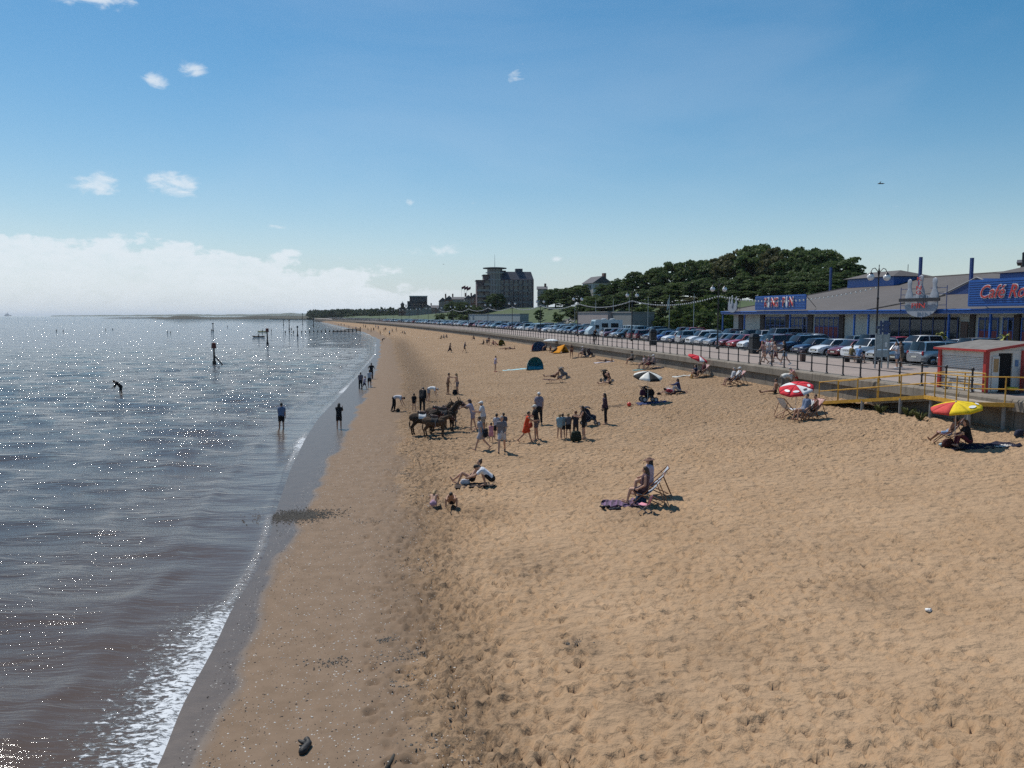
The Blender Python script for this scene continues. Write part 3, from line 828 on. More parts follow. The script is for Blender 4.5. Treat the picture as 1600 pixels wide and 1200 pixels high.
    def skirt(C, to, g, flare=1.25):
        for S in 'LR':
            e = J['h' + S].lerp(J['k' + S], to)
            C.cap(J['h' + S], e, .12 * k * f + g, .10 * k * flare, 12, True)
        C.cap(J['hL'].lerp(J['hR'], .5), (J['hL'].lerp(J['kL'], to) + J['hR'].lerp(J['kR'], to)) / 2, .125 * k * f + g, .11 * k * flare, 12, True)
        C.cap(J['hip'], J['waist'], .125 * k * f + g, .115 * k * f + g)
    tk, tc = top
    if tk != 'none':
        C = Body(); g = .016
        if tk in ('tee', 'long', 'vest', 'dress', 'longdress', 'loose'):
            torso(C, g + (.02 if tk == 'loose' else 0), .15 if tk != 'crop' else .7)
        if tk == 'bra': C.cap(J['chest'] - Vector((.08 * k, 0, 0)), J['chest'] + Vector((.08 * k, 0, 0)), .125 * k * f)
        if tk in ('tee', 'loose'):
            for S in 'LR': C.cap(J['s' + S], J['s' + S].lerp(J['e' + S], .72), .052 * k + g, .05 * k + g, 10, True)
        if tk == 'long':
            for S in 'LR': C.cap(J['s' + S], J['e' + S], .052 * k + g, .042 * k + g); C.cap(J['e' + S], J['e' + S].lerp(J['w' + S], .9), .042 * k + g, .034 * k + g * .7, 10, True)
        if tk == 'dress': skirt(C, .85, g)
        if tk == 'longdress':
            skirt(C, 1.0, g, 1.35)
            for S in 'LR': C.cap(J['k' + S], J['k' + S].lerp(J['a' + S], .6), .12 * k, .13 * k, 12, True)
        C.fuse({'tee': 'shirt', 'long': 'jumper', 'vest': 'vest', 'dress': 'dress', 'longdress': 'dress', 'loose': 'shirt', 'bra': 'bikini_top'}[tk], cloth(tc), max(vox, .016), body)
    bk, bc = bot
    if bk != 'none':
        C = Body(); g = .018
        C.cap(J['hip'] + Vector((-.06 * k * f, 0, 0)), J['hip'] + Vector((.06 * k * f, 0, 0)), .118 * k * f + g * .6); C.cap(J['hip'], J['waist'].lerp(J['hip'], .55), .13 * k * f + g * .5)
        bo = J['hip'] - J['fw'] * .03 * k; C.cap(bo + Vector((-.052 * k, 0, -.02 * k)), bo + Vector((.052 * k, 0, -.02 * k)), .115 * k * f + .016); C.cap(bo, bo.lerp(J['waist'], .35), .118 * k * f + .014)
        if bk in ('shorts', 'trousers', 'leggings'):
            to = .72 if bk == 'shorts' else 1.0; gg = g if bk != 'leggings' else .008
            for S in 'LR':
                C.cap(J['h' + S], J['h' + S].lerp(J['k' + S], to), .09 * k * f + gg, (.07 if to < 1 else .058) * k + gg, 10, to < 1)
                if to == 1: C.cap(J['k' + S], J['k' + S].lerp(J['a' + S], .94), .057 * k + gg, .046 * k + gg, 10, True)
        if bk == 'skirt': skirt(C, .8, .01)
        C.fuse({'shorts': 'shorts', 'trousers': 'trousers', 'leggings': 'leggings', 'skirt': 'skirt', 'swim': 'swimwear'}[bk], cloth(bc), max(vox, .016), body)
    hs, hcol = hair
    if hs != 'none':
        C = Body(); C.ell(hc - hf * .014 * hk + hu * .018 * hk, (.088 * hk, .098 * hk, .112 * hk), HM)
        if hs in ('long', 'mid'):
            C.cap(hc - hf * .06 * hk, hc - hf * .085 * hk - hu * (.28 if hs == 'long' else .17) * hk, .075 * hk, .05 * hk)
            for q in (-1, 1): C.cap(hc + rx * q * .06 * hk - hf * .02 * hk, hc + rx * q * .07 * hk - hf * .045 * hk - hu * (.24 if hs == 'long' else .15) * hk, .04 * hk, .03 * hk)
        if hs == 'bun': C.ell(hc + hu * .12 * hk - hf * .06 * hk, (.045 * hk,) * 3)
        if hs == 'tail': C.cap(hc - hf * .09 * hk + hu * .03 * hk, hc - hf * .15 * hk - hu * .16 * hk, .035 * hk, .018 * hk)
        o = C.fuse('hair', mat('hair_' + hcol, HAIRC[hcol], .6, .3, 30, .4), max(vox * .8, .014), body)
        # keep the face clear: cut nothing, the cap sits behind the brow
        for v in o.data.vertices:
            d = v.co - hc
            fwd = d.dot(hf); up_ = d.dot(hu)
            if fwd > .045 * hk and up_ < .055 * hk: v.co -= hf * (fwd - .02 * hk)
    if hat:
        kind, c = hat; C = Body()
        C.ell(hc + hu * .045 * hk - hf * .008 * hk, (.096 * hk, .108 * hk, .088 * hk), HM)
        if kind == 'cap': C.cap(hc + hf * .08 * hk + hu * .05 * hk, hc + hf * .165 * hk + hu * .035 * hk, .06 * hk, .05 * hk, 10, sq=.25)
        if kind == 'brim': C.ell(hc + hu * .045 * hk, (.20 * hk, .215 * hk, .022), HM, 16)
        C.fuse('cap' if kind == 'cap' else 'sun_hat', cloth(c), max(vox * .8, .014), body)
    if shoes:
        for S in 'LR':
            C = Body(); C.cap(J['heel' + S], J['t' + S], .046 * k, .040 * k); C.fuse('shoe', cloth(shoes), max(vox, .016), body)
    if fingers:
        C = MB()
        for q in (-1, 1): C.sphere(hc + hf * .088 * hk + rx * q * .032 * hk + hu * .012 * hk, .011 * hk, 6, (1, .6, .7))
        C.build('eyes', mat('eye_dark', (.02, .015, .012), .3), body)
        C = MB().sphere(hc + hf * .088 * hk - hu * .062 * hk, .02 * hk, 8, (1, .4, .35)); C.build('mouth', mat('lips', (.38, .12, .10), .5), body)
    body['jw'] = [float(x) for x in (J['wL'] + J['wR']) / 2]
    return body

# ---------------------------------------------------------------- donkeys
def donkey(loc, rz, label, coat='dk', scale=1.0, head_up=0.0, saddle='white'):
    k = scale
    cc = {'dk': (.040, .028, .021), 'br': (.085, .055, .036), 'gr': (.13, .115, .10)}[coat]
    B = Body(); V = lambda x, y, z: Vector((x * k, y * k, z * k))
    for q in (-1, 1):
        B.cap(V(q * .07, -.42, .86), V(q * .08, .0, .80), .20 * k, .225 * k); B.cap(V(q * .08, 0, .80), V(q * .05, .40, .86), .225 * k, .19 * k)
    B.cap(V(0, -.50, .90), V(0, -.36, .93), .20 * k, .20 * k); B.cap(V(0, .36, .98), V(0, .30, .80), .16 * k, .2 * k)
    nt_, hd = V(0, .66, 1.22 + head_up), V(0, .78, 1.27 + head_up); mz = V(0, 1.08, 1.02 + head_up)
    B.cap(V(0, .40, .96), nt_, .165 * k, .105 * k); B.cap(nt_, hd, .105 * k, .10 * k); B.cap(hd, mz, .10 * k, .062 * k); B.cap(mz, mz + V(0, .03, -.035), .066 * k, .058 * k)
    for q in (-1, 1):
        B.cap(hd + V(q * .06, -.03, .07), hd + V(q * .10, -.09, .20), .032 * k, .036 * k, 8, sq=.6); B.cap(hd + V(q * .10, -.09, .20), hd + V(q * .115, -.12, .31), .034 * k, .012 * k, 8, sq=.6)
        st = .04 * q
        # fore leg: elbow, wrist, fetlock, hoof
        e, w, ft = V(q * .13, .38 + st, .66), V(q * .125, .40 + st, .36), V(q * .125, .39 + st, .11)
        B.cap(V(q * .12, .36, .82), e, .11 * k, .075 * k); B.cap(e, w, .072 * k, .046 * k); B.cap(w, ft, .044 * k, .034 * k); B.cap(ft, ft + V(0, .035, -.08), .04 * k, .052 * k, 10, True)
        # hind leg: stifle forward and high, hock back, upright shank
        s, hk_, f2 = V(q * .15, -.34 - st, .66), V(q * .125, -.55 - st, .42), V(q * .125, -.50 - st, .11)
        B.cap(V(q * .12, -.42, .86), s, .155 * k, .105 * k); B.cap(s, hk_, .09 * k, .052 * k); B.cap(hk_, f2, .05 * k, .036 * k); B.cap(f2, f2 + V(0, .035, -.08), .042 * k, .052 * k, 10, True)
    zm = min(v[2] for v in B.v); B.v = [(x, y, z - zm) for x, y, z in B.v]; dz = -zm; up = Vector((0, 0, dz))
    dist = math.hypot(loc[0], loc[1]); vox = .024
    body = B.fuse('donkey', mat('donkey_coat_' + coat, cc, .85, .3, 8, .4, spec=.2), vox, None, loc, rz); setp(body, label, 'donkey', 'beach ride donkeys')
    C = Body(); C.cap(V(0, -.60, .98) + up, V(0, -.66, .62) + up, .03 * k, .022 * k); C.cap(V(0, -.66, .62) + up, V(0, -.66, .42) + up, .04 * k, .03 * k); C.fuse('tail', mat('donkey_coat_' + coat, cc), .018, body)
    C = Body(); C.cap(V(0, .40, 1.12) + up, nt_ + V(0, -.06, .08) + up, .035 * k, .03 * k); C.cap(nt_ + V(0, -.06, .09) + up, hd + V(0, -.02, .1) + up, .03 * k, .025 * k); C.fuse('mane', mat('donkey_mane', (.014, .010, .009), .9, .3, 20, .5), .016, body)
    C = Body(); mzc = mz + up; C.cap(mzc + V(0, .0, -.005), mzc + V(0, .045, -.04), .069 * k, .058 * k); C.fuse('muzzle', mat('donkey_muzzle', (.26, .22, .19), .8, .2, 14), .014, body)
    sc = {'white': (.62, .60, .58), 'red': (.30, .03, .03), 'brown': (.12, .055, .03), 'black': (.02, .02, .022)}[saddle]
    S = MB(); n = 12
    vs = []
    for j, yy in enumerate((-.20, -.16, 0, .10, .16)):
        for i in range(n + 1):
            a = math.pi * (i / n) ; rr = .30 + (.0 if 0 < j < 4 else .012)
            vs.append(V(math.cos(a) * rr * 1.02, yy, .80 + math.sin(a) * (.255 + (.05 if j in (0, 1, 4) else .02)) + (.06 if i in (0, n) else 0)) + up)
    fs = [(j * (n + 1) + i, j * (n + 1) + i + 1, (j + 1) * (n + 1) + i + 1, (j + 1) * (n + 1) + i) for j in range(4) for i in range(n)]
    S.add(vs, fs); o = S.build('saddle_cloth', mat('saddle_cloth_' + saddle, sc, .85, .15, 10, .3), body, True); md = o.modifiers.new('t', 'SOLIDIFY'); md.thickness = .02; md.offset = 1
    C = Body(); C.cap(V(0, -.16, 1.10) + up, V(0, .12, 1.08) + up, .10 * k, .085 * k, 12, sq=1.3); C.cap(V(0, -.22, 1.12) + up, V(0, -.22, 1.19) + up, .06 * k, .05 * k); C.fuse('saddle', mat('saddle_leather', (.07, .032, .018), .45, .2, 8, .2), .018, body)
    T = MB()
    for fr, r0 in ((.35, .098), (.72, .082)):
        c = hd.lerp(mz, fr) + up; d = (mz - hd).normalized(); a = Vector((1, 0, 0)); b = d.cross(a)
        T.tube([c + (a * math.cos(q) + b * math.sin(q)) * (r0 * k) for q in np.linspace(0, 2 * math.pi, 13)], .011 * k, 5)
    T.tube([hd.lerp(mz, .35) + up + V(.1, 0, 0), hd.lerp(mz, .72) + up + V(.083, 0, 0)], .01 * k, 5); T.tube([hd.lerp(mz, .72) + up + V(.08, 0, 0), V(.13, .45, 1.0) + up, V(.06, .15, 1.16) + up], .008 * k, 5)
    T.build('bridle', mat('bridle_leather', (.16, .04, .03), .6), body)
    G = MB().tube([V(math.cos(q) * .305, -.02, .80 - .02 + math.sin(q) * .27) + up for q in np.linspace(0, -math.pi, 11)], .016 * k, 5); G.build('girth_strap', mat('bridle_leather', (.16, .04, .03)), body)
    for q in (-1, 1):
        T = MB().tube([V(q * .30, .02, .95) + up, V(q * .335, .04, .62) + up], .010, 5); T.lathe([(.05, 0), (.05, .012)], 10, tuple(V(q * .335, .04, .60) + up)); T.build('stirrup', mat('steel_dull', (.4, .4, .4), .4, metal=1.0), body)
    return body
# ---------------------------------------------------------------- beach furniture
WOOD = mat('deckchair_wood', (.20, .085, .04), .6, .25, 14, .2)
def stripes(name, cols, width, axis=0, rough=.85):
    if name in MATS: return MATS[name]
    t = NT(name); sp = t.n('ShaderNodeSeparateXYZ'); t.l(t.obj(), sp.inputs[0])
    f = t.math('FRACT', t.math('DIVIDE', t.math('ADD', sp.outputs[axis], 10.0), width * len(cols)))
    r = t.n('ShaderNodeValToRGB'); r.color_ramp.interpolation = 'CONSTANT'; e = r.color_ramp.elements
    while len(e) < len(cols): e.new(.5)
    for i, c in enumerate(cols): e[i].position = i / len(cols); e[i].color = (*c, 1)
    t.l(f, r.inputs[0])
    t.l(t.mix(t.mr(t.noise(t.obj(), 30, 3), .3, .8, 0, .25), r.outputs[0], (.12, .10, .10)), t.b.inputs['Base Color']); t.b.inputs['Roughness'].default_value = rough
    MATS[name] = t.m; return t.m
FAB = {'blue': stripes('canvas_blue_stripe', [(.62, .64, .64), (.10, .22, .42), (.62, .64, .64), (.03, .06, .12)], .05),
       'red': stripes('canvas_red_stripe', [(.60, .56, .55), (.32, .04, .05)], .06),
       'pink': stripes('canvas_pale_stripe', [(.62, .40, .36), (.50, .27, .24)], .08),
       'white': stripes('canvas_white_stripe', [(.66, .66, .66), (.40, .42, .46)], .06)}
def sheet(name, rows, m, parent=None, thick=.01, loc=None, rz=None):
    r, c = len(rows), len(rows[0]); mb = MB()
    mb.add([p for row in rows for p in row], [(i * c + j, i * c + j + 1, (i + 1) * c + j + 1, (i + 1) * c + j) for i in range(r - 1) for j in range(c - 1)])
    o = mb.build(name, m, parent, True)
    if loc is not None: o.location = loc
    if rz is not None: o.rotation_euler = (0, 0, rz)
    s = o.modifiers.new('t', 'SOLIDIFY'); s.thickness = thick; s.offset = 0
    return o
def deckchair(loc, rz, label, fab='blue', group='deckchairs on the sand', empty_seat=False):
    root = empty('deckchair', loc, rz, label, 'deckchair', group)
    w = .29
    for q in (-1, 1):
        MB().bar((q * w, .50, .03), (q * w, -.52, 1.02), .045, .028).build('long_rail', WOOD, root)
        MB().bar((q * (w - .035), .40, .45), (q * (w - .035), -.60, .02), .045, .028).build('leg', WOOD, root)
        MB().bar((q * (w + .03), -.30, .80), (q * (w + .03), -.62, .06), .035, .024).build('prop', WOOD, root)
    for a, b in (((-w, -.52, 1.02), (w, -.52, 1.02)), ((-w, .40, .45), (w, .40, .45)), ((-w, -.60, .03), (w, -.60, .03)), ((-w, .49, .04), (w, .49, .04))):
        MB().tube([a, b], .018, 6).build('crossbar', WOOD, root)
    rows = []
    for i in range(13):
        t = i / 12; y = -.52 + .92 * t; z = 1.02 + (.45 - 1.02) * t - .30 * math.sin(math.pi * t) ** 1.1
        rows.append([(x, y, z) for x in np.linspace(-w + .03, w - .03, 5)])
    sheet('canvas', rows, FAB[fab], root)
    return root
def umbrella(loc, cols, label, r=1.0, hgt=1.9, tilt=(0, 0), group='beach parasols', ring=0.36, white_text=None):
    root = empty('beach_umbrella', loc, 0, label, 'umbrella', group)
    T = Euler((tilt[0], tilt[1], 0)).to_matrix(); top = Vector((0, 0, hgt)) + Vector((math.sin(tilt[1]) * .2, -math.sin(tilt[0]) * .2, 0))
    pm = mat('umbrella_pole', (.62, .60, .56), .4, .1, 10)
    MB().tube([(0, 0, -.2), (0, 0, hgt * .62), tuple(top)], .016, 8).build('pole', pm, root)
    n = 8
    for g in range(n):
        rows = []
        for i in range(7):
            q = i / 6; rr = .03 + (r - .03) * q; z = -ring * q ** 1.7
            row = []
            for j in range(4):
                a = (g + j / 3) * 2 * math.pi / n; s = 1 - .035 * math.sin(math.pi * j / 3) * q
                row.append(tuple(top + T @ Vector((rr * s * math.cos(a), rr * s * math.sin(a), z + .02 * math.sin(math.pi * j / 3) * q))))
            rows.append(row)
        rows.append([tuple(Vector(p) + T @ Vector((0, 0, -.09))) for p in rows[-1]])
        o = sheet('gore', rows, cols[g % len(cols)], root, .006)
        a = g * 2 * math.pi / n
        MB().tube([tuple(top + T @ Vector((.05 * math.cos(a), .05 * math.sin(a), -.03))), tuple(top + T @ Vector((.55 * r * math.cos(a), .55 * r * math.sin(a), -ring * .36 - .012))), tuple(top + T @ Vector((r * math.cos(a), r * math.sin(a), -ring - .012)))], .006, 5).build('rib', pm, root)
    MB().sphere(tuple(top + Vector((0, 0, .03))), .03, 8).build('finial', pm, root)
    if white_text:
        for (txt, gi, rad, size, colr) in white_text:
            o = MB().prism([(math.cos(q) * size * 1.25, math.sin(q) * size * .6) for q in np.linspace(0, 2 * math.pi, 17)[:-1]], -.001, .001).build('printed_mark', colr, root)
            a = (gi + .5) * 2 * math.pi / 8; q = rad / r; zz = -ring * q ** 1.7; sl = math.atan(ring * 1.7 * q ** .7 / r)
            M = T.to_4x4() @ Matrix.Rotation(a + math.pi / 2, 4, 'Z') @ Matrix.Rotation(sl, 4, 'X')
            p = top + T @ Vector((rad * math.cos(a), rad * math.sin(a), zz + .034)); M.translation = p; o.matrix_local = M
    return root
def dome_tent(loc, rz, label, cols, w=2.0, d=1.5, h=1.25, group='beach tents', open_front=True):
    root = empty('beach_tent', loc, rz, label, 'tent', group)
    n = 14
    def pt(a, f):      # a across 0..pi, f front(0)..back(1)
        s = math.sin(math.pi / 2 * (1 - f)) if f > 0 else 1
        return (math.cos(a) * w / 2 * (.35 + .65 * s), -d / 2 + d * f, math.sin(a) ** .8 * h * s + .01)
    k = len(cols); F = 9
    for c in range(k):
        j0, j1 = c * n // k, (c + 1) * n // k
        rows = [[pt(math.pi * j / n, i / F) for j in range(j0, j1 + 1)] for i in range(F)]
        sheet('panel', rows, cols[c], root, .012)
    MB().tube([pt(math.pi * j / 20, 0) for j in range(21)], .014, 6).build('pole', mat('tent_pole', (.05, .05, .06), .4), root)
    gm = mat('groundsheet', (.16, .22, .26), .7)
    MB().box((0, .05, .015), (w * .9, d * .8, .02)).build('groundsheet', gm, root)
    if open_front:
        rows = [[(x, -d / 2 - .02 - .25 * (1 - t), .05 + .32 * t) for x in np.linspace(-w * .44, w * .44, 6)] for t in np.linspace(0, 1, 4)]
        sheet('front_flap', rows, cols[0], root, .01)
    return root
def a_tent(loc, rz, label, m1, m2):
    root = empty('beach_tent', loc, rz, label, 'tent', 'beach tents')
    for q, m in ((-1, m1), (1, m2)):
        rows = [[(q * (.85 * (1 - t) ** 1.2), y, 1.15 * t * (1 - .32 * (y + .75) / 1.5)) for y in np.linspace(-.75, .75, 6)] for t in np.linspace(0, 1, 7)]
        sheet('panel', rows, m, root, .012)
    rows = [[(x * (1 - t), .75 + .55 * (1 - t), .78 * t) for x in np.linspace(-.85, .85, 5)] for t in np.linspace(0, 1, 5)]
    sheet('rear_panel', rows, m1, root, .012)
    MB().tube([(0, -.76, 1.16), (0, -.76, .0)], .014, 6).build('pole', mat('tent_pole', (.05, .05, .06)), root)
    MB().box((0, 0, .012), (1.5, 1.4, .02)).build('groundsheet', mat('groundsheet', (.16, .22, .26)), root)
    return root
def pushchair(loc, rz, label, c=(.03, .03, .035), wheels=.14):
    root = empty('pushchair', loc, rz, label, 'pushchair', 'pushchairs on the sand'); fm = mat('pushchair_frame', (.30, .30, .31), .35, metal=.8); cm = cloth(c)
    for q in (-1, 1):
        MB().tube([(q * .24, -.52, 1.02), (q * .23, -.25, .62), (q * .22, .38, .16)], .014, 6).build('frame_rail', fm, root)
        MB().tube([(q * .22, .05, .46), (q * .23, -.36, .14)], .013, 6).build('leg', fm, root)
        for y, r in ((.40, wheels * .85), (-.38, wheels)):
            wl = MB(); wl.tube([(q * .25 - .02, y, r), (q * .25 + .02, y, r)], r, 14)
            wo = wl.build('wheel', mat('tyre_rubber', (.02, .02, .02), .8), root)
            MB().tube([(q * .25 - .025, y, r), (q * .25 + .025, y, r)], r * .62, 12).build('hub', mat('hub_grey', (.45, .45, .46), .4), wo)
    MB().tube([(-.24, -.52, 1.02), (.24, -.52, 1.02)], .018, 6).build('handle', mat('rubber_grip', (.02, .02, .02), .7), root)
    sheet('seat', [[(x, y, z) for x in np.linspace(-.2, .2, 4)] for y, z in ((-.26, .86), (-.20, .60), (-.12, .42), (.05, .38), (.22, .40), (.30, .24))], cm, root, .03)
    rows = []
    for i in range(7):
        a = math.radians(38 + i * 18); rows.append([(x * (1 - .1 * abs(x) / .23), -.20 + math.cos(a) * .30, .70 + math.sin(a) * .34 - .05 * abs(x / .23) ** 2) for x in np.linspace(-.23, .23, 6)])
    sheet('hood', rows, cm, root, .012)
    B = Body(); B.ell((0, -.15, .26), (.18, .2, .09)); B.fuse('basket', cm, .025, root)
    B = Body(); B.cap((0, -.22, .74), (0, -.12, .48), .19, .19); B.cap((0, -.12, .46), (0, .20, .42), .18, .16); B.fuse('seat_pad', cm, .03, root)
    return root
def towel(loc, rz, w, l, m, label, name='towel', crumple=.03, cat='towel', group='towels on the sand', zup=.02):
    r_ = random.Random(int(abs(loc[0] * 97 + loc[1] * 31)))
    def gz(x, y):
        wx = loc[0] + x * math.cos(rz) - y * math.sin(rz); wy = loc[1] + x * math.sin(rz) + y * math.cos(rz)
        return sand_z(wx, wy) - loc[2] if abs(loc[2] - float(beach_z(loc[0], loc[1]))) < .2 else 0
    rows = []
    for i in range(14):
        row = []
        for j in range(9):
            x = (j / 8 - .5) * w + r_.gauss(0, crumple * .5); y = (i / 13 - .5) * l + r_.gauss(0, crumple * .5)
            row.append((x, y, zup - .03 + gz(x, y) + abs(r_.gauss(0, crumple))))
        rows.append(row)
    o = sheet(name, rows, m, None, .012, loc, rz); setp(o, label, cat, group); return o
def bag(loc, rz, size, c, label, name='bag', group='bags on the sand', handles=True):
    x, y, z = size; root = empty(name, loc, rz, label, 'bag', group); m = cloth(c)
    B = Body()
    B.cap((-x * .3, 0, z * .35), (x * .3, 0, z * .35), min(y, z) * .42); B.cap((-x * .26, 0, z * .62), (x * .26, 0, z * .62), min(y, z) * .36); B.cap((-x * .34, 0, z * .2), (x * .34, 0, z * .2), min(y, z) * .38)
    zm = min(v[2] for v in B.v); B.v = [(a, b, (c_ - zm) * .97) for a, b, c_ in B.v]
    B.fuse('bag_body', m, max(.02, min(size) * .09), root)
    if handles:
        for q in (-1, 1): MB().tube([(-x * .2, q * y * .12, z * .8), (-x * .12, q * y * .2, z * 1.15), (x * .12, q * y * .2, z * 1.15), (x * .2, q * y * .12, z * .8)], .012, 5).build('handle', m, root)
    return root
def shoe_pair(loc, rz, c, label, off=.16):
    for i in (0, 1):
        B = Body(); B.cap((0, -.08, .035), (0, .09, .03), .045, .04); B.cap((0, -.08, .06), (0, -.05, .07), .04, .035)
        o = B.fuse('shoe', cloth(c), .016, None, Vector(loc) + Vector((off * i, .05 * i, 0)), rz + .3 * i); setp(o, ('left ' if i == 0 else 'right ') + label, 'shoe', 'shoes left by the purple towel')

# ---------------------------------------------------------------- things in and on the sea
def beacon(loc, h, label, top='can', brace=True, s=1.0):
    root = empty('sea_marker', loc, 0, label, 'marker', 'groyne markers in the sea')
    bm = mat('marker_pile', (.035, .026, .022), .8, .3, 5, .4); rm_ = mat('marker_red', (.16, .035, .025), .7, .3, 6)
    MB().tube([(0, 0, -2.0), (0, 0, .5), (0, 0, h)], [.17 * s, .15 * s, .10 * s], 10).build('pile', bm, root)
    if brace: MB().tube([(.12, -.1, h * .5), (1.75 * s, -.6, -.5)], .09 * s, 8).build('brace', bm, root)
    if top == 'can': MB().lathe([(.36 * s, 0), (.30 * s, .74 * s), (.05, .78 * s)], 4, (0, 0, h - .06)).build('topmark', rm_, root)
    elif top == 'disc': MB().sphere((0, 0, h), .34 * s, 12, (1, 1, .7)).build('topmark', mat('marker_black', (.03, .03, .03), .7), root)
    else: MB().box((0, 0, h), (.5 * s, .16 * s, .62 * s)).build('topmark', mat('marker_grey', (.22, .23, .24), .7), root)
    MB().lathe([(.24 * s, -.3), (.26 * s, .1), (.24 * s, .45)], 10).build('collar', bm, root)
    return root
def sea_items():
    w = lambda u, v: at(u, v, 0.0)
    beacon(w(335, 569), 2.25, 'red can sea marker with a slanting brace, nearest the camera', 'can', True)
    beacon(w(418, 538), 2.9, 'dark can-topped sea marker without brace, right of the braced one', 'can', False, 1.15)
    beacon(w(465, 525), 3.0, 'pale-topped thin sea marker at the outer end of the groyne', 'plate', False, 1.1)
    beacon(w(333, 517), 3.2, 'round-topped sea marker far out beside a wading figure', 'disc', False, 1.3)
    beacon(w(452, 515), 4.4, 'round-topped far sea marker beyond the groyne posts', 'disc', False, 1.3)
    beacon(w(473, 507), 8.0, 'tall far pole standing in the sea near the bay head', 'plate', False, 1.5)
    beacon(w(443, 508), 4.0, 'short far plate-topped pole left of the tall pole', 'plate', False, 1.5)
    beacon(w(490, 511), 5.0, 'far plate-topped pole close to the far beach', 'plate', False, 1.4)
    # groyne
    a, b = w(446, 519.5), w(563, 518.5)
    root = empty('timber_groyne', b, 0, 'low timber groyne of short posts running into the sea', 'groyne'); gm = mat('groyne_timber', (.03, .024, .02), .9, .3, 3, .4)
    d = a - b; n = 20
    for i in range(n):
        p = d * (i / (n - 1)); hh = 1.15 - .6 * i / (n - 1) + random.uniform(-.12, .12)
        MB().tube([tuple(p + Vector((0, 0, -1.5))), tuple(p + Vector((0, 0, hh)))], .20, 7).build('post', gm, root)
    for z, e in ((.25, .38), (.95, .2)):
        MB().bar(tuple(Vector((0, 0, z + .2))), tuple(d * e + Vector((0, 0, z))), .16, .34).build('board', gm, root)
    # kayaks with paddlers
    for (u, v, c, lab) in ((404, 526.5, (.05, .035, .03), 'dark kayak with paddler nearer the camera'), (410, 518.5, (.30, .25, .05), 'kayak with paddler further out beyond the other one')):
        p = w(u, v); root = empty('kayak', p, R(80), lab, 'kayak', 'kayaks in the bay'); mb = MB(); st = []
        for i in range(11):
            t = i / 10; ww = .34 * math.sin(math.pi * t) ** .6 + .01; y = (t - .5) * 4.2; zz = .12 * abs(2 * t - 1) ** 3
            st.append([(math.cos(a_) * ww, y, .1 + zz + math.sin(a_) * (.20 if math.sin(a_) > 0 else .16)) for a_ in np.linspace(0, 2 * math.pi, 9)[:-1]])
        mb.add([q for s in st for q in s], [(i * 8 + j, i * 8 + (j + 1) % 8, (i + 1) * 8 + (j + 1) % 8, (i + 1) * 8 + j) for i in range(10) for j in range(8)]); mb.build('hull', cloth(c), root, True)
        MB().tube([(-1.1, .2, .75), (1.1, .3, .55)], .025, 6).build('paddle', mat('umbrella_pole', (.6, .6, .56)), root)
        person(p + Vector((0, 0, .12)), R(80), 1.7, 'sitlegs', ('tee', (.03, .03, .05)), ('shorts', (.03, .03, .04)), ('short', 'dk'), 'person seated in the ' + lab.replace('dark kayak', 'near kayak').replace('kayak with paddler further', 'kayak lying further').replace(' with paddler', ''), adj=dict(sh=(50, 50), el=(60, 60)))
    # ship on the horizon
    p = Vector((math.tan(math.atan2(15 - 800, FPX)) * 12000, 12000, 0)); root = empty('cargo_ship', p, R(20), 'small grey-blue ship on the horizon', 'ship')
    sm = mat('ship_grey', (.12, .15, .19), .7, .1, .1); mb = MB(); mb.prism([(-42, -9), (38, -9), (52, 0), (38, 9), (-42, 9)], -2, 14); mb.build('hull', sm, root)
    MB().box((-6, 0, 24), (44, 15, 20)).build('deckhouse', mat('ship_white', (.4, .43, .47), .7, .1, .1), root); MB().tube([(-2, 0, 34), (-2, 0, 62)], [3.5, 2.2], 8).build('funnel', sm, root)
    # bird in the sky and a gull far off
    for (u, v, d, s, lab) in ((1376, 287, 60, 1.0, 'dark gull gliding in the blue sky at upper right'), (693, 413, 220, 1.0, 'tiny far gull in the sky left of the tower block')):
        x, y, dz = ray(u, v); p = Vector((x * d, y * d, CAM_H + dz * d)); B = Body()
        B.cap((0, -.18, 0), (0, .16, .01), .045, .04); B.cap((0, .16, .01), (0, .24, .0), .03, .012)
        for q in (-1, 1): B.cap((0, .04, .02), (q * .30, .06, .10), .045, .04, sq=.4); B.cap((q * .30, .06, .10), (q * .62, -.06, .05), .04, .012, sq=.4)
        B.cap((0, -.18, 0), (0, -.28, 0), .05, .03, sq=.4)
        o = B.fuse('gull', mat('gull_dark', (.03, .03, .03), .8), .02, None, p, R(70)); setp(o, lab, 'bird')
sea_items()

# ---------------------------------------------------------------- loose stuff on the sand
def scatter(name, n, place, size, m, label, seed, flat=.6, kind='stuff'):
    r_ = random.Random(seed); V = []; F = []
    base = [(1, 0, 0), (.3, .9, 0), (-.8, .5, 0), (-.7, -.6, 0), (.4, -.85, 0), (0, 0, .8), (0, 0, -.4)]
    fb = [(0, 1, 5), (1, 2, 5), (2, 3, 5), (3, 4, 5), (4, 0, 5), (1, 0, 6), (2, 1, 6), (3, 2, 6), (4, 3, 6), (0, 4, 6)]
    for _ in range(n):
        p = place(r_)
        if p is None: continue
        s = size(r_); a = r_.uniform(0, 6.28); c, sn = math.cos(a) * s, math.sin(a) * s; q = r_.uniform(.5, 1); k = len(V)
        V += [(p[0] + x * c - y * sn * q, p[1] + x * sn + y * c * q, p[2] + z * s * flat) for x, y, z in base]; F += [tuple(i + k for i in f) for f in fb]
    me = bpy.data.meshes.new(name); me.from_pydata(V, [], F); o = link(name, me, None, m); setp(o, label, kind=kind); return o
def bp(x, y, dz=0.0): return (x, y, float(beach_z(x, y)) + dz)
def strand(r_):
    y = 8 + 34 * r_.random() ** 1.6; x = r_.uniform(float(xwet(y)) - .5, float(xtide(y)) + .6); return bp(x, y, .002)
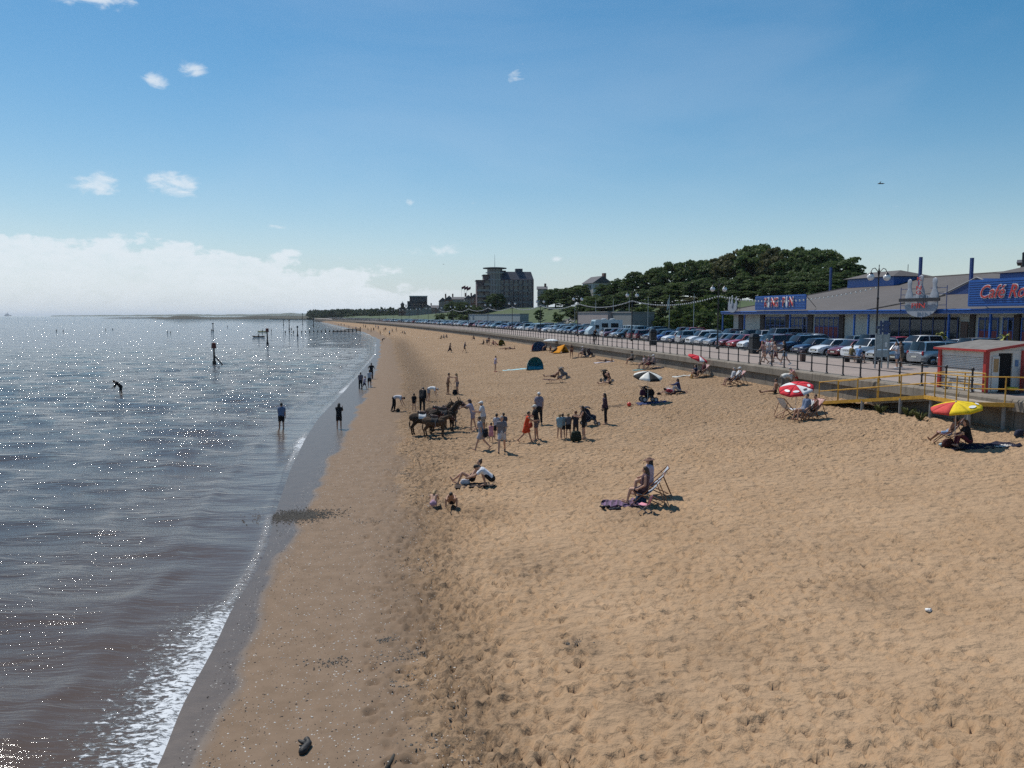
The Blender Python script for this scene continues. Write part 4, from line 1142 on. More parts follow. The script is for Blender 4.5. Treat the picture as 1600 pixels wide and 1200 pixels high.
scatter('shell_fragments', 9000, strand, lambda r: .006 + .016 * r.random() ** 3, mat('shell_white', (.66, .62, .56), .6, .3, 3), 'white shell fragments strewn over the damp sand', 1)
scatter('pebbles', 6000, strand, lambda r: .006 + .020 * r.random() ** 4, mat('pebble_dark', (.035, .03, .028), .7, .4, 3), 'small dark pebbles strewn over the damp sand', 2)
def weed(r_):
    y = 8.5 + 26 * r_.random() ** 1.3; c = float(vnoise(np.array(y * .9), np.array(1.5), 4))
    if c < .42: return None
    return bp(float(xtide(y)) + r_.gauss(-.25, .30) + .4 * math.sin(y * 1.7), y, .004)
scatter('seaweed', 2600, weed, lambda r: .008 + .026 * r.random() ** 3, mat('seaweed', (.022, .018, .013), .6, .4, 9), 'dark strands of seaweed along the tide line', 3, .35)
def clump(cx, cy, sx, sy, dz=.0):
    return lambda r: bp(cx + r.gauss(0, sx), cy + r.gauss(0, sy), dz + .01)
p = on_beach(464, 806)
scatter('stone_patch', 2600, lambda r: (lambda q: (q[0], q[1], max(q[2], .0) + .01))(bp(p.x + r.gauss(0, .62) , p.y + r.gauss(0, .38))), lambda r: .012 + .032 * r.random() ** 2, mat('pebble_mix', (.05, .043, .034), .75, .5, 5), 'patch of dark stones at the water edge', 4)
for i, (u, v, s) in enumerate(((517, 1037, .16), (605, 1000, .10), (648, 1020, .10), (893, 1006, .11), (918, 1002, .09), (580, 815, .22), (632, 740, .3), (690, 790, .2))):  # dark bits added for dark marks, the first two footprints; weed only by material
    q = on_beach(u, v)
    scatter('dark_mark_bits', 150, clump(q.x, q.y, s * 1.2, s * .7), lambda r: .008 + .020 * r.random() ** 2, MATS['seaweed'], 'added dark bits standing in for a dark mark on the sand', 20 + i, .4)
# black lump and a stick at the bottom edge, cup on the dry sand
q = on_beach(478, 1170)
B = Body(); B.cap((-.05, -.10, .03), (.05, .06, .05), .07, .05); B.cap((.05, .06, .05), (.02, .14, .07), .04, .05); B.cap((-.04, .10, .05), (-.10, .17, .06), .035, .02)
setp(B.fuse('black_lump', mat('lump_black', (.012, .011, .011), .6, .3, 12, .4), .014, None, q, .3), 'black lump lying alone on damp sand', 'seaweed')
q = on_beach(612, 1194)
setp(MB().tube([(-.06, -.22, .02), (0, 0, .06), (.01, .16, .05)], [.035, .03, .02], 8).build('driftwood', mat('driftwood', (.03, .026, .02), .8, .3, 9, .4), None, True, loc=q), 'short dark piece of driftwood at the bottom edge', 'driftwood')
q = on_beach(1450, 956)
root = empty('paper_cup', q + Vector((0, 0, .04)), .4, 'crushed white paper cup on the dry sand', 'cup'); root.rotation_euler = (R(80), .2, .6)
MB().lathe([(.028, -.05), (.04, .05), (.037, .05), (.025, -.045)], 12).build('cup_wall', mat('paper_white', (.75, .75, .74), .6), root, True); MB().lathe([(.043, .045), (.043, .056), (.01, .058)], 12).build('lid', mat('paper_white', (.75, .75, .74)), root)
# ---------------------------------------------------------------- people and their things
K, NV, GY, LG, WH = (.015, .015, .018), (.02, .03, .07), (.20, .19, .20), (.42, .42, .44), (.72, .72, .72)
BL, RD, PK, LV, OR, TQ, DN = (.06, .13, .32), (.45, .03, .03), (.55, .22, .28), (.42, .36, .46), (.55, .06, .02), (.12, .35, .42), (.09, .13, .22)
FR, BK, LF, RT = 180, 0, 90, -90           # facing the camera, away, left, right (degrees about Z)
def bp_(u, v, face, *a, **k): return person(on_beach(u, v), R(face), *a, **k)
def sp(u, v, face, depth, *a, **k): return person(at(u, v, 0), R(face), *a, sink=depth, **k)

# --- in the sea
sp(189, 614, 120, .40, 1.75, 'bend2', ('long', K), ('shorts', K), ('short', 'dk'), 'person in black bending over alone in the sea, head to the left', sk='m', fat=1.1, adj=dict(lean=36, ha=16))
sp(440, 669, BK, .22, 1.72, 'stand', ('tee', (.13, .17, .27)), ('shorts', K), ('short', 'dk'), 'man in grey-blue T-shirt wading shin-deep away from the camera', sk='m', fat=1.1)
sp(530, 672, BK, .02, 1.6, 'photo', ('tee', K), ('shorts', K), ('mid', 'dk'), 'youth in black top and shorts on the wet film of sand', sk='m')
sp(563.5, 609, BK, .03, 1.6, 'stand', ('tee', (.14, .12, .14)), ('trousers', K), ('short', 'dk'), 'left of four people at the water edge, in dark trousers', sk='m')
sp(569.5, 609, RT, .0, 1.25, 'walk', ('tee', LV), ('shorts', NV), ('short', 'br'), 'child in pale lilac top stepping at the water edge', sk='f')
sp(577.5, 606.5, BK, .0, 1.68, 'reachside', ('tee', LG), ('shorts', K), ('short', 'dk'), 'adult in pale grey top and black shorts at the water edge', sk='m')
sp(580.5, 593, BK, .0, 1.72, 'hips', ('tee', K), ('trousers', K), ('short', 'dk'), 'farther person in black standing behind the three at the water edge', sk='m')
for i, (u, v, d, lab) in enumerate(((88, 517.5, .9, 'bather standing waist-deep far out, left of the leftmost pair'), (99, 517.5, 1.0, 'bather standing waist-deep far out, right of the leftmost pair'), (165, 515.5, .9, 'bather far out, left of the middle pair'),
                                    (176, 515, 1.1, 'bather far out, right of the middle pair, deeper in the water'), (262, 520, .8, 'bather far out, left of the pair below the dark bank'), (266.5, 520, 1.0, 'bather far out, right of the pair below the dark bank'),
                                    (330.5, 518, .6, 'bather standing beside the round-topped far marker'), (355.5, 511, .7, 'lone bather far out between two markers'), (424, 518.5, .5, 'bather standing near the can-topped marker without a brace'), (455.5, 517, .4, 'bather standing near the outer posts of the groyne'))):
    sp(u, v, (BK, LF, RT)[i % 3], d, 1.72, 'stand', ('tee' if i % 2 else 'none', K), ('shorts', NV), ('short', 'dk'), lab, sk='m', group='bathers far out in the sea')
# --- far beach, small figures
far = [(571, 511.5, 'stand', 'in black'), (575, 511.3, 'walk', 'in grey'), (579.7, 509.5, 'stand2', 'in navy'), (584, 518.5, 'stand', 'tall in black'), (591, 513.3, 'walk2', 'in dark blue'), (594, 512.6, 'stand', 'in brown'),
       (600, 518.5, 'walk', 'in a red top'), (602.7, 514.3, 'stand', 'in black'), (608.5, 513.6, 'stand2', 'in white'), (613, 511.8, 'walk', 'in grey'), (619, 511, 'stand', 'in navy'), (563, 507.5, 'stand', 'in black'), (556, 507, 'walk', 'in blue'), (568, 506, 'stand', 'in grey'), (545, 506, 'stand', 'in black'), (538, 508, 'walk2', 'in navy'), (533, 509, 'stand', 'in black'), (529, 510, 'walk', 'in grey'), (551, 509, 'stand', 'in brown'), (587, 507.5, 'walk', 'in white')]
fc = {'black': K, 'grey': GY, 'navy': NV, 'blue': BL, 'brown': (.12, .06, .03), 'top': RD, 'white': WH}
for i, (u, v, ps, ds) in enumerate(far):
    bp_(u, v, (BK, LF, RT, FR)[i % 4], 1.6 + .03 * (i % 5), ps, ('tee', fc[ds.split()[-1]]), ('shorts' if i % 2 else 'trousers', K), ('short', 'dk'), 'distant figure %s on the far beach, %s from the left' % (ds, ORD(1 + sum(1 for q in far if q[0] < u))), sk='m', group='distant figures on the far beach')
bp_(597.5, 536, RT, 1.6, 'bend2', ('tee', K), ('shorts', K), ('short', 'dk'), 'small stooping figure near the water, beyond the shoreline group', sk='m')
bp_(629, 516.5, LF, 1.7, 'sitlegs', ('tee', K), ('shorts', K), ('short', 'dk'), 'left of a far seated pair below the sea wall', sk='m')
bp_(633, 516.5, LF, 1.7, 'sit', ('tee', NV), ('shorts', K), ('short', 'dk'), 'right of a far seated pair below the sea wall', sk='m')
for i, (u, v, ps) in enumerate(((689, 529.5, 'sitlegs'), (694, 529.5, 'sit'), (698.5, 529, 'sit'))):
    bp_(u, v, LF, 1.68, ps, ('tee', (K, GY, NV)[i]), ('shorts', K), ('short', 'dk'), ('left', 'middle', 'right')[i] + ' of three far people seated in a row on the sand', sk='m')
bp_(741, 531.5, LF, 1.68, 'sit', ('tee', K), ('shorts', NV), ('short', 'dk'), 'lone far person seated on the sand left of the olive tent', sk='m')
# --- walking pair and standing woman by the blue tent
bp_(703, 551, RT, 1.62, 'walk', ('longdress', (.03, .02, .03)), ('none', K), ('mid', 'dk'), 'woman in a long dark dress walking, left of two far walkers', sk='f')
bp_(726, 551, RT, 1.7, 'walk2', ('long', (.06, .06, .10)), ('shorts', K), ('short', 'gr'), 'man in dark blue jumper and shorts walking, right of two', sk='m')
bp_(774, 581, RT, 1.66, 'hips', ('loose', LV), ('swim', LV), ('bun', 'br'), 'woman in lilac shirt with hands on hips beside pale blue towel', sk='f', shoes=(.5, .05, .05))
p = on_beach(805, 577.5); towel(p, R(8), 2.6, 1.0, cloth((.32, .52, .56)), 'pale blue towel spread in front of the turquoise tent', crumple=.02)
tq, tq2 = cloth((.03, .20, .27)), cloth((.25, .50, .52))
dome_tent(on_beach(834, 577), R(10), 'turquoise and teal dome beach tent', [tq, tq, tq, tq, tq2], 1.75, 1.5, 1.32)
# --- group at the olive pop-up tent
bp_(755, 538.5, LF, 1.65, 'sitlegs', ('tee', K), ('shorts', K), ('short', 'dk'), 'seated person in black left of two standing people, by the olive tent', sk='m')
bp_(761, 540, BK, 1.2, 'stand', ('tee', (.10, .10, .12)), ('shorts', K), ('short', 'br'), 'child standing left in the group by the olive tent', sk='m')
bp_(764, 540.5, FR, 1.68, 'stand2', ('bra', K), ('swim', K), ('short', 'dk'), 'adult in black swimwear standing in the group by the olive tent', sk='m')
bp_(771.5, 540.5, LF, 1.6, 'sit', ('tee', (.25, .06, .08)), ('shorts', K), ('mid', 'dk'), 'seated person in dark red top by the olive tent', sk='f')
bp_(777, 540.5, LF, 1.6, 'sitcurl', ('bra', PK), ('swim', RD), ('mid', 'br'), 'curled seated person in pink next to the olive tent', sk='f')
dome_tent(on_beach(785.5, 540), R(-25), 'small olive-green round pop-up tent', [cloth((.16, .15, .03))] * 2, 1.1, 1.1, 1.05, open_front=False)
bp_(790, 546, LF, 1.65, 'lie', ('none', K), ('swim', K), ('short', 'dk'), 'sunbather lying flat in front of the olive tent, feet left', sk='t')
bp_(797, 545.8, RT, 1.65, 'prone', ('none', K), ('swim', NV), ('short', 'br'), 'sunbather lying face down right of the other one', sk='t')
# --- red-blue tent, orange tent
dome_tent(on_beach(840, 548), R(12), 'red, blue and navy dome beach tent by the sea wall', [cloth((.05, .06, .10)), cloth((.06, .16, .42)), cloth((.06, .16, .42)), cloth((.06, .17, .40)), cloth((.45, .03, .04))], 2.1, 1.7, 1.35)
wt = cloth((.70, .72, .72)); umbrella(on_beach(861, 547), [wt], 'plain white parasol behind the red and blue tent', 1.05, 1.55, (0, 0), ring=.22)
bp_(853, 547.8, LF, 1.65, 'chairup', ('tee', GY), ('shorts', K), ('short', 'gr'), 'person seated in the shade of the white parasol', sk='m')
bp_(860, 552.5, FR, 1.15, 'stand', ('none', K), ('swim', K), ('short', 'dk'), 'bare-chested child standing between the tents', sk='t')
bp_(864.5, 552.5, RT, 1.6, 'sitcurl', ('tee', K), ('trousers', K), ('mid', 'dk'), 'person in black crouched beside the orange tent', sk='m')
a_tent(on_beach(877, 551.5), R(35), 'orange and yellow ridge beach tent', cloth((.62, .24, .01)), cloth((.62, .34, .02)))
bp_(893, 560, FR, 1.66, 'back', ('bra', K), ('swim', (.10, .03, .02)), ('long', 'br'), 'tanned woman in bikini standing near the orange tent', sk='t')
bp_(910, 558.5, LF, 1.7, 'chairup', ('tee', (.25, .24, .28)), ('shorts', K), ('short', 'gr'), 'person seated left of the pushchair under the wall', sk='m', hat=('cap', WH))
bp_(914.5, 558.5, LF, 1.65, 'sit', ('tee', K), ('shorts', NV), ('mid', 'dk'), 'person in dark top seated on the sand next to the pushchair under the wall', sk='f')
pushchair(on_beach(922, 558), R(-70), 'dark pushchair under the sea wall beside seated people', (.03, .02, .03))
towel(on_beach(905, 558.6), R(5), 1.6, .8, cloth(K), 'dark towel at the feet of the people under the wall')
# --- lounger and hooded pushchair
root = empty('sun_lounger', on_beach(866, 598.5), R(72), 'low folding sun lounger with a dark cover', 'lounger'); lm = mat('lounger_frame', (.25, .02, .02), .5)
for q in (-1, 1):
    MB().tube([(q * .28, .95, .30), (q * .28, -.15, .26), (q * .28, -.85, .66)], .015, 6).build('side_rail', lm, root)
    MB().tube([(q * .28, .35, .28), (q * .28, .30, 0)], .014, 6).build('leg', lm, root); MB().tube([(q * .28, -.45, .44), (q * .28, -.75, 0)], .014, 6).build('leg', lm, root)
sheet('sling', [[(x, y, z) for x in np.linspace(-.27, .27, 4)] for y, z in ((.95, .30), (.4, .27), (-.15, .26), (-.5, .46), (-.85, .66))], cloth((.04, .03, .03)), root, .02)
person(on_beach(866, 598.5) + Vector((0, 0, .28)), R(72), 1.68, 'recline', ('none', K), ('shorts', (.05, .02, .02)), ('short', 'dk'), 'tanned person reclining on the low sun lounger', sk='t', adj=dict(hip=(92, 90), knee=(6, 4), lean=-52, sh=(-10, 10)))
pushchair(on_beach(881, 591.5), R(-70), 'grey-hooded pushchair standing behind the sun lounger', (.14, .14, .15))
pushchair(on_beach(948, 597), R(-60), 'black pushchair behind a woman sitting with legs out', (.02, .02, .022), .15)
bp_(952, 600.5, LF, 1.66, 'sitlegs', ('bra', K), ('swim', K), ('mid', 'dk'), 'woman sitting with legs stretched left, lifting her arms to her hair', sk='f', adj=dict(sh=(120, 120), el=(110, 110), lean=4))
bp_(946, 565.5, RT, 1.65, 'prone', ('none', K), ('swim', K), ('short', 'dk'), 'sunbather lying on a pale towel below the sea wall', sk='t')
towel(on_beach(944, 566), R(2), 2.1, .9, cloth((.45, .42, .46)), 'pale lilac towel under the sunbather by the wall')
# --- chair sitter and the three by the wall
def folding_chair(loc, rz, label, c, child=False, group='folding chairs on the sand'):
    k = .6 if child else 1.0
    root = empty('folding_chair', loc, rz, label, 'chair', group); fm = mat('chair_tube', (.30, .29, .28), .4, metal=.7) ; m = cloth(c)
    for q in (-1, 1):
        MB().tube([(q * .26 * k, .28 * k, 0), (q * .26 * k, -.22 * k, .42 * k)], .012, 6).build('leg', fm, root); MB().tube([(q * .26 * k, -.30 * k, 0), (q * .26 * k, .26 * k, .42 * k)], .012, 6).build('leg', fm, root)
        MB().tube([(q * .26 * k, -.20 * k, .36 * k), (q * .26 * k, -.36 * k, .88 * k)], .012, 6).build('back_post', fm, root)
        if not child: MB().box((q * .27, 0, .62), (.05, .46, .025)).build('armrest', m, root)
    sheet('seat', [[(x * k, y * k, z * k) for x in np.linspace(-.25, .25, 4)] for y, z in ((.26, .43), (0, .39), (-.2, .40))], m, root, .012)
    sheet('backrest', [[(x * k, y * k, z * k) for x in np.linspace(-.25, .25, 4)] for y, z in ((-.22, .46), (-.29, .66), (-.36, .88))], m, root, .012)
    return root
p = on_beach(987, 569.5); folding_chair(p, R(95), 'folding chair against the wall with one sitter in dark clothes', (.10, .07, .05))
person(p + Vector((0, 0, .02)), R(95), 1.7, 'chairup', ('tee', (.16, .15, .14)), ('shorts', K), ('short', 'dk'), 'person in grey top sitting upright on the folding chair by the wall', sk='m', hat=('cap', K))
for i, (u, v, c) in enumerate(((1006, 577, (.40, .34, .36)), (1013.5, 577, (.16, .10, .12)), (1020.5, 576, (.34, .30, .34)))):
    p = on_beach(u, v); nm = ('left', 'middle', 'right')[i]
    folding_chair(p, R(100 - 8 * i), nm + ' folding chair of three set close together below the wall', (.08, .05, .05))
    person(p + Vector((0, 0, .02)), R(100 - 8 * i), 1.66, 'chairup', ('vest' if i != 1 else 'tee', c), ('shorts', (.2, .05, .06) if i == 1 else K), ('short', 'gr' if i else 'br'), nm + ' of three people sitting close together below the wall', sk='f', hat=('cap', WH) if i == 2 else None)
towel(on_beach(1000, 578), R(10), 1.3, .7, cloth((.10, .24, .26)), 'teal towel left of the three close sitters')
towel(on_beach(1028, 575), R(-5), 1.1, .8, cloth((.02, .02, .03)), 'black mat right of the three close sitters')
# --- black and white parasol with buggy
bwk, bww = cloth((.016, .017, .018)), cloth((.72, .70, .64))
pu = on_beach(1012, 629)
umbrella(pu, [bwk, bww], 'black and white segmented parasol over a loaded buggy', .92, 1.95, (R(12), R(4)), ring=.30)
towel(pu + Vector((.25, -.15, 0)), R(2), 1.9, .95, cloth((.03, .045, .12)), 'navy blue blanket under the black and white parasol', 'blanket')
pushchair(pu + Vector((.10, .30, 0)), R(-75), 'black double buggy loaded with bags under the black and white parasol', (.018, .016, .02), .19)
bag(pu + Vector((-.28, .15, .42)), R(20), (.40, .30, .50), (.05, .02, .045), 'plum rucksack hung on the buggy below the parasol')
bag(pu + Vector((.16, .1, .45)), R(-20), (.5, .34, .42), K, 'black bag piled on the buggy below the parasol')
bag(on_beach(1030, 617), 0, (.28, .18, .16), K, 'small black bag between the parasol and the woman in blue', handles=False)
q = on_beach(983, 635); setp(MB().sphere((0, 0, .13), .135, 18).build('beach_ball', mat('ball_red', (.62, .04, .02), .4, .08, 5), None, True, loc=q), 'red-orange ball lying beside a dug patch of sand', 'ball')
q = on_beach(975, 634); scatter('dug_sand', 420, clump(q.x - .3, q.y + .1, .42, .2), lambda r: .02 + .05 * r.random() ** 2, mat('damp_dug_sand', (.16, .105, .065), .95, .3, 6), 'heap of darker dug sand beside the red ball', 41, .5)
bp_(1061, 615, LF, 1.62, 'sit', ('long', (.035, .045, .11)), ('leggings', (.40, .40, .42)), ('long', 'dk'), 'woman in navy top and long dark hair sitting on the sand', sk='f')
bp_(1053.5, 615.5, RT, 1.6, 'lie', ('tee', (.28, .03, .05)), ('leggings', (.03, .03, .04)), ('mid', 'dk'), 'person in red top lying beside the woman in navy', sk='f')
b_ = bag(on_beach(1044, 615), R(12), (.55, .32, .40), WH, 'white and black striped beach bag left of the woman in navy')
# --- red parasol against the wall
rdm, wdm = cloth((.55, .03, .045)), cloth((.70, .70, .70))
wtx = mat('lettering_white', (.78, .78, .78), .6)
ktx = mat('lettering_dark', (.05, .03, .03), .6)
pu = on_beach(1090, 588)
umbrella(pu, [rdm, rdm, wdm, rdm], 'red and white parasol standing close to the sea wall', .82, 1.62, (R(12), R(20)), ring=.20)
p = on_beach(1097, 590); deckchair(p, R(105), 'deckchair in shade below the red parasol by the wall', 'red')
person(p + Vector((0, -.02, .03)), R(105), 1.7, 'chair', ('tee', (.10, .03, .035)), ('shorts', K), ('short', 'dk'), 'person in dark red top in the deckchair under the wall parasol', sk='m')
p = on_beach(1089, 590.5); person(p, R(90), 1.65, 'sit', ('tee', NV), ('shorts', K), ('mid', 'dk'), 'person in navy seated on the sand left of the shaded deckchair', sk='f')
towel(on_beach(1068, 588), R(3), 1.7, .5, cloth((.55, .56, .54)), 'pale towel with odds and ends left of the wall parasol', crumple=.05)
def bucket(loc, c, label, s=1.0):
    root = empty('toy_bucket', loc, .5, label, 'bucket', 'toy buckets'); m = mat('plastic_' + label.split()[0], c, .4)
    MB().lathe([(.07 * s, 0), (.10 * s, .2 * s), (.11 * s, .21 * s), (.095 * s, .205 * s), (.065 * s, .02)], 14).build('pail', m, root, True)
    MB().tube([(-.10 * s, 0, .2 * s), (-.06 * s, 0, .30 * s), (.06 * s, 0, .30 * s), (.10 * s, 0, .2 * s)], .008, 5).build('handle', mat('plastic_white', (.7, .7, .7), .4), root)
bucket(on_beach(1081, 591), (.66, .48, .02), 'yellow toy bucket in front of the wall parasol', 1.35)
# --- deckchair pair below the wall, bending man
for i, (u, fab) in enumerate(((1143, 'white'), (1152, 'red'))):
    p = on_beach(u, 603 - i); deckchair(p, R(95), ('near-left', 'right')[i] + ' deckchair of the couple sitting against the bare wall', fab)
    person(p + Vector((0, 0, .03)), R(95), 1.7, 'chair', ('tee', (LG, WH)[i]), ('shorts', (K, (.10, .06, .05))[i]), ('short', 'gr'), ('left', 'right')[i] + ' of the couple in deckchairs against the bare wall', sk='f', hat=('cap', WH) if i else None)
bp_(1222, 613, RT, 1.75, 'bend', ('loose', (.62, .60, .56)), ('trousers', (.18, .16, .14)), ('short', 'gr'), 'man in cream shirt bending far forward behind the red parasol', sk='f', shoes=K, fat=1.1)
bp_(1243, 611, LF, 1.6, 'kneel', ('bra', PK), ('swim', RD), ('short', 'gr'), 'person in pink stooping face to face with the bending man', sk='f', adj=dict(lean=25, hip=(20, 10), knee=(30, 20)))
bp_(1236, 613, LF, 1.1, 'sit', ('tee', (.50, .20, .22)), ('shorts', WH), ('short', 'br'), 'child in pink between the bending man and the stooping person', sk='f')
bp_(1210, 614.5, LF, 1.66, 'sitlegs', ('none', K), ('swim', K), ('short', 'dk'), 'tanned legs-out sitter at the feet of the bending man', sk='t')
# --- red parasol with lettering, two frames, seated couple
pu = on_beach(1243, 646)
umbrella(pu, [rdm, rdm, wdm, rdm], 'red and white parasol with white marks, near the yellow ramp', .88, 1.50, (R(16), R(-14)), ring=.20,
         white_text=[('', 5, .62, .13, wtx), ('', 4, .62, .14, wtx), ('', 6, .62, .10, ktx), ('', 7, .62, .13, wtx)])
p = on_beach(1231, 652); deckchair(p, R(-70), 'upright empty wooden deckchair frame under the lettered red parasol', 'white')
p = on_beach(1256, 656.5); deckchair(p, R(112), 'pale deckchair left of the shaded couple by the ramp', 'white')
person(p + Vector((0, 0, .03)), R(112), 1.74, 'chair', ('tee', (.13, .17, .26)), ('shorts', (.22, .22, .25)), ('short', 'dk'), 'man in blue T-shirt in the shade of the lettered parasol', sk='m', fingers=False, fat=1.15)
p = on_beach(1269, 655); deckchair(p, R(108), 'salmon-striped deckchair right of the shaded couple by the ramp', 'pink')
person(p + Vector((0, 0, .03)), R(108), 1.66, 'chair', ('vest', (.35, .12, .10)), ('shorts', K), ('short', 'br'), 'person in salmon vest in the right deckchair under the lettered parasol', sk='m')
# --- red and yellow parasol at the right
yl = cloth((.70, .50, .02)); rr = cloth((.55, .07, .06))
pu = on_beach(1491, 697)
umbrella(pu, [yl, yl, yl, rr, rr, yl, yl, yl], 'yellow and red parasol beside the ramp platform', .90, 1.72, (R(4), R(-9)), ring=.22, white_text=[('', 6, .68, .14, wtx), ('', 7, .7, .12, wtx)])
p = on_beach(1481, 693); deckchair(p, R(62), 'striped deckchair under the yellow and red parasol', 'red')
person(p + Vector((0, 0, .03)), R(62), 1.45, 'chair', ('none', K), ('shorts', (.20, .30, .48)), ('short', 'dk'), 'boy in blue shorts lounging in the striped deckchair', sk='t', adj=dict(hip=(88, 78), knee=(45, 34), lean=-34))
p = on_beach(1513, 699); person(p, R(75), 1.66, 'sit', ('tee', K), ('leggings', (.10, .025, .035)), ('mid', 'br'), 'woman in black with big hair sitting on a dark blanket', sk='f', fingers=False, adj=dict(sh=(40, 35)))
towel(p + Vector((.55, -.05, 0)), R(-6), 2.4, .9, cloth((.02, .02, .04)), 'dark navy blanket under the woman in black', 'blanket', .035)
towel(p + Vector((1.1, -.34, .03)), R(10), .55, .30, cloth((.66, .64, .60)), 'white cloth corner on the dark blanket')
q = on_beach(1472, 697.5); setp(MB().sphere((0, 0, .07), .13, 12, (1, .8, .55)).build('toy_boat', mat('plastic_pale_blue', (.22, .36, .45), .45), None, True, loc=q), 'pale blue beach toy in front of the striped deckchair', 'toy')
bag(on_beach(1481, 699), R(10), (.45, .28, .34), (.06, .02, .02), 'dark maroon bag beside the striped deckchair')
bag(on_beach(1592, 683), R(30), (.5, .3, .28), (.03, .035, .06), 'dark blue bag on the sand at the right edge', handles=False)
# --- foreground deckchair pair
p1, p2 = on_beach(1016, 778), on_beach(1010, 791)
deckchair(p1 + Vector((.12, .25, 0)), R(82), 'deckchair of the woman in the sun hat, behind the nearer one', 'blue')
deckchair(p2 + Vector((.06, .18, 0)), R(76), 'blue and white striped deckchair nearest the camera', 'blue')
person(p1 + Vector((-.02, .25, .03)), R(82), 1.68, 'chairup', ('loose', (.46, .38, .44)), ('shorts', (.30, .16, .17)), ('long', 'dk'), 'woman in sun hat and mauve top sitting in the rear foreground deckchair', sk='f', hat=('brim', (.16, .09, .07)), fingers=True, fat=1.08)
person(p2 + Vector((-.08, .16, .03)), R(76), 1.66, 'chair', ('vest', (.10, .06, .07)), ('shorts', (.03, .02, .03)), ('mid', 'br'), 'woman in dark swimwear in the deckchair nearest the camera', sk='f', fingers=True, fat=1.12, adj=dict(lean=-14))
towel(on_beach(972, 788), R(-12), 1.35, .8, stripes('purple_towel', [(.10, .055, .12), (.16, .09, .18), (.06, .035, .07)], .06, 0), 'crumpled purple towel in front of the foreground deckchairs', crumple=.05)
shoe_pair(on_beach(941, 794), R(40), K, 'black shoe on the sand beside the purple towel'); shoe_pair(on_beach(957, 797), R(80), (.06, .06, .07), 'dark grey sandal below the purple towel')
folding_chair(on_beach(1007, 800), R(60), "small pink child's folding chair next to the foreground deckchairs", (.62, .26, .32), True)
bag(on_beach(1001, 787), R(10), (.34, .24, .26), (.03, .06, .11), 'dark blue patterned bag under the nearest deckchair')
# --- squatting pair, two children digging
bp_(737, 756, LF, 1.66, 'recline', ('bra', (.05, .12, .13)), ('swim', K), ('bun', 'br'), 'sunbathing woman leaning back with knees raised', sk='f', fingers=True, adj=dict(hip=(122, 112), knee=(98, 60), lean=-38))
bp_(768, 759.5, LF, 1.72, 'squat', ('tee', (.62, .63, .66)), ('shorts', K), ('short', 'dk'), 'man in white T-shirt squatting over the sunbathing woman', sk='m', fingers=True)
bag(on_beach(727, 757), R(5), (.36, .26, .20), (.60, .60, .64), 'white cool bag by the feet of the sunbathing woman', handles=False)
towel(on_beach(742, 759), R(5), 1.5, .6, cloth((.06, .045, .04)), 'dark towel under the sunbathing woman')
bp_(677, 795, BK, 1.12, 'squat', ('none', K), ('swim', (.42, .26, .34)), ('mid', 'bl'), 'small fair-haired girl in lilac swimwear squatting and digging', sk='f', fingers=True)
bp_(706, 792, FR, 1.15, 'sitcurl', ('none', K), ('swim', K), ('short', 'dk'), 'small dark-haired child sitting in the dug sand right of the girl', sk='m', fingers=True, adj=dict(ha=25))
# --- donkeys and the people around them
donkey(on_beach(661, 679.5), R(-84), 'dark donkey with white saddle cloth at the left end of the row', 'dk', 1.08, -.10, 'white')
donkey(on_beach(680, 683.5), R(-88), 'near brown donkey with head lowered, closest to the camera', 'br', 1.0, -.12, 'black')
donkey(on_beach(693, 674.5), R(-82), 'tall dark donkey with raised head being fed', 'dk', 1.15, .14, 'black')
donkey(on_beach(684, 669.5), R(-86), 'brown donkey half hidden behind the row', 'br', 1.08, .06, 'red')
donkey(on_beach(699, 667.5), R(-80), 'grey donkey at the back of the row', 'gr', 1.05, .08, 'brown')
bp_(616, 643, RT, 1.68, 'bend', ('tee', (.50, .48, .50)), ('trousers', K), ('short', 'dk'), 'person in black trousers bending over a bag left of the donkeys', sk='m', shoes=K)
bag(on_beach(622, 643), 0, (.24, .16, .22), K, 'small black bag under the bending person near the wet sand')
bp_(647, 643, BK, 1.2, 'stand', ('tee', K), ('swim', K), ('short', 'dk'), 'child in black top standing behind the donkeys', sk='f')
bp_(660, 644, BK, 1.78, 'bend2', ('long', K), ('trousers', K), ('short', 'dk'), 'large person all in black stooping behind the donkeys', sk='m', fat=1.2, adj=dict(lean=30))
bp_(670, 627, RT, 1.66, 'bend', ('tee', WH), ('shorts', (.28, .26, .28)), ('short', 'gr'), 'person in white top bending down behind the donkeys', sk='f')
bp_(700, 616.5, RT, 1.72, 'reachside', ('none', K), ('shorts', (.22, .12, .07)), ('short', 'dk'), 'bare-backed man in brown shorts, left of the pair with a black bag', sk='t')
bp_(714.5, 616, LF, 1.68, 'reachside', ('none', K), ('shorts', (.20, .16, .16)), ('long', 'bl'), 'fair-haired woman reaching to the bare-backed man', sk='f')
bag(on_beach(711, 616.5), R(10), (.36, .26, .55), K, 'tall black bag standing between the reaching pair')
bp_(739, 671, LF, 1.68, 'reach', ('loose', (.40, .35, .42)), ('shorts', (.34, .28, .33)), ('mid', 'br'), 'woman in lilac top reaching out to feed the donkeys', sk='f', fingers=False, hat=('cap', (.10, .08, .09)))
bp_(755, 679, LF, 1.76, 'stand2', ('tee', (.52, .52, .54)), ('shorts', (.30, .26, .22)), ('short', 'gr'), 'man in white cap and pale shirt beside the donkeys', sk='m', hat=('cap', WH), fat=1.12)
bp_(752, 703, LF, 1.62, 'walk', ('tee', (.30, .29, .32)), ('skirt', (.35, .33, .36)), ('short', 'br'), 'woman in grey top carrying a big black shoulder bag', sk='f', fat=1.05)
q = on_beach(756, 703); bag(q + Vector((.1, -.12, .62)), R(80), (.46, .26, .60), K, 'big black shoulder bag of the woman in grey')
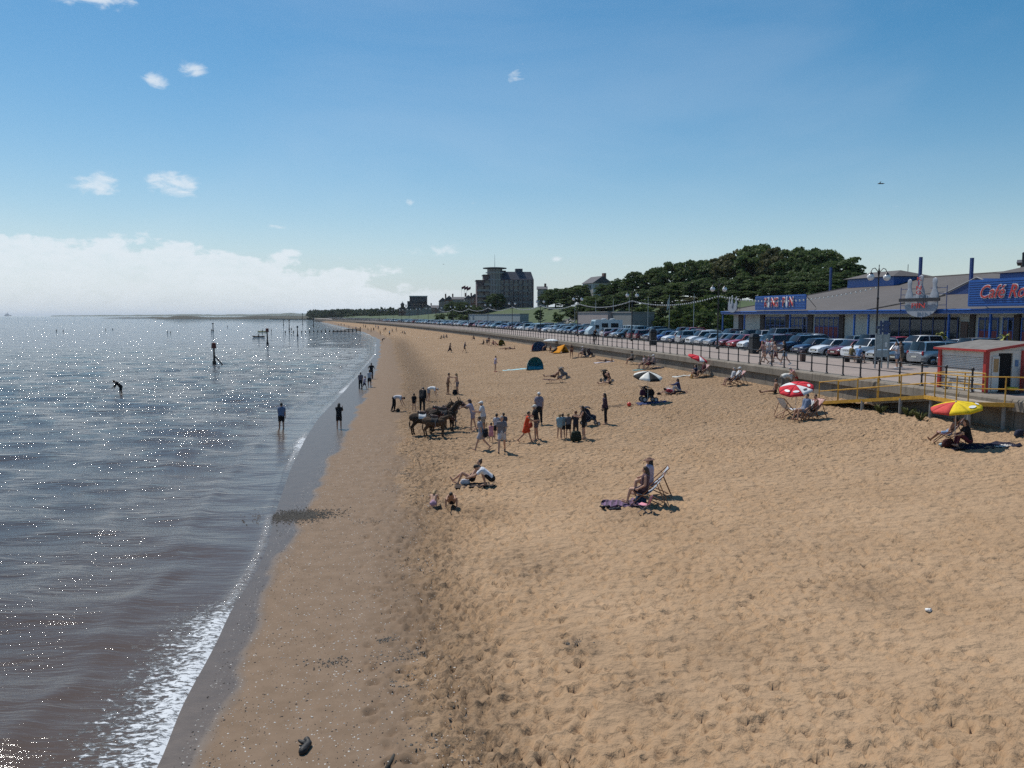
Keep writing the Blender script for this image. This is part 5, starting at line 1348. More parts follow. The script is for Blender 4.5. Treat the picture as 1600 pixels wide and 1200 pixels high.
bp_(767.5, 691, BK, .95, 'stand', ('dress', (.52, .22, .26)), ('none', K), ('short', 'br'), 'toddler in pink dress among the queue', sk='f')
bp_(776, 687, BK, 1.3, 'stand', ('tee', (.46, .44, .46)), ('shorts', K), ('short', 'dk'), 'child in pale top at the left of the two standing behind the man in grey', sk='m')
bp_(787, 687, BK, 1.35, 'stand2', ('tee', (.07, .07, .09)), ('shorts', K), ('short', 'dk'), 'child in dark top standing behind the man in grey', sk='m')
bp_(784, 707.5, FR, 1.72, 'walk2', ('tee', (.17, .16, .18)), ('shorts', (.46, .45, .48)), ('short', 'gr'), 'man in grey top and pale shorts walking at the front of the queue', sk='f', fingers=False, shoes=(.05, .04, .04))
# --- family group right of the donkeys
bp_(822, 691, RT, 1.56, 'walk', ('dress', OR), ('none', K), ('short', 'dk'), 'woman in orange-red dress stepping forward', sk='m', adj=dict(sh=(40, 55), el=(40, 40), lean=9))
q = on_beach(829, 688); bag(q + Vector((0, 0, .62)), R(70), (.36, .2, .34), (.40, .07, .04), 'red shopping bag held by the woman in the orange-red dress')
bp_(838, 687.5, LF, 1.74, 'stand2', ('tee', K), ('shorts', (.12, .10, .11)), ('short', 'gr'), 'man in white-peaked cap, black top and dark shorts', sk='m', hat=('cap', (.55, .54, .50)), fat=1.15)
bp_(842, 663, BK, 1.78, 'back', ('tee', (.22, .19, .23)), ('trousers', K), ('short', 'gr'), 'tall man in mauve-grey shirt and white cap, further back', sk='f', hat=('cap', WH), fat=1.15)
bp_(874.5, 686, BK, 1.22, 'stand', ('loose', (.24, .33, .36)), ('swim', (.24, .33, .36)), ('short', 'bl'), 'child in pale blue shirt at the left of the waiting children', sk='f')
bp_(879, 684.5, BK, 1.2, 'stand2', ('loose', (.17, .24, .27)), ('shorts', K), ('short', 'br'), 'child in slate shirt partly hidden behind the pale blue one', sk='m')
bp_(888, 684, BK, 1.2, 'stand', ('tee', (.12, .12, .14)), ('shorts', K), ('short', 'bl'), 'child in dark grey shirt and black shorts in the waiting row', sk='m')
bp_(899.5, 684, BK, 1.32, 'stand2', ('tee', (.03, .03, .04)), ('leggings', (.04, .035, .045)), ('short', 'rd'), 'taller child in black with reddish hair in the waiting row', sk='f')
bp_(912, 686, LF, 1.62, 'stand2', ('vest', K), ('shorts', K), ('mid', 'dk'), 'woman in black vest and shorts with dark bobbed hair', sk='f')
bag(on_beach(900, 690), R(15), (.42, .40, .62), (.02, .026, .018), 'round black rucksack on the sand in front of the waiting children')
pushchair(on_beach(922, 664.5), R(-75), 'navy pushchair behind the woman with bobbed hair', (.025, .03, .05), .12)
bp_(946, 663, LF, 1.68, 'stand', ('long', (.05, .03, .045)), ('trousers', K), ('long', 'dk'), 'long-haired woman in plum top standing alone to the right', sk='f')
q = on_beach(941.5, 663); bag(q + Vector((0, .1, .7)), R(90), (.24, .14, .30), K, 'dark handbag carried by the lone woman in plum')
# --- promenade strollers and sitters
pr = lambda u, v: at(u, v, PROM + .004)
for i, (u, v, ps, tp, bt, hr, lab, h) in enumerate((
    (1193, 568.5, 'walk', ('vest', (.30, .16, .16)), ('swim', (.4, .25, .22)), ('long', 'br'), 'leftmost woman of five walking on the promenade, long brown hair', 1.66),
    (1200, 566.5, 'walk2', ('tee', (.46, .44, .46)), ('shorts', (.16, .18, .24)), ('short', 'gr'), 'second walker of the five, in pale shirt behind the others', 1.76),
    (1207, 566, 'stand2', ('tee', (.38, .36, .36)), ('shorts', (.40, .38, .40)), ('short', 'gr'), 'third walker of the five, in pale grey behind the others', 1.74),
    (1212, 569, 'walk', ('bra', (.34, .22, .20)), ('shorts', (.10, .04, .05)), ('mid', 'br'), 'walker in dark red shorts in the middle of the five', 1.66),
    (1226, 570, 'walk2', ('tee', K), ('shorts', (.22, .27, .34)), ('mid', 'dk'), 'rightmost walker of the five, black top and denim shorts', 1.68))):
    person(pr(u, v), R((95, 100, 90, 80, 85)[i]), h, ps, tp, bt, hr, lab, sk='f', shoes=(WH if i in (3, 4) else (.1, .08, .07)))
root = empty('promenade_bench', pr(1333, 566.5), Wdir(8) + math.pi, 'low bench on the promenade with two people sitting', 'bench')
bm = mat('bench_wood', (.10, .055, .03), .7, .3, 8, .2)
for y in (-.16, 0, .16): MB().box((0, y, .44), (1.8, .13, .045)).build('seat_slat', bm, root)
for x in (-.75, .75): MB().box((x, 0, .21), (.08, .40, .42)).build('leg', mat('railing_paint', (.02, .02, .02)), root)
for i, (dx, tp, sk, lab) in enumerate(((.45, ('tee', (.14, .25, .46)), 'f', 'person in bright blue top on the promenade bench'), (-.45, ('tee', (.16, .12, .06)), 'm', 'person in olive-brown top on the promenade bench'))):
    o = person(root.matrix_world @ Vector((0, 0, 0)) + Matrix.Rotation(root.rotation_euler.z, 3, 'Z') @ Vector((dx, .05, .0)), root.rotation_euler.z + R(8), 1.68, 'chairup', tp, ('shorts', (.30, .28, .30)), ('short', 'gr' if i == 0 else 'br'), lab, sk=sk, adj=dict(lean=4), zoff=.0)
    o.location = root.location + Matrix.Rotation(root.rotation_euler.z, 3, 'Z') @ Vector((dx, .08, .0))
person(pr(1401, 575), R(95), 1.70, 'stand2', ('tee', (.42, .44, .50)), ('shorts', (.16, .22, .32)), ('short', 'br'), 'left of two people talking by the information board', sk='f', shoes=WH)
person(pr(1408, 574.5), R(80), 1.74, 'stand2', ('tee', (.10, .08, .07)), ('shorts', (.16, .13, .10)), ('short', 'dk'), 'right of two people talking by the information board', sk='m', shoes=WH)
person(pr(942, 536.5), R(100), 1.66, 'stand', ('tee', WH), ('trousers', (.55, .54, .52)), ('short', 'dk'), 'person in white standing on the promenade beyond the cyclist', sk='m')
# cyclist
p = pr(928.5, 538.5); root = empty('bicycle', p, Wdir(75) - math.pi / 2 + math.pi, 'black bicycle ridden along the promenade', 'bicycle'); fk_ = mat('bicycle_frame', (.02, .02, .025), .4)
for y in (-.52, .52):
    wo = MB().tube([(0, y + math.cos(q) * .33, .34 + math.sin(q) * .33) for q in np.linspace(0, 2 * math.pi, 25)], .02, 6).build('wheel', mat('tyre_rubber', (.02, .02, .02)), root)
    sp_ = MB()
    for q in np.linspace(0, math.pi, 7)[:-1]: sp_.tube([(0, y + math.cos(q) * .32, .34 + math.sin(q) * .32), (0, y - math.cos(q) * .32, .34 - math.sin(q) * .32)], .003, 4)
    sp_.build('spokes', mat('steel_dull', (.4, .4, .4)), wo)
fr_ = MB()
for a, b in (((0, -.52, .34), (0, -.05, .30)), ((0, -.05, .30), (0, -.18, .80)), ((0, -.18, .80), (0, .36, .82)), ((0, -.05, .30), (0, .38, .74)), ((0, .36, .92), (0, .52, .34)), ((0, -.18, .78), (0, -.52, .34))): fr_.tube([a, b], .018, 6)
fr_.build('frame', fk_, root); MB().tube([(-.26, .36, .98), (.26, .36, .98)], .014, 6).build('handlebar', fk_, root); MB().box((0, -.20, .88), (.14, .26, .06)).build('saddle', fk_, root)
person(p + Vector((0, 0, .28)), root.rotation_euler.z, 1.74, 'chairup', ('long', K), ('trousers', K), ('short', 'dk'), 'cyclist in black riding along the promenade', sk='m', adj=dict(lean=28, hip=(62, 30), knee=(70, 40), sh=(58, 58), el=(12, 12)), zoff=.0)
finish_remesh()
# ---------------------------------------------------------------- vehicles
def proj_u(p): 
    d = p.y * math.cos(PITCH) - (p.z - CAM_H) * math.sin(PITCH); return 800 + FPX * p.x / d
def solve_s(u, b, z=PROM):
    lo, hi = -20, 1200
    for _ in range(50):
        m_ = (lo + hi) / 2
        if proj_u(Wv(m_, b, z)) > u: lo = m_
        else: hi = m_
    return lo
def z_at(v, p):        # height that pixel row v has at the ground distance of p
    x, y, dz = ray(800, v); return CAM_H + dz * p.y / y
GLASS = mat('car_glass', (.012, .016, .02), .06, .1, 2, spec=.6)
TYRE = mat('tyre_rubber', (.02, .02, .02)); RIM = mat('wheel_rim', (.42, .42, .44), .3, .1, 5, metal=.8); TRIM = mat('car_trim', (.02, .02, .022), .6)
LAMP = mat('car_lamp', (.62, .64, .66), .12, .1, 5, spec=.7); TAIL = mat('tail_lamp', (.35, .015, .015), .2); PLATE = mat('number_plate', (.62, .60, .52), .5)
KINDS_ = {  # length, width, belt, roof, bonnet nose height, windscreen base/top, rear top/base (y)
 'hatchback': (4.0, 1.74, .92, 1.47, .70, 1.05, .38, -1.55, -1.90), 'saloon': (4.5, 1.78, .92, 1.44, .72, 1.00, .30, -1.00, -1.72), 'estate': (4.55, 1.80, .93, 1.48, .72, 1.02, .34, -1.95, -2.16),
 'SUV': (4.45, 1.86, 1.06, 1.68, .90, 1.08, .45, -1.80, -2.06), 'people carrier': (4.35, 1.80, 1.02, 1.70, .80, 1.38, .62, -1.86, -2.06), 'van': (5.0, 1.92, 1.12, 1.98, .95, 1.70, 1.12, -2.38, -2.46)}
def car_parts(kind):
    L_, w, belt, roof, nose, ya, yb, yc, yd = KINDS_[kind]; hw = w / 2; h = L_ / 2
    ys = np.linspace(-h, h, 17); V = []; F = []
    for y in ys:
        t = y / h; e = abs(t)
        ww = hw * (1 - .16 * max(0, e - .72) ** 1.5 / .28 ** 1.5)
        if y > ya: zb = belt + (nose - belt) * ((y - ya) / (h - ya)) ** 1.3
        elif y < yd: zb = belt - .06 * ((yd - y) / max(h + yd, .1))
        else: zb = belt
        if e > .985: zb -= .10
        lo = .20 + .10 * max(0, e - .8) / .2
        sec = [(0, lo), (ww * .86, lo), (ww * .97, lo + .10), (ww, (lo + zb) / 2 - .02), (ww * .985, zb - .14), (ww * .93, zb - .02), (ww * .70, zb + .025), (0, zb + .05)]
        sec = [(x, z) for x, z in sec] + [(-x, z) for x, z in sec[-2:0:-1]]
        V += [(x, y, z) for x, z in sec]
    n = 14
    for i in range(16):
        for k in range(n): F.append((i * n + k, i * n + (k + 1) % n, (i + 1) * n + (k + 1) % n, (i + 1) * n + k))
    F += [tuple(range(n)), tuple(16 * n + k for k in range(n))[::-1]]
    mb = MB(); mb.add(V, F)
    # cabin shell
    wb, wr = hw * .92, hw * .72
    side = [(ya, belt - .02), ((ya + yb) / 2 + .02, (belt + roof) / 2 + .02), (yb, roof - .035), (yb * .5 + yc * .5, roof), (yc, roof - .05), ((yc + yd) / 2 - .01, (belt + roof) / 2), (yd, belt - .02)]
    lat = np.linspace(-1, 1, 7); V = []; F = []
    wid = lambda z: wb + (wr - wb) * (z - belt) / (roof - belt)
    for (y, z) in side:
        for l in lat: V.append((l * wid(z), y - (.10 * l * l * (1 if y > 0 else -1) if z < roof - .06 else 0), z - (.035 * l * l if z > roof - .08 else 0)))
    for i in range(6):
        for j in range(6): F.append((i * 7 + j, i * 7 + j + 1, (i + 1) * 7 + j + 1, (i + 1) * 7 + j))
    F.append(tuple(i * 7 for i in range(7))); F.append(tuple(i * 7 + 6 for i in range(6, -1, -1)))
    mb.add(V, F)
    G = {}
    def pane(pts, nrm): return [tuple(Vector(p) + Vector(nrm).normalized() * .012) for p in pts]
    def on_side(q, y, z): return (q * (wid(z) + .004), y, z)
    zf, zr = belt + .035, roof - .10
    yat = lambda z, front: (ya + (yb - ya) * (z - belt) / (roof - belt)) if front else (yd + (yc - yd) * (z - belt) / (roof - belt))
    gw = []
    for front in (True, False):
        m_ = MB(); rows = []
        for z in (zf, (zf + zr) / 2 + .0, roof - .06):
            y = yat(z, front) + (.035 if front else -.03) + (.012 if abs(z - (zf + zr) / 2) < .2 else 0) * (1 if front else -1)
            rows.append([(l * (wid(z) - .07), y - .10 * l * l * (1 if front else -1) * (0.9 if z < roof - .08 else .4), z + .012) for l in np.linspace(-1, 1, 7)])
        m_.add([p for r in rows for p in r], [(i * 7 + j, i * 7 + j + 1, (i + 1) * 7 + j + 1, (i + 1) * 7 + j) for i in range(2) for j in range(6)]); gw.append(m_)
    sides = []
    split = (ya + yd) / 2 + .05
    for q in (-1, 1):
        for (ff, y0, y1) in ((True, split + .05, None), (False, None, split - .05)):
            m_ = MB()
            if ff: pts = [on_side(q, y0, zf), on_side(q, yat(zf, True) - .14, zf), on_side(q, yat(zr, True) - .10, zr), on_side(q, y0, zr)]
            else: pts = [on_side(q, yat(zf, False) + .16, zf), on_side(q, y1, zf), on_side(q, y1, zr), on_side(q, yat(zr, False) + .16, zr)]
            pts = [(x + q * .010, y, z) for x, y, z in pts]; m_.add(pts, [(0, 1, 2, 3)]); sides.append(m_)
    wy = (h - .78, -h + .80); wh = .33 if kind in ('SUV', 'van') else .31
    wheel = MB().tube([(-.11, 0, 0), (-.10, 0, 0), (.10, 0, 0), (.11, 0, 0)], [wh * .93, wh, wh, wh * .93], 18); rim = MB().lathe([(wh * .64, 0), (wh * .60, .02), (wh * .2, .028), (.01, .03)], 12)
    rimv = [(z, x, y) for x, y, z in rim.v]; rim.v = rimv
    arch = MB().tube([(-.03, 0, 0), (.03, 0, 0)], wh + .065, 18)
    return dict(body=mb.mesh('body'), windscreen=gw[0].mesh('windscreen'), rear=gw[1].mesh('rear_window'), sides=[s.mesh('side_window') for s in sides], wheel=wheel.mesh('wheel'), rim=rim.mesh('rim'), arch=arch.mesh('wheel_arch'), wy=wy, wh=wh, hw=hw, h=h, nose=nose, belt=belt, ya=ya, kind=kind,
                lamp=MB().sphere((0, 0, 0), 1, 10, (.20, .16, .085)).mesh('headlight'), tail=MB().sphere((0, 0, 0), 1, 8, (.10, .08, .18)).mesh('tail_light'), mirror=MB().sphere((0, 0, 0), 1, 8, (.11, .07, .08)).mesh('mirror'),
                grille=MB().box((0, 0, 0), (hw * 1.05, .06, .13)).mesh('grille'), bumper=MB().box((0, 0, 0), (hw * 1.5, .07, .12)).mesh('lower_bumper'), plate=MB().box((0, 0, 0), (.52, .02, .11)).mesh('number_plate'))
CP = {}
def smooth_me(me): me.polygons.foreach_set('use_smooth', [True] * len(me.polygons))
for k_ in KINDS_:
    c = CP[k_] = car_parts(k_)
    for key, m_ in (('windscreen', GLASS), ('rear', GLASS), ('wheel', TYRE), ('rim', RIM), ('arch', TRIM), ('lamp', LAMP), ('tail', TAIL), ('grille', TRIM), ('bumper', TRIM), ('plate', PLATE), ('mirror', TRIM)): c[key].materials.append(m_)
    for s_ in c['sides']: s_.materials.append(GLASS)
    for key in ('body', 'windscreen', 'rear', 'wheel', 'rim', 'lamp', 'tail', 'mirror'): smooth_me(c[key])
    c['body'].materials.append(TRIM)
    try: c['body'].set_sharp_from_angle(angle=R(38))
    except Exception: pass
PAINT = {n: mat('car_paint_' + n.replace(' ', '_'), c, .28, .04, 3, coat=.8, metal=me_) for n, c, me_ in (
    ('white', (.72, .73, .74), 0), ('silver', (.44, .45, .47), .6), ('grey', (.16, .165, .175), .5), ('black', (.012, .012, .014), 0), ('navy', (.015, .025, .07), .3), ('blue', (.03, .09, .30), .3), ('red', (.38, .018, .022), 0), ('maroon', (.15, .012, .022), .2), ('pale blue', (.28, .40, .46), .3), ('beige', (.36, .32, .25), .4))}
def car(kind, colour, loc, rz, label, group, detail=2):
    c = CP[kind]; root = empty('parked_car', loc, rz, label, 'car', group); P = PAINT[colour]
    def part(name, me, par=root, loc=(0, 0, 0), rot=None):
        o = bpy.data.objects.new(name, me); COL.objects.link(o); o.parent = par; o.location = loc
        if rot: o.rotation_euler = rot
        return o
    b = part('body', c['body']); b.material_slots[0].link = 'OBJECT'; b.material_slots[0].material = P
    part('windscreen', c['windscreen']); part('rear_window', c['rear'])
    for s_ in c['sides']: part('side_window', s_)
    for y in c['wy']:
        for q in (-1, 1):
            if detail > 1: part('wheel_arch', c['arch'], root, (q * (c['hw'] - .022), y, c['wh'] + .01))
            w_ = part('wheel', c['wheel'], root, (q * (c['hw'] - .095), y, c['wh']))
            if detail > 1: part('rim', c['rim'], w_, (q * .11, 0, 0), None if q > 0 else (0, math.pi, 0))
    for q in (-1, 1):
        part('headlight', c['lamp'], root, (q * (c['hw'] * .70), c['h'] - .16, c['nose'] - .10)); part('tail_light', c['tail'], root, (q * (c['hw'] * .84), -c['h'] + .10, c['belt'] - .16))
        if detail > 1: part('mirror', c['mirror'], root, (q * (c['hw'] + .04), c['ya'] - .35, c['belt'] + .06))
    if detail > 1:
        part('grille', c['grille'], root, (0, c['h'] - .03, c['nose'] - .20)); part('lower_bumper', c['bumper'], root, (0, c['h'] - .04, .33)); part('number_plate', c['plate'], root, (0, c['h'] + .005, .47)); part('number_plate', c['plate'], root, (0, -c['h'] - .005, .62))
    return root
def car_park():
    r_ = random.Random(19); cols = ['white', 'silver', 'grey', 'black', 'navy', 'blue', 'red', 'maroon', 'silver', 'grey', 'white', 'navy', 'pale blue', 'black']
    kinds = ['hatchback'] * 5 + ['SUV'] * 3 + ['estate'] * 2 + ['people carrier'] * 2 + ['saloon']
    row1 = {0: ('white', 'SUV'), 1: ('grey', 'estate'), 2: ('silver', 'people carrier'), 3: ('black', 'hatchback'), 4: ('silver', 'hatchback'), 5: ('white', 'SUV'), 6: ('maroon', 'hatchback'), 7: ('white', 'hatchback'), 8: ('navy', 'hatchback'), 9: ('navy', 'SUV'), 10: ('maroon', 'SUV'), 11: ('navy', 'SUV'), 12: ('white', 'hatchback'), 13: ('red', 'hatchback'), 14: ('maroon', 'hatchback'), 15: ('silver', 'estate'), 16: ('silver', 'hatchback'), 17: ('white', 'people carrier'), 18: ('silver', 'SUV'), 19: ('navy', 'estate'), 20: ('white', 'hatchback'), 21: ('blue', 'hatchback'), 22: ('navy', 'SUV')}
    row2 = {8: ('white', 'SUV'), 11: ('pale blue', 'hatchback'), 17: ('silver', 'van'), 18: ('white', 'SUV'), 20: ('white', 'hatchback'), 21: ('navy', 'hatchback')}
    n1 = n2 = 0
    for k in range(0, 162):
        s = 8 + 2.55 * k + 1.27
        for row, b in ((1, 13.0), (2, 23.1)):
            spec = (row1 if row == 1 else row2).get(k)
            if row == 1 and k in (31, 32): continue                 # the motorhome stands here
            if spec is None:
                if row == 2 and k < 5: continue
                if r_.random() < (.07 if row == 1 else .16): continue
                spec = (r_.choice(cols), r_.choice(kinds))
            colr, kd = spec
            flip = (row == 1 and k in (2, 10, 18)) or (spec is None) or (row == 2 and r_.random() < .5) or (row == 1 and k > 22 and r_.random() < .2)
            a = Wdir(s) + math.pi / 2 + (math.pi if flip else 0)
            # local +Y points seaward for nose-in cars
            rz = Wdir(s) + (math.pi if flip else 0)
            p = Wv(s + r_.uniform(-.12, .12), b + r_.uniform(-.25, .25), PROM - .018)
            if row == 1: n1 += 1; n = n1; rn = 'seaward'
            else: n2 += 1; n = n2; rn = 'inland'
            car(kd, colr, p, rz + r_.gauss(0, .015), '%s %s%s in the %s parking row, %s from the kiosk' % (colr, kd, ' tail out' if flip else '', rn, ORD(n)), 'cars parked in the %s row' % rn, 2 if k < 44 else 1)
    far = MB(); 
    for k in range(162, 330):
        s = 8 + 2.55 * k
        for b in (13, 23.1):
            if r_.random() < .15: continue
            p = Wv(s, b, PROM); a = Wdir(s); q = Matrix.Rotation(a, 3, 'Z')
            far.box(p + Vector((0, 0, .6)), (1.75, 4.2, .7), a); far.box(p + Vector((0, 0, 1.15)) + q @ Vector((0, -.3, 0)), (1.5, 2.3, .5), a)
    o = far.build('far_cars', PAINT['grey']); setp(o, 'far end of the car park, cars merging into a line', kind='stuff')
    # motorhome
    s = 8 + 2.55 * 32; p = Wv(s, 13.0, PROM - .018); root = empty('motorhome', p, Wdir(s), 'pale blue-white motorhome between the cars', 'motorhome', None)
    bm = mat('motorhome_body', (.46, .56, .60), .35, .05, 2, coat=.4); mb = MB(); st = [(-2.9, .45, 2.75), (1.2, .45, 2.8), (1.75, .45, 2.75), (2.1, .45, 1.75), (2.85, .40, 1.15), (3.0, .38, .7)]
    mb.add([(x, y, z) for (y, z0, z1) in st for (x, z) in ((-1.08, z0), (1.08, z0), (1.08, z1), (-1.08, z1))], [(i * 4 + j, i * 4 + (j + 1) % 4, i * 4 + 4 + (j + 1) % 4, i * 4 + 4 + j) for i in range(5) for j in range(4)] + [(3, 2, 1, 0), (20, 21, 22, 23)]); mb.build('body', bm, root)
    MB().add([(-.95, 2.14, 1.72), (.95, 2.14, 1.72), (.95, 1.80, 2.6), (-.95, 1.80, 2.6)], [(0, 1, 2, 3)]).build('windscreen', GLASS, root)
    for q in (-1, 1):
        for (y0, y1, z0, z1) in ((-2.2, -.9, 1.5, 2.2), (-.4, .7, 1.5, 2.2), (1.15, 1.8, 1.3, 1.9)): MB().box((q * 1.09, (y0 + y1) / 2, (z0 + z1) / 2), (.03, y1 - y0, z1 - z0)).build('side_window', GLASS, root)
        for y in (-1.7, 2.1): wo = MB().tube([(q * .85, y, .36), (q * 1.06, y, .36)], .36, 16).build('wheel', TYRE, root)
        MB().sphere((q * .8, 2.92, .85), .14, 8).build('headlight', LAMP, root)
    for y in (-1.5, 0): MB().sphere((0, y, 2.82), .5, 12, (1, 1, .35)).build('roof_light', mat('roof_dome', (.35, .37, .38), .3), root)
car_park()

# ---------------------------------------------------------------- promenade furniture
BLK = mat('railing_paint', (.018, .018, .022))
def lamp_post():
    root = empty('street_lamp', (0, 0, 0)); pole = MB()
    pole.lathe([(.16, 0), (.16, .25), (.12, .35), (.10, 1.1), (.12, 1.15), (.075, 1.25), (.065, 4.6), (.09, 4.65), (.055, 4.75), (.045, 6.5), (.07, 6.55), (.02, 6.85), (.035, 6.95), (.005, 7.05)], 10); pole.build('pole', BLK, root, True)
    for q in (-1, 1):
        pts = [(0, 0, 6.05), (q * .12, 0, 6.55), (q * .38, 0, 6.78), (q * .62, 0, 6.72), (q * .76, 0, 6.5)]
        a_ = MB().tube(pts, .028, 6).build('arm', BLK, root); MB().lathe([(.04, .15), (.14, .06), (.17, .0)], 12, (q * .76, 0, 6.35)).build('shade', BLK, a_)
        MB().sphere((q * .76, 0, 6.14), .245, 16).build('globe', mat('lamp_globe', (.66, .67, .68), .15, .05, 3, spec=.6), root, True)
    return root
lp = lamp_post()
lamps = []
for i in range(17):
    s = 16 + 25 * i; o = lp if i == 0 else copy_tree(lp)
    o.location = Wv(s, 8.9, PROM); o.rotation_euler = (0, 0, Wdir(s) - math.pi / 2 + R(12)); lamps.append(s)
    setp(o, 'black twin-globe street lamp on the promenade, %s from the kiosk end' % ORD(i + 1), 'street lamp', 'twin-globe lamps along the promenade')
bulbm = mat('festoon_bulb', (.60, .60, .58), .3)
for i in range(9):
    a, b = Wv(lamps[i], 8.9, PROM + 5.5), Wv(lamps[i + 1], 8.9, PROM + 5.5)
    root = empty('festoon_lights', a, 0, 'string of festoon bulbs sagging between the %s and %s street lamps' % (ORD(i + 1), ORD(i + 2)), 'string lights', 'festoon strings along the promenade')
    pts = [(b - a) * t + Vector((0, 0, -.75 * 4 * t * (1 - t))) for t in np.linspace(0, 1, 25)]
    MB().tube(pts, .012, 5).build('wire', BLK, root); mb = MB()
    for t in np.linspace(.01, .99, 44): mb.sphere(tuple((b - a) * float(t) + Vector((0, 0, -.75 * 4 * t * (1 - t) - .08))), .085, 6)
    setp(mb.build('bulbs', bulbm, root), kind='stuff')
pm = mat('flagpole', (.42, .43, .43), .4, .1, 3)
for i, s in enumerate((94, 104.5, 115, 125.5, 135, 146, 161)):
    p = Wv(s, 31.2, PROM - .02); root = empty('flagpole', p, 0, 'bare grey flagpole behind the car park, %s from the bowling hall' % ORD(i + 1) if i != 1 else 'grey flagpole with a limp pale flag, second from the bowling hall', 'flagpole', 'flagpoles behind the car park')
    MB().tube([(0, 0, 0), (0, 0, 3.5), (0, 0, 7.2)], [.075, .06, .035], 8).build('pole', pm, root); MB().sphere((0, 0, 7.24), .06, 8).build('finial', pm, root)
    if i == 1: sheet('flag', [[(-.04 - .10 * j - .03 * math.sin(3 * z_ + j), .05 * math.sin(2 * j + z_ * 2), 6.9 - z_ - .22 * j) for j in range(5)] for z_ in np.linspace(0, 1.8, 8)], cloth((.40, .44, .42)), root, .01)
def litter_bin(p, rz, label, c, s=1.0):
    root = empty('litter_bin', p, rz, label, 'bin', 'litter bins on the promenade'); m_ = mat('bin_' + label.split()[0], c, .5, .2, 6)
    MB().lathe([(.30 * s, 0), (.33 * s, .08), (.35 * s, .95 * s), (.30 * s, 1.0 * s)], 4).build('bin_body', m_, root); MB().lathe([(.38 * s, 1.0 * s), (.38 * s, 1.06 * s), (.22 * s, 1.24 * s), (.02, 1.27 * s)], 4).build('hood', m_, root); MB().box((0, -.27 * s, .86 * s), (.3 * s, .05, .14 * s)).build('slot', TRIM, root)
litter_bin(at(1178, 552.5, PROM), R(55), 'black double-height litter bin beside the second street lamp', (.015, .015, .017), 1.45)
litter_bin(at(1020, 539, PROM), R(50), 'black large litter bin beside the third street lamp', (.015, .015, .017), 1.5)
litter_bin(at(1254, 565, PROM), R(50), 'brown small litter bin next to the railing', (.06, .028, .022), .68)
root = empty('information_board', at(1377, 575.5, PROM), R(14), 'grey framed information board with finger signs on the promenade', 'sign'); gm = mat('board_grey', (.22, .25, .26), .45, .15, 5)
for x in (-.5, 0, .5): MB().box((x, 0, 1.15 if x else 1.6), (.07, .07, 2.3 if x else 3.2)).build('post', gm, root)
for (x0, x1, z0, z1) in ((-.46, -.04, 1.25, 2.2), (.04, .46, 1.25, 2.2), (-.46, -.04, .75, 1.2), (.04, .46, .75, 1.2)): MB().box(((x0 + x1) / 2, 0, (z0 + z1) / 2), (x1 - x0, .05, z1 - z0)).build('panel', mat('board_panel', (.30, .34, .35), .3, .2, 3), root)
for z, x in ((2.45, .12), (2.68, -.10), (2.92, .12)): MB().box((x, -.05, z), (.8, .05, .17)).build('finger_sign', mat('sign_navy', (.03, .05, .12), .5), root)
MB().box((.25, -.035, 1.55), (.12, .02, .30)).build('notice', mat('paper_white', (.75, .75, .74)), root)

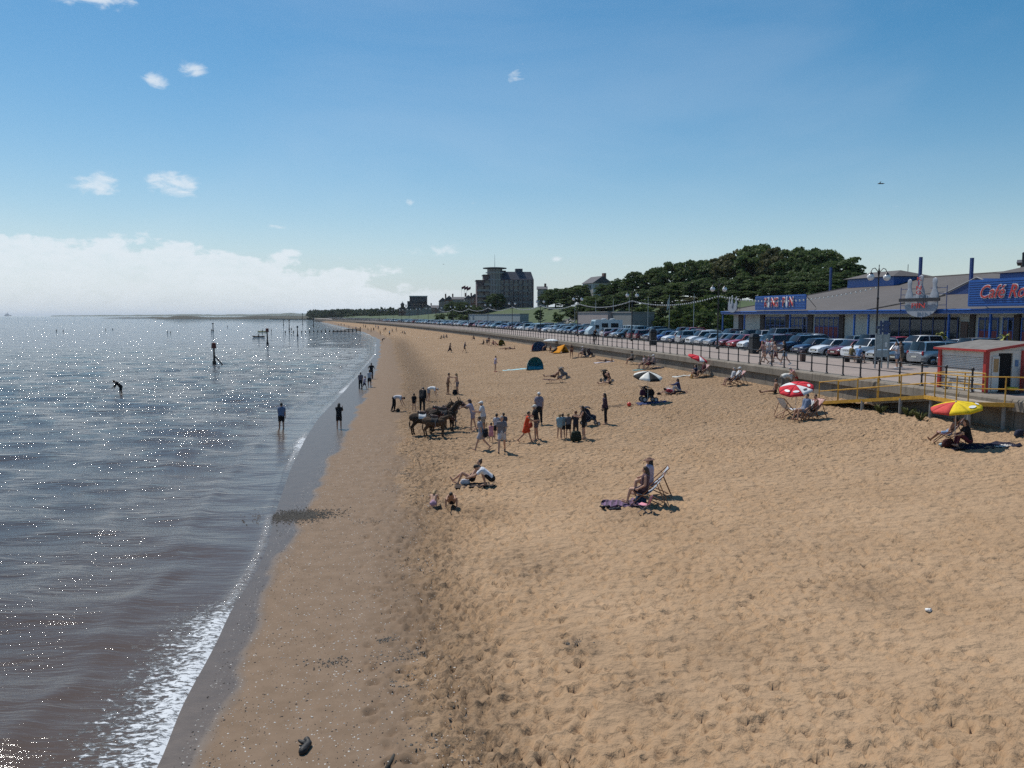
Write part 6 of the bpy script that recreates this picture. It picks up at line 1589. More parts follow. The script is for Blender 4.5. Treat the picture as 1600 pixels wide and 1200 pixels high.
# ---------------------------------------------------------------- kiosk, ramp and platform
def kiosk():
    c0 = Vector((21.15, 34.2, PROM + .01)); t = Vector((-.168, .986, 0)); n = Vector((.986, .168, 0))
    rz = math.atan2(n.y, n.x)
    root = empty('beach_kiosk', c0, rz, 'small white kiosk with red trim and a roller shutter beside the ramp', 'kiosk')   # local x = inland, y = along the wall away
    wm = mat('kiosk_white', (.66, .64, .61), .6, .07, 2); rm_ = mat('kiosk_red', (.42, .035, .03), .5, .15, 6); fm = mat('kiosk_felt', (.17, .155, .14), .9, .25, 3, .3)
    LX, LY, HE, HR = 4.6, 2.9, 1.88, 2.22
    e = .002
    # walls: seaward side (shutter) at x=0, gable end toward the camera at y=0
    MB().box((.06, LY / 2, HE - .17), (.10, LY - .1, .30)).build('shutter_box', wm, root)
    MB().box((.10, LY / 2, .12), (.10, LY - .1, .24)).build('stall_riser', wm, root)
    for i in range(17):
        z = .26 + i * .078; MB().bar((.07, .10, z), (.07, LY - .10, z), .05, .066).build('shutter_slat', wm, root)
    mb = MB(); mb.box((.34, .05, HE / 2), (.56, .08, HE)); mb.box((2.95, .05, HE / 2), (3.2, .08, HE)); mb.box((.985, .05, HE - .06), (.73, .08, .12)); mb.build('end_wall', wm, root)
    MB().add([(0, .05, HE), (LX, .05, HE), (LX / 2, .05, HR - .03)], [(0, 1, 2)]).build('gable', wm, root)
    MB().box((LX - .05, LY / 2, HE / 2), (.08, LY, HE)).build('rear_wall', wm, root); MB().box((LX / 2, LY - .05, HE / 2), (LX - .1, .08, HE)).build('end_wall', wm, root)
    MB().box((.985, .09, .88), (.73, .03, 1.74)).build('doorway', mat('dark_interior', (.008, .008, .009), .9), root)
    MB().box((.46, -.03, .84), (.34, .04, 1.56)).build('open_door', wm, root)
    MB().box((.46, -.06, 1.22), (.24, .02, .60)).build('menu_board', mat('menu_tan', (.42, .26, .12), .7, .35, 30), root)
    MB().box((1.55, -.005, 1.30), (.16, .03, .3)).build('notice', mat('notice_blue', (.12, .2, .36), .6), root)
    for (x, y) in ((.03, .03), (.03, LY - .03), (1.86, .03)): MB().box((x, y, HE / 2), (.17, .17, HE)).build('corner_post', rm_, root)
    for q in (0, 1):
        x0, x1 = (-.18, LX / 2) if q == 0 else (LX / 2, LX + .18)
        z0, z1 = (HE - .0, HR) if q == 0 else (HR, HE)
        mb = MB(); mb.add([(x0, -.2, z0), (x1, -.2, z1), (x1, LY + .2, z1), (x0, LY + .2, z0), (x0, -.2, z0 + .05), (x1, -.2, z1 + .05), (x1, LY + .2, z1 + .05), (x0, LY + .2, z0 + .05)], [(0, 3, 2, 1), (4, 5, 6, 7), (0, 1, 5, 4), (2, 3, 7, 6), (0, 4, 7, 3), (1, 2, 6, 5)]); mb.build('roof_slope', fm, root)
        MB().bar((x0, -.225, z0 + .0), (x1, -.225, z1 + .0), .03, .12).build('barge_board', rm_, root)
    MB().box((-.2, LY / 2, HE - .0), (.03, LY + .4, .10)).build('eaves_board', rm_, root)
    # stacked deckchairs leaning on the gable end
    for i in range(5):
        o = empty('stacked_deckchair', root.matrix_basis @ Vector((1.85 + .07 * i, -.45 - .10 * i, -.15)), rz, 'folded red-striped deckchair in the stack beside the kiosk door, %s from the wall' % ORD(i + 1), 'deckchair', 'folded deckchairs stacked by the kiosk')
        for q in (-1, 1): MB().bar((q * .29, -.12, 0), (q * .29, .02, 1.32), .045, .03).build('frame_rail', WOOD, o)
        MB().tube([(-.29, .02, 1.31), (.29, .02, 1.31)], .018, 6).build('crossbar', WOOD, o); sheet('canvas', [[(x, -.12 + .14 * z_ / 1.32, z_) for x in np.linspace(-.26, .26, 5)] for z_ in (.15, .7, 1.28)], FAB['red'], o)
    p = root.matrix_basis @ Vector((.9, -.55, -.18))
    setp(MB().lathe([(.05, 0), (.20, .06), (.24, .16), (.20, .15), (.04, .04)], 14).build('yellow_bowl', mat('plastic_yellow', (.62, .46, .03), .4), None, True, loc=p + Vector((0, 0, .30))), 'yellow bowl on a crate by the kiosk door', 'bowl')
    setp(MB().box((0, 0, .15), (.5, .36, .28)).build('dark_crate', mat('crate_dark', (.02, .02, .022), .7, .3, 6), None, loc=p + Vector((0, 0, .0)), rz=rz), 'dark crate under the yellow bowl by the kiosk door', 'crate')
    p = Vector((20.6, 31.2, 3.06)); root = empty('banner_flag', p, 0, 'thin pole with an orange banner at the right edge', 'flag')
    MB().tube([(1.2, 1.0, 0), (1.2, 1.0, 3.2)], .025, 6).build('pole', pm, root); sheet('banner', [[(1.24 + x, 1.0, z) for x in (0, .15, .3)] for z in (2.5, 2.85, 3.15)], cloth((.60, .25, .02)), root, .01)
    return
kiosk()
def ramp():
    ym = mat('ramp_yellow', (.55, .30, .035), .5, .2, 5, .2); dm = mat('ramp_deck', (.30, .25, .20), .85, .25, 4, .3); gm = mat('ramp_steel', (.24, .24, .23), .6, .2, 4)
    A, Bp = Vector((16.9, 42.0, 1.98)), Vector((19.45, 36.0, 2.95))            # front edge, foot to head of the ramp
    off = Vector((1.25, .50, 0))
    Cc, Dd, Ee = Vector((19.25, 32.2, 3.06)), Vector((20.35, 31.5, 3.10)), Vector((26.0, 29.0, 3.10))   # platform front edge
    root = empty('access_ramp', A, 0, 'yellow-railed access ramp and platform from the sand up to the kiosk', 'ramp'); inv = A
    mb = MB(); up = Vector((0, 0, .05))
    quad = lambda a, b, c, d: mb.add([a - inv, b - inv, c - inv, d - inv, a - up * 2 - inv, b - up * 2 - inv, c - up * 2 - inv, d - up * 2 - inv], [(0, 1, 2, 3), (7, 6, 5, 4), (0, 4, 5, 1), (1, 5, 6, 2), (2, 6, 7, 3), (3, 7, 4, 0)])
    quad(A, Bp, Bp + off, A + off); mb.build('ramp_deck', dm, root)
    mb = MB(); pl = [Bp, Cc, Dd, Ee, Vector((30, 33, 3.10)), Vector((21.3, 34.0, 3.10)), Bp + off]
    mb.add([Vector((p.x, p.y, 3.04)) - inv for p in pl] + [Vector((p.x, p.y, 2.94)) - inv for p in pl], [tuple(range(7)), tuple(range(13, 6, -1))] + [(i, 7 + i, 7 + (i + 1) % 7, (i + 1) % 7) for i in range(7)]); mb.build('platform_deck', dm, root)
    def rail(a, b, n, beam=True, first=True):
        for i in range(0 if first else 1, n + 1):
            p = a.lerp(b, i / n); MB().tube([p - inv + Vector((0, 0, -.12)), p - inv + Vector((0, 0, 1.08))], .028, 7).build('post', ym, root)
        for h in (1.08, .58): MB().tube([a - inv + Vector((0, 0, h)), b - inv + Vector((0, 0, h))], .026, 7).build('rail', ym, root)
        if beam: MB().bar(a - inv + Vector((0, 0, -.07)), b - inv + Vector((0, 0, -.07)), .06, .17).build('edge_beam', ym, root)
    o2 = Vector((-.03, -.03, .0))
    rail(A + o2, Bp + o2, 5); rail(A + off, Bp + off, 5); rail(Bp + o2, Cc + o2, 4, True, False); rail(Cc + o2, Dd + o2, 1, True, False); rail(Dd + o2, Ee + o2, 3, True, False)
    rail(Bp + off, Vector((21.0, 33.95, 3.06)), 2, True, False)
    for p in (A.lerp(Bp, .45), A.lerp(Bp, .8), A.lerp(Bp, .45) + off, Bp + Vector((.1, -.4, 0)), Cc + Vector((.15, .15, 0)), Dd + Vector((.1, .2, 0)), Ee + Vector((-2, 1, 0)), Cc + Vector((.9, 1.6, 0))):
        g = float(beach_z(p.x, p.y)); MB().tube([Vector((p.x, p.y, g - .4)) - inv, Vector((p.x, p.y, p.z - .08)) - inv], .085, 10).build('support', gm, root)
    for a, b in ((A.lerp(Bp, .5), Bp), (Bp, Cc)): MB().bar(a - inv + Vector((.3, .1, -.2)), b - inv + Vector((.3, .1, -.2)), .1, .14).build('joist', gm, root)
    for i, (x, y) in enumerate(((18.35, 38.0), (18.9, 35.3), (19.0, 36.5))):
        r_ = random.Random(i); mb = MB()
        for _ in range(70):
            a = r_.uniform(0, 6.28); l_ = r_.uniform(.15, .42); q = Vector((math.cos(a), math.sin(a), 0)); b0 = q * r_.uniform(0, .12); sd = Vector((-q.y, q.x, 0)) * .008
            mb.add([b0 - sd, b0 + sd, b0 + q * l_ * .3 + Vector((0, 0, l_ * .8)) + sd * .6, b0 + q * l_ * .75 + Vector((0, 0, l_)), b0 + q * l_ * .3 + Vector((0, 0, l_ * .8)) - sd * .6], [(0, 1, 2, 3, 4)])
        setp(mb.build('grass_tuft', mat('marram', (.12, .13, .04), .8, .3, 8), None, loc=(x, y, float(beach_z(x, y)))), ('pale grass tuft growing under the foot of the ramp', 'grass tuft beside the nearer ramp support', 'grass tuft between the ramp supports')[i], 'grass tuft', 'grass tufts under the ramp')
ramp()
# ---------------------------------------------------------------- bowling hall
def text_mesh(body, size, m, parent, M, ext=.02, name='lettering', shear=0.0, bold=0.0):
    cu = bpy.data.curves.new(name, 'FONT'); cu.body = body; cu.size = size; cu.extrude = ext; cu.align_x = 'CENTER'; cu.align_y = 'CENTER'; cu.shear = shear; cu.offset = bold; cu.resolution_u = 3
    tmp = bpy.data.objects.new('tmp', cu); COL.objects.link(tmp); bpy.context.view_layer.update()
    me = bpy.data.meshes.new_from_object(tmp.evaluated_get(bpy.context.evaluated_depsgraph_get())); bpy.data.objects.remove(tmp); bpy.data.curves.remove(cu)
    me.materials.clear(); me.materials.append(m); o = link(name, me, parent); o.matrix_local = M; return o
def bowling_hall():
    O, E_ = Wv(24, 27.6, PROM - .02), Wv(85, 27.6, PROM - .02)
    ang = math.atan2((E_ - O).y, (E_ - O).x); L_ = (E_ - O).length
    root = empty('bowling_hall', O, ang, 'long low bowling hall with grey hipped roof and blue fascia', 'building')   # local x away from camera, -y inland
    Rm = Matrix.Rotation(ang, 3, 'Z')
    def xof(u):
        lo, hi = -40, 90
        for _ in range(40):
            m_ = (lo + hi) / 2
            if proj_u(O + Rm @ Vector((m_, 0, 2))) > u: lo = m_
            else: hi = m_
        return lo
    cream = mat('hall_cream', (.52, .50, .44), .7, .06, .8); brown = mat('hall_brown', (.055, .035, .027), .7, .2, 3); blue = mat('hall_blue', (.016, .095, .35), .4, .1, 3); blue2 = mat('hall_blue_dark', (.02, .05, .18), .5, .12, 3)
    redp = mat('hall_red', (.20, .025, .03), .6, .12, 4); glass = mat('hall_glass', (.014, .018, .024), .07, .15, 1.5, spec=.6); base = mat('hall_plinth', (.02, .022, .03), .7)
    t = NT('hall_roof_tiles'); P = t.obj()
    br = t.n('ShaderNodeTexBrick'); t.l(t.scale(P, (1, 1, 1)), br.inputs['Vector']); br.inputs['Scale'].default_value = 1.0; br.inputs['Brick Width'].default_value = .6; br.inputs['Row Height'].default_value = .36; br.inputs['Mortar Size'].default_value = .02
    br.inputs['Color1'].default_value = (.075, .064, .060, 1); br.inputs['Color2'].default_value = (.09, .077, .072, 1); br.inputs['Mortar'].default_value = (.045, .04, .037, 1)
    t.l(t.mix(t.mr(t.noise(P, .25, 5), .3, .7, 0, .4), br.outputs[0], (.105, .09, .084)), t.b.inputs['Base Color']); t.b.inputs['Roughness'].default_value = .75; roofm = t.m
    x0, x1 = -26.0, xof(1127) - .6; D = 36.0; HF = 4.0; wy = -2.9
    # walls
    MB().box(((x0 + x1) / 2, wy + 1.6 - (D - 3) / 2, 1.8), (x1 - x0 - 1.6, D - 3, 3.6)).build('wall', cream, root)
    def wallpiece(name, u0, u1, z0, z1, m_, out=.06, d=.08):
        a, b = xof(u0), xof(u1); return MB().box(((a + b) / 2, wy + 1.6 + out, (z0 + z1) / 2), (abs(a - b), d, z1 - z0)).build(name, m_, root)
    wy -= 0  # facade plane sits at y = wy + 1.6
    for u0, u1 in ((1143, 1149), (1176, 1182), (1215, 1221), (1249, 1256), (1297, 1304), (1498, 1505), (1566, 1575)): wallpiece('pilaster', u0, u1, 0, 3.55, brown, .10, .2)
    for u0, u1 in ((1149, 1176), (1304, 1352), (1483, 1498)): wallpiece('plinth', u0, u1, 0, .5, base, .04)
    def glazed(u0, u1, n, red=False, z1=3.3):
        a, b = sorted((xof(u0), xof(u1)))
        fr = MB().box(((a + b) / 2, wy + 1.66, z1 / 2), (b - a, .10, z1)).build('door_frame', blue2, root)
        w_ = (b - a) / n
        for i in range(n):
            c = a + w_ * (i + .5)
            MB().box((c, wy + 1.725, z1 * .80), (w_ * .80, .03, z1 * .26)).build('pane', glass, fr)
            MB().box((c, wy + 1.725, z1 * .46), (w_ * .80, .03, z1 * .34)).build('pane', glass if not red else redp, fr)
            MB().box((c, wy + 1.725, z1 * .15), (w_ * .80, .03, z1 * .22)).build('lower_panel', redp if red else blue, fr)
        for i in range(n + 1): MB().box((a + w_ * i, wy + 1.74, z1 / 2), (.10, .05, z1)).build('mullion', blue, fr)
    glazed(1184, 1214, 4); glazed(1222, 1248, 4); glazed(1260, 1296, 5, True); glazed(1512, 1541, 3, True); glazed(1549, 1565, 2, True); glazed(1578, 1600, 3, True); glazed(1604, 1640, 4, True)
    # entrance flush with the facade; near-black front stands in for a shaded recess
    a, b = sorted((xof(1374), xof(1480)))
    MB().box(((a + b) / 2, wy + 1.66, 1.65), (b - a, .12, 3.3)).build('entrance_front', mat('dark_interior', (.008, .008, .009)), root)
    for i in range(6):
        c = a + (b - a) * (i + .5) / 6; MB().box((c, wy + 1.75, 1.6), ((b - a) / 6 * .86, .03, 2.9)).build('pane', glass, root)
    for i in range(7): MB().box((a + (b - a) * i / 6, wy + 1.77, 1.65), (.09, .05, 3.3)).build('mullion', blue2, root)
    wallpiece('poster_board', 1360, 1373, 1.2, 2.9, blue2, .08); wallpiece('notice_board', 1484, 1495, 1.3, 2.9, mat('notice_brown', (.10, .05, .035), .6, .4, 14), .12)
    # posts along the veranda, fascia, soffit
    for u in (1128, 1162, 1233, 1333, 1355, 1480, 1545, 1610):
        MB().box((xof(u), -.12, 1.9), (.17, .17, 3.8)).build('veranda_post', blue, root)
    MB().box(((x0 + x1) / 2, .04, HF - .16), (x1 - x0 + 1.2, .10, .34)).build('fascia', blue, root); MB().tube([(x0, .14, HF), (x1 + .6, .14, HF)], .085, 8).build('gutter', blue, root)
    MB().box((x1 + .56, -D / 2, HF - .16), (.10, D, .34)).build('fascia', blue, root)
    MB().box(((x0 + x1) / 2, -.95, HF - .36), (x1 - x0, 1.85, .05)).build('soffit', mat('soffit_white', (.55, .55, .53), .7), root)
    # hipped roof
    z0, zr = HF + .01, 8.35; rx = x1 - 15; ry = -17.0
    v = [(x0, .05, z0), (x1 + .6, .05, z0), (x1 + .6, -D, z0), (x0, -D, z0), (x0, ry, zr), (rx, ry, zr)]
    MB().add(v, [(0, 1, 5, 4), (1, 2, 5), (2, 3, 4, 5), (0, 4, 3)]).build('roof', roofm, root)
    rid = mat('ridge_tile', (.09, .08, .075), .8)
    MB().tube([(x1 + .6, .05, z0 + .03), (rx, ry, zr + .03), (x0, ry, zr + .03)], .10, 6).build('ridge_tiles', rid, root)
    def plane_z(y): return z0 + (zr - z0) * (.05 - y) / (.05 - ry)
    # valley line of the cross roof over the entrance
    xa = xof(1353); MB().tube([(xa, .05, z0 + .05), (xa - 4.5, -6, plane_z(-6) + .06)], .09, 6).build('hip_tiles', rid, root)
    # blue gablet and lantern boxes
    xg0, xg1 = xof(1491), xof(1386); xm = (xg0 + xg1) / 2; yg = -6.5; zg = plane_z(yg)
    rt = empty  # (kept plain)
    g = MB(); g.add([(xg0, yg, zg - .15), (xg1, yg, zg - .15), (xm, yg, zg + 1.55), (xm, yg - 6.2, zg + 1.55)], [(0, 1, 2), (1, 3, 2), (0, 2, 3)]); g.build('gablet', blue2, root)
    MB().tube([(xg0 - .2, yg + .05, zg - .1), (xm, yg + .05, zg + 1.64), (xg1 + .2, yg + .05, zg - .1)], .09, 6).build('gablet_verge', mat('verge_grey', (.2, .2, .21), .6), root)
    def lantern(u0, u1, y, h, dpt=5.0):
        a, b = sorted((xof(u0), xof(u1))); z = plane_z(y) - .3
        # the lantern is set back from the eaves, so its ends are found again at its own depth
        lo = MB().box(((a + b) / 2, y - dpt / 2, z + h / 2), (b - a, dpt, h)).build('lantern', blue, root)
        m_ = MB(); e = .5; zt = z + h
        m_.add([(a - e, y + e, zt), (b + e, y + e, zt), (b + e, y - dpt - e, zt), (a - e, y - dpt - e, zt), (a + 2, y - dpt / 2, zt + .9), (b - 2, y - dpt / 2, zt + .9)], [(0, 1, 5, 4), (1, 2, 5), (2, 3, 4, 5), (3, 0, 4), (3, 2, 1, 0)]); m_.build('lantern_roof', roofm, lo)
    def xat(u, y, z):
        lo, hi = -60, 90
        for _ in range(40):
            m_ = (lo + hi) / 2
            if proj_u(O + Rm @ Vector((m_, y, z))) > u: lo = m_
            else: hi = m_
        return lo
    for (u0, u1, y, h) in ((1396, 1324, -13.0, 1.5), (1660, 1562, -9.0, 1.7)):
        a, b = xat(u0, y, 7), xat(u1, y, 7); z = plane_z(y) - .3; dpt = 5.0
        lo = MB().box(((a + b) / 2, y - dpt / 2, z + h / 2), (b - a, dpt, h)).build('lantern', blue, root); m_ = MB(); e = .5; zt = z + h
        m_.add([(a - e, y + e, zt), (b + e, y + e, zt), (b + e, y - dpt - e, zt), (a - e, y - dpt - e, zt), (a + 2, y - dpt / 2, zt + .9), (b - 2, y - dpt / 2, zt + .9)], [(0, 1, 5, 4), (1, 2, 5), (2, 3, 4, 5), (3, 0, 4), (3, 2, 1, 0)]); m_.build('lantern_roof', roofm, lo)
    for (u, y, h) in ((1437, -6.9, 4.2), (1517, -8.0, 3.4), (1297, -14.5, 2.9)):
        x = xat(u, y, 7); MB().box((x, y, plane_z(y) + h / 2 - .3), (.27, .27, h + .6)).build('mast', blue2, root)
    # signs: text reads from the sea, so local x is mirrored
    FM = lambda x, y, z: Matrix.Translation((x, y, z)) @ Matrix.Rotation(math.pi, 4, 'Z') @ Matrix.Rotation(math.pi / 2, 4, 'X')
    def sign(u0, u1, z0_, z1_, y=.30):
        a, b = sorted((xof(u0), xof(u1))); so = MB().box(((a + b) / 2, y, (z0_ + z1_) / 2), (b - a, .10, z1_ - z0_)).build('sign_panel', blue2, root)
        n = max(4, int((z1_ - z0_) / .19))
        for i in range(n): MB().box(((a + b) / 2, y + .06, z0_ + (z1_ - z0_) * (i + .5) / n), (b - a - .1, .05, (z1_ - z0_) / n * .62)).build('rib', blue, so)
        fr = MB()
        for zz in (z0_, z1_): fr.bar((a, y, zz), (b, y, zz), .12, .14)
        for xx in (a, b): fr.bar((xx, y, z0_), (xx, y, z1_), .12, .14)
        fr.build('sign_frame', blue, so); MB().bar((a + .1, y, z1_), (a + .1, y - 1.5, z0_ + .2), .05).build('stay', BLK, so); MB().bar((b - .1, y, z1_), (b - .1, y - 1.5, z0_ + .2), .05).build('stay', BLK, so)
        return so, (a + b) / 2, b - a
    white = mat('sign_white', (.70, .70, .72), .5); red = mat('sign_red', (.48, .04, .03), .45)
    def pin(parent, x, y, z, h, m_):
        pr = [(.10, 0), (.155, .12), (.19, .30), (.165, .48), (.085, .66), (.08, .76), (.105, .86), (.085, .97), (.02, 1.0)]
        o = MB().lathe([(r * h * .62, q * h) for r, q in pr], 12).build('pin', m_, parent, True); o.location = (x, y, z); o.scale = (1, .35, 1); return o
    so, cx, w_ = sign(1183, 1261, 4.28, 6.05)
    S = w_ / 20.0
    pt_ = .58 * w_ / 8
    for txt, sl in (('K', 0), ('N', 2), ('G', 3), ('P', 5), ('N', 7)):
        for (m_, e, bd, sz) in ((white, .22, .06, 1.62), (red, .27, .0, 1.55)):
            text_mesh(txt, sz, m_, so, FM(cx + (3.5 - sl) * pt_, .30, 5.16) @ Matrix.Translation((0, 0, e - .09)) @ Matrix.Diagonal((pt_ / 1.02, 1.08, 1, 1)), .03, bold=bd)
    for sl in (1, 6): o = pin(so, cx + (3.5 - sl) * pt_, .56, 4.5, 1.45, white); o.scale = (pt_ / .62, .3, 1)
    so, cx, w_ = sign(1640, 1516, 4.35, 6.6)
    for (m_, e, bd, sz) in ((white, .22, .05, 1.62), (red, .27, .0, 1.60)): text_mesh('Café Roo', sz, m_, so, FM(xof(1574), .30, 5.5) @ Matrix.Translation((0, 0, e - .09)) @ Matrix.Diagonal((.92, 1, 1, 1)), .03, shear=.3, bold=bd)
    def pins_sign(u, z, h, letters):
        x = xof(u); lab = 'roof sign of three grey bowling pins with red lettering' if letters else 'small three-pin roof sign at the far end of the hall'
        rs = empty('bowling_pin_sign', O + Rm @ Vector((x, .5, z)), ang, lab, 'sign', 'bowling pin roof signs'); gm = mat('pin_grey', (.30, .32, .36), .45, .1, 3)
        for dx, dz in ((-.52 * h, .12 * h), (.52 * h, .12 * h), (0, .22 * h)):
            o = pin(rs, dx, -.1 if dz < .2 * h else .02, dz, h * .9, gm); o.scale = (1.75, .35, 1)
        MB().tube([(0, -.12, .20 * h), (0, -.02, .20 * h)], .34 * h, 18).build('ball', gm, rs).scale = (2.0, 1, 1)
        fr = MB()
        for q in (-1, 1):
            for xx in (q * .55 * h, q * .95 * h): fr.bar((xx, -.25, -.0), (xx, -.25, .78 * h), .05)
            for zz in (.22 * h, .55 * h, .72 * h): fr.bar((q * .3 * h, -.25, zz), (q * .95 * h, -.25, zz), .05)
        fr.build('frame', BLK if not letters else blue2, rs)
        if letters:
            MB().box((0, .20, .385 * h), (1.7 * h, .08, .10 * h)).build('band', mat('sign_black', (.02, .015, .018), .5), rs)
            for i, c in enumerate('KING'): text_mesh(c, .17 * h, red, rs, FM(0, .26, (1.0 - .135 * i) * h) @ Matrix.Diagonal((1.9, 1, 1, 1)), .02)
            text_mesh('PIN', .22 * h, red, rs, FM(0, .24, .20 * h) @ Matrix.Diagonal((1.8, 1, 1, 1)), .02)
    pins_sign(1443, 3.75, 3.3, True); pins_sign(1148, 4.2, 2.0, False)
    # potted palms in front
    for i, u in enumerate((1492, 1594)):
        p = O + Rm @ Vector((xof(u), 1.5, 0)); rp = empty('potted_palm', p, 0, ('yellow-green palm in a low planter before the café entrance', 'potted palm at the right edge beside the café doors')[i], 'plant', 'potted palms by the bowling hall')
        MB().lathe([(.5, 0), (.62, .5), (.66, .62), (.56, .6)], 12).build('planter', mat('planter_grey', (.30, .29, .27), .8), rp); MB().tube([(0, 0, .5), (.03, 0, 1.6)], [.10, .07], 8).build('trunk', mat('palm_trunk', (.12, .08, .05), .9), rp)
        r_ = random.Random(i); lm_ = mat('palm_leaf', (.20, .22, .03), .6, .25, 4)
        for k in range(20):
            a = k * 2.4 + r_.random() * .4; el = r_.uniform(-.1, 1.1); l_ = r_.uniform(.7, 1.05); mb = MB(); pts = []
            for t_ in np.linspace(0, 1, 5):
                rr = l_ * t_ * math.cos(el) ; zz = 1.6 + l_ * t_ * math.sin(el) - .55 * t_ * t_
                pts.append(Vector((rr * math.cos(a), rr * math.sin(a), zz)))
            sd = Vector((-math.sin(a), math.cos(a), 0))
            mb.add([p_ + sd * w_ for p_, w_ in zip(pts, (.02, .09, .11, .07, .005))] + [p_ - sd * w_ for p_, w_ in zip(pts, (.02, .09, .11, .07, .005))], [(j, j + 1, 6 + j, 5 + j) for j in range(4)]); mb.build('frond', lm_, rp)
bowling_hall()

# ---------------------------------------------------------------- generic houses behind
BRICK = mat('house_brick', (.20, .10, .075), .85, .2, 1.5); SLATE = mat('house_slate', (.07, .07, .08), .8, .2, 1); RENDER = mat('house_render', (.42, .40, .37), .8, .12, .6); STONE = mat('house_stone', (.24, .22, .20), .85, .2, .8); WGL = mat('house_glass', (.03, .04, .05), .1, .2, .5, spec=.6); WFR = mat('window_frame', (.60, .60, .58), .6)
def house(loc, rz, w, d, h, roof, label, wallm, floors=2, bays=3, chim=1, kind='gable', gable_front=False, cat='house', group=None, dormer=False):
    """local +y faces the viewer side; origin at ground centre"""
    root = empty('house', loc, rz, label, cat, group)
    MB().box((0, 0, h / 2 - 1), (w, d, h + 2)).build('wall', wallm, root)
    fh = h / floors
    for f in range(floors):
        for b in range(bays):
            x = -w / 2 + w * (b + .5) / bays; z = fh * (f + .52); ww, hh = w / bays * .52, fh * .55
            wd = MB().box((x, d / 2 + .02, z), (ww, .10, hh)).build('window', WFR, root); MB().box((x, d / 2 + .08, z), (ww * .84, .04, hh * .86)).build('pane', WGL, wd); MB().box((x, d / 2 + .11, z), (ww * .84, .03, .06)).build('glazing_bar', WFR, wd)
        for b in range(max(1, int(d / 4))):
            y = -d / 2 + d * (b + .5) / max(1, int(d / 4))
            for q in (-1, 1):
                wd = MB().box((q * (w / 2 + .02), y, fh * (f + .52)), (.10, 1.1, fh * .5)).build('window', WFR, root); MB().box((q * (w / 2 + .08), y, fh * (f + .52)), (.04, .9, fh * .42)).build('pane', WGL, wd)
    e = .4
    if kind == 'gable':
        if gable_front: v = [(-w / 2 - e, -d / 2 - e, h), (w / 2 + e, -d / 2 - e, h), (w / 2 + e, d / 2 + e, h), (-w / 2 - e, d / 2 + e, h), (0, -d / 2 - e, h + roof), (0, d / 2 + e, h + roof)]; f_ = [(0, 4, 5, 3), (1, 2, 5, 4), (0, 1, 4), (3, 5, 2)]
        else: v = [(-w / 2 - e, -d / 2 - e, h), (w / 2 + e, -d / 2 - e, h), (w / 2 + e, d / 2 + e, h), (-w / 2 - e, d / 2 + e, h), (-w / 2 - e, 0, h + roof), (w / 2 + e, 0, h + roof)]; f_ = [(0, 1, 5, 4), (3, 4, 5, 2), (0, 4, 3), (1, 2, 5)]
        ro = MB().add(v, f_ + [(3, 2, 1, 0)]).build('roof', SLATE, root)
    else:
        ro = MB().box((0, 0, h + .15), (w + .5, d + .5, .4)).build('roof', SLATE, root)
    for c in range(chim):
        x = (-w / 2 + .6) if c == 0 else (w / 2 - .6); zt = h + (roof if kind == 'gable' else .3)
        ch = MB().box((x, 0, zt + .1), (.9, 1.6, 2.2)).build('chimney', BRICK, ro)
    return root, ro
def place(u, b, zoff=0.0):
    s = solve_s(u, b, 9); p = Wv(s, b, float(land_z(s, b)) + zoff); return p, s
def face_cam(p): return math.atan2(-p.y, -p.x) - math.pi / 2       # +y of the house looks to the camera
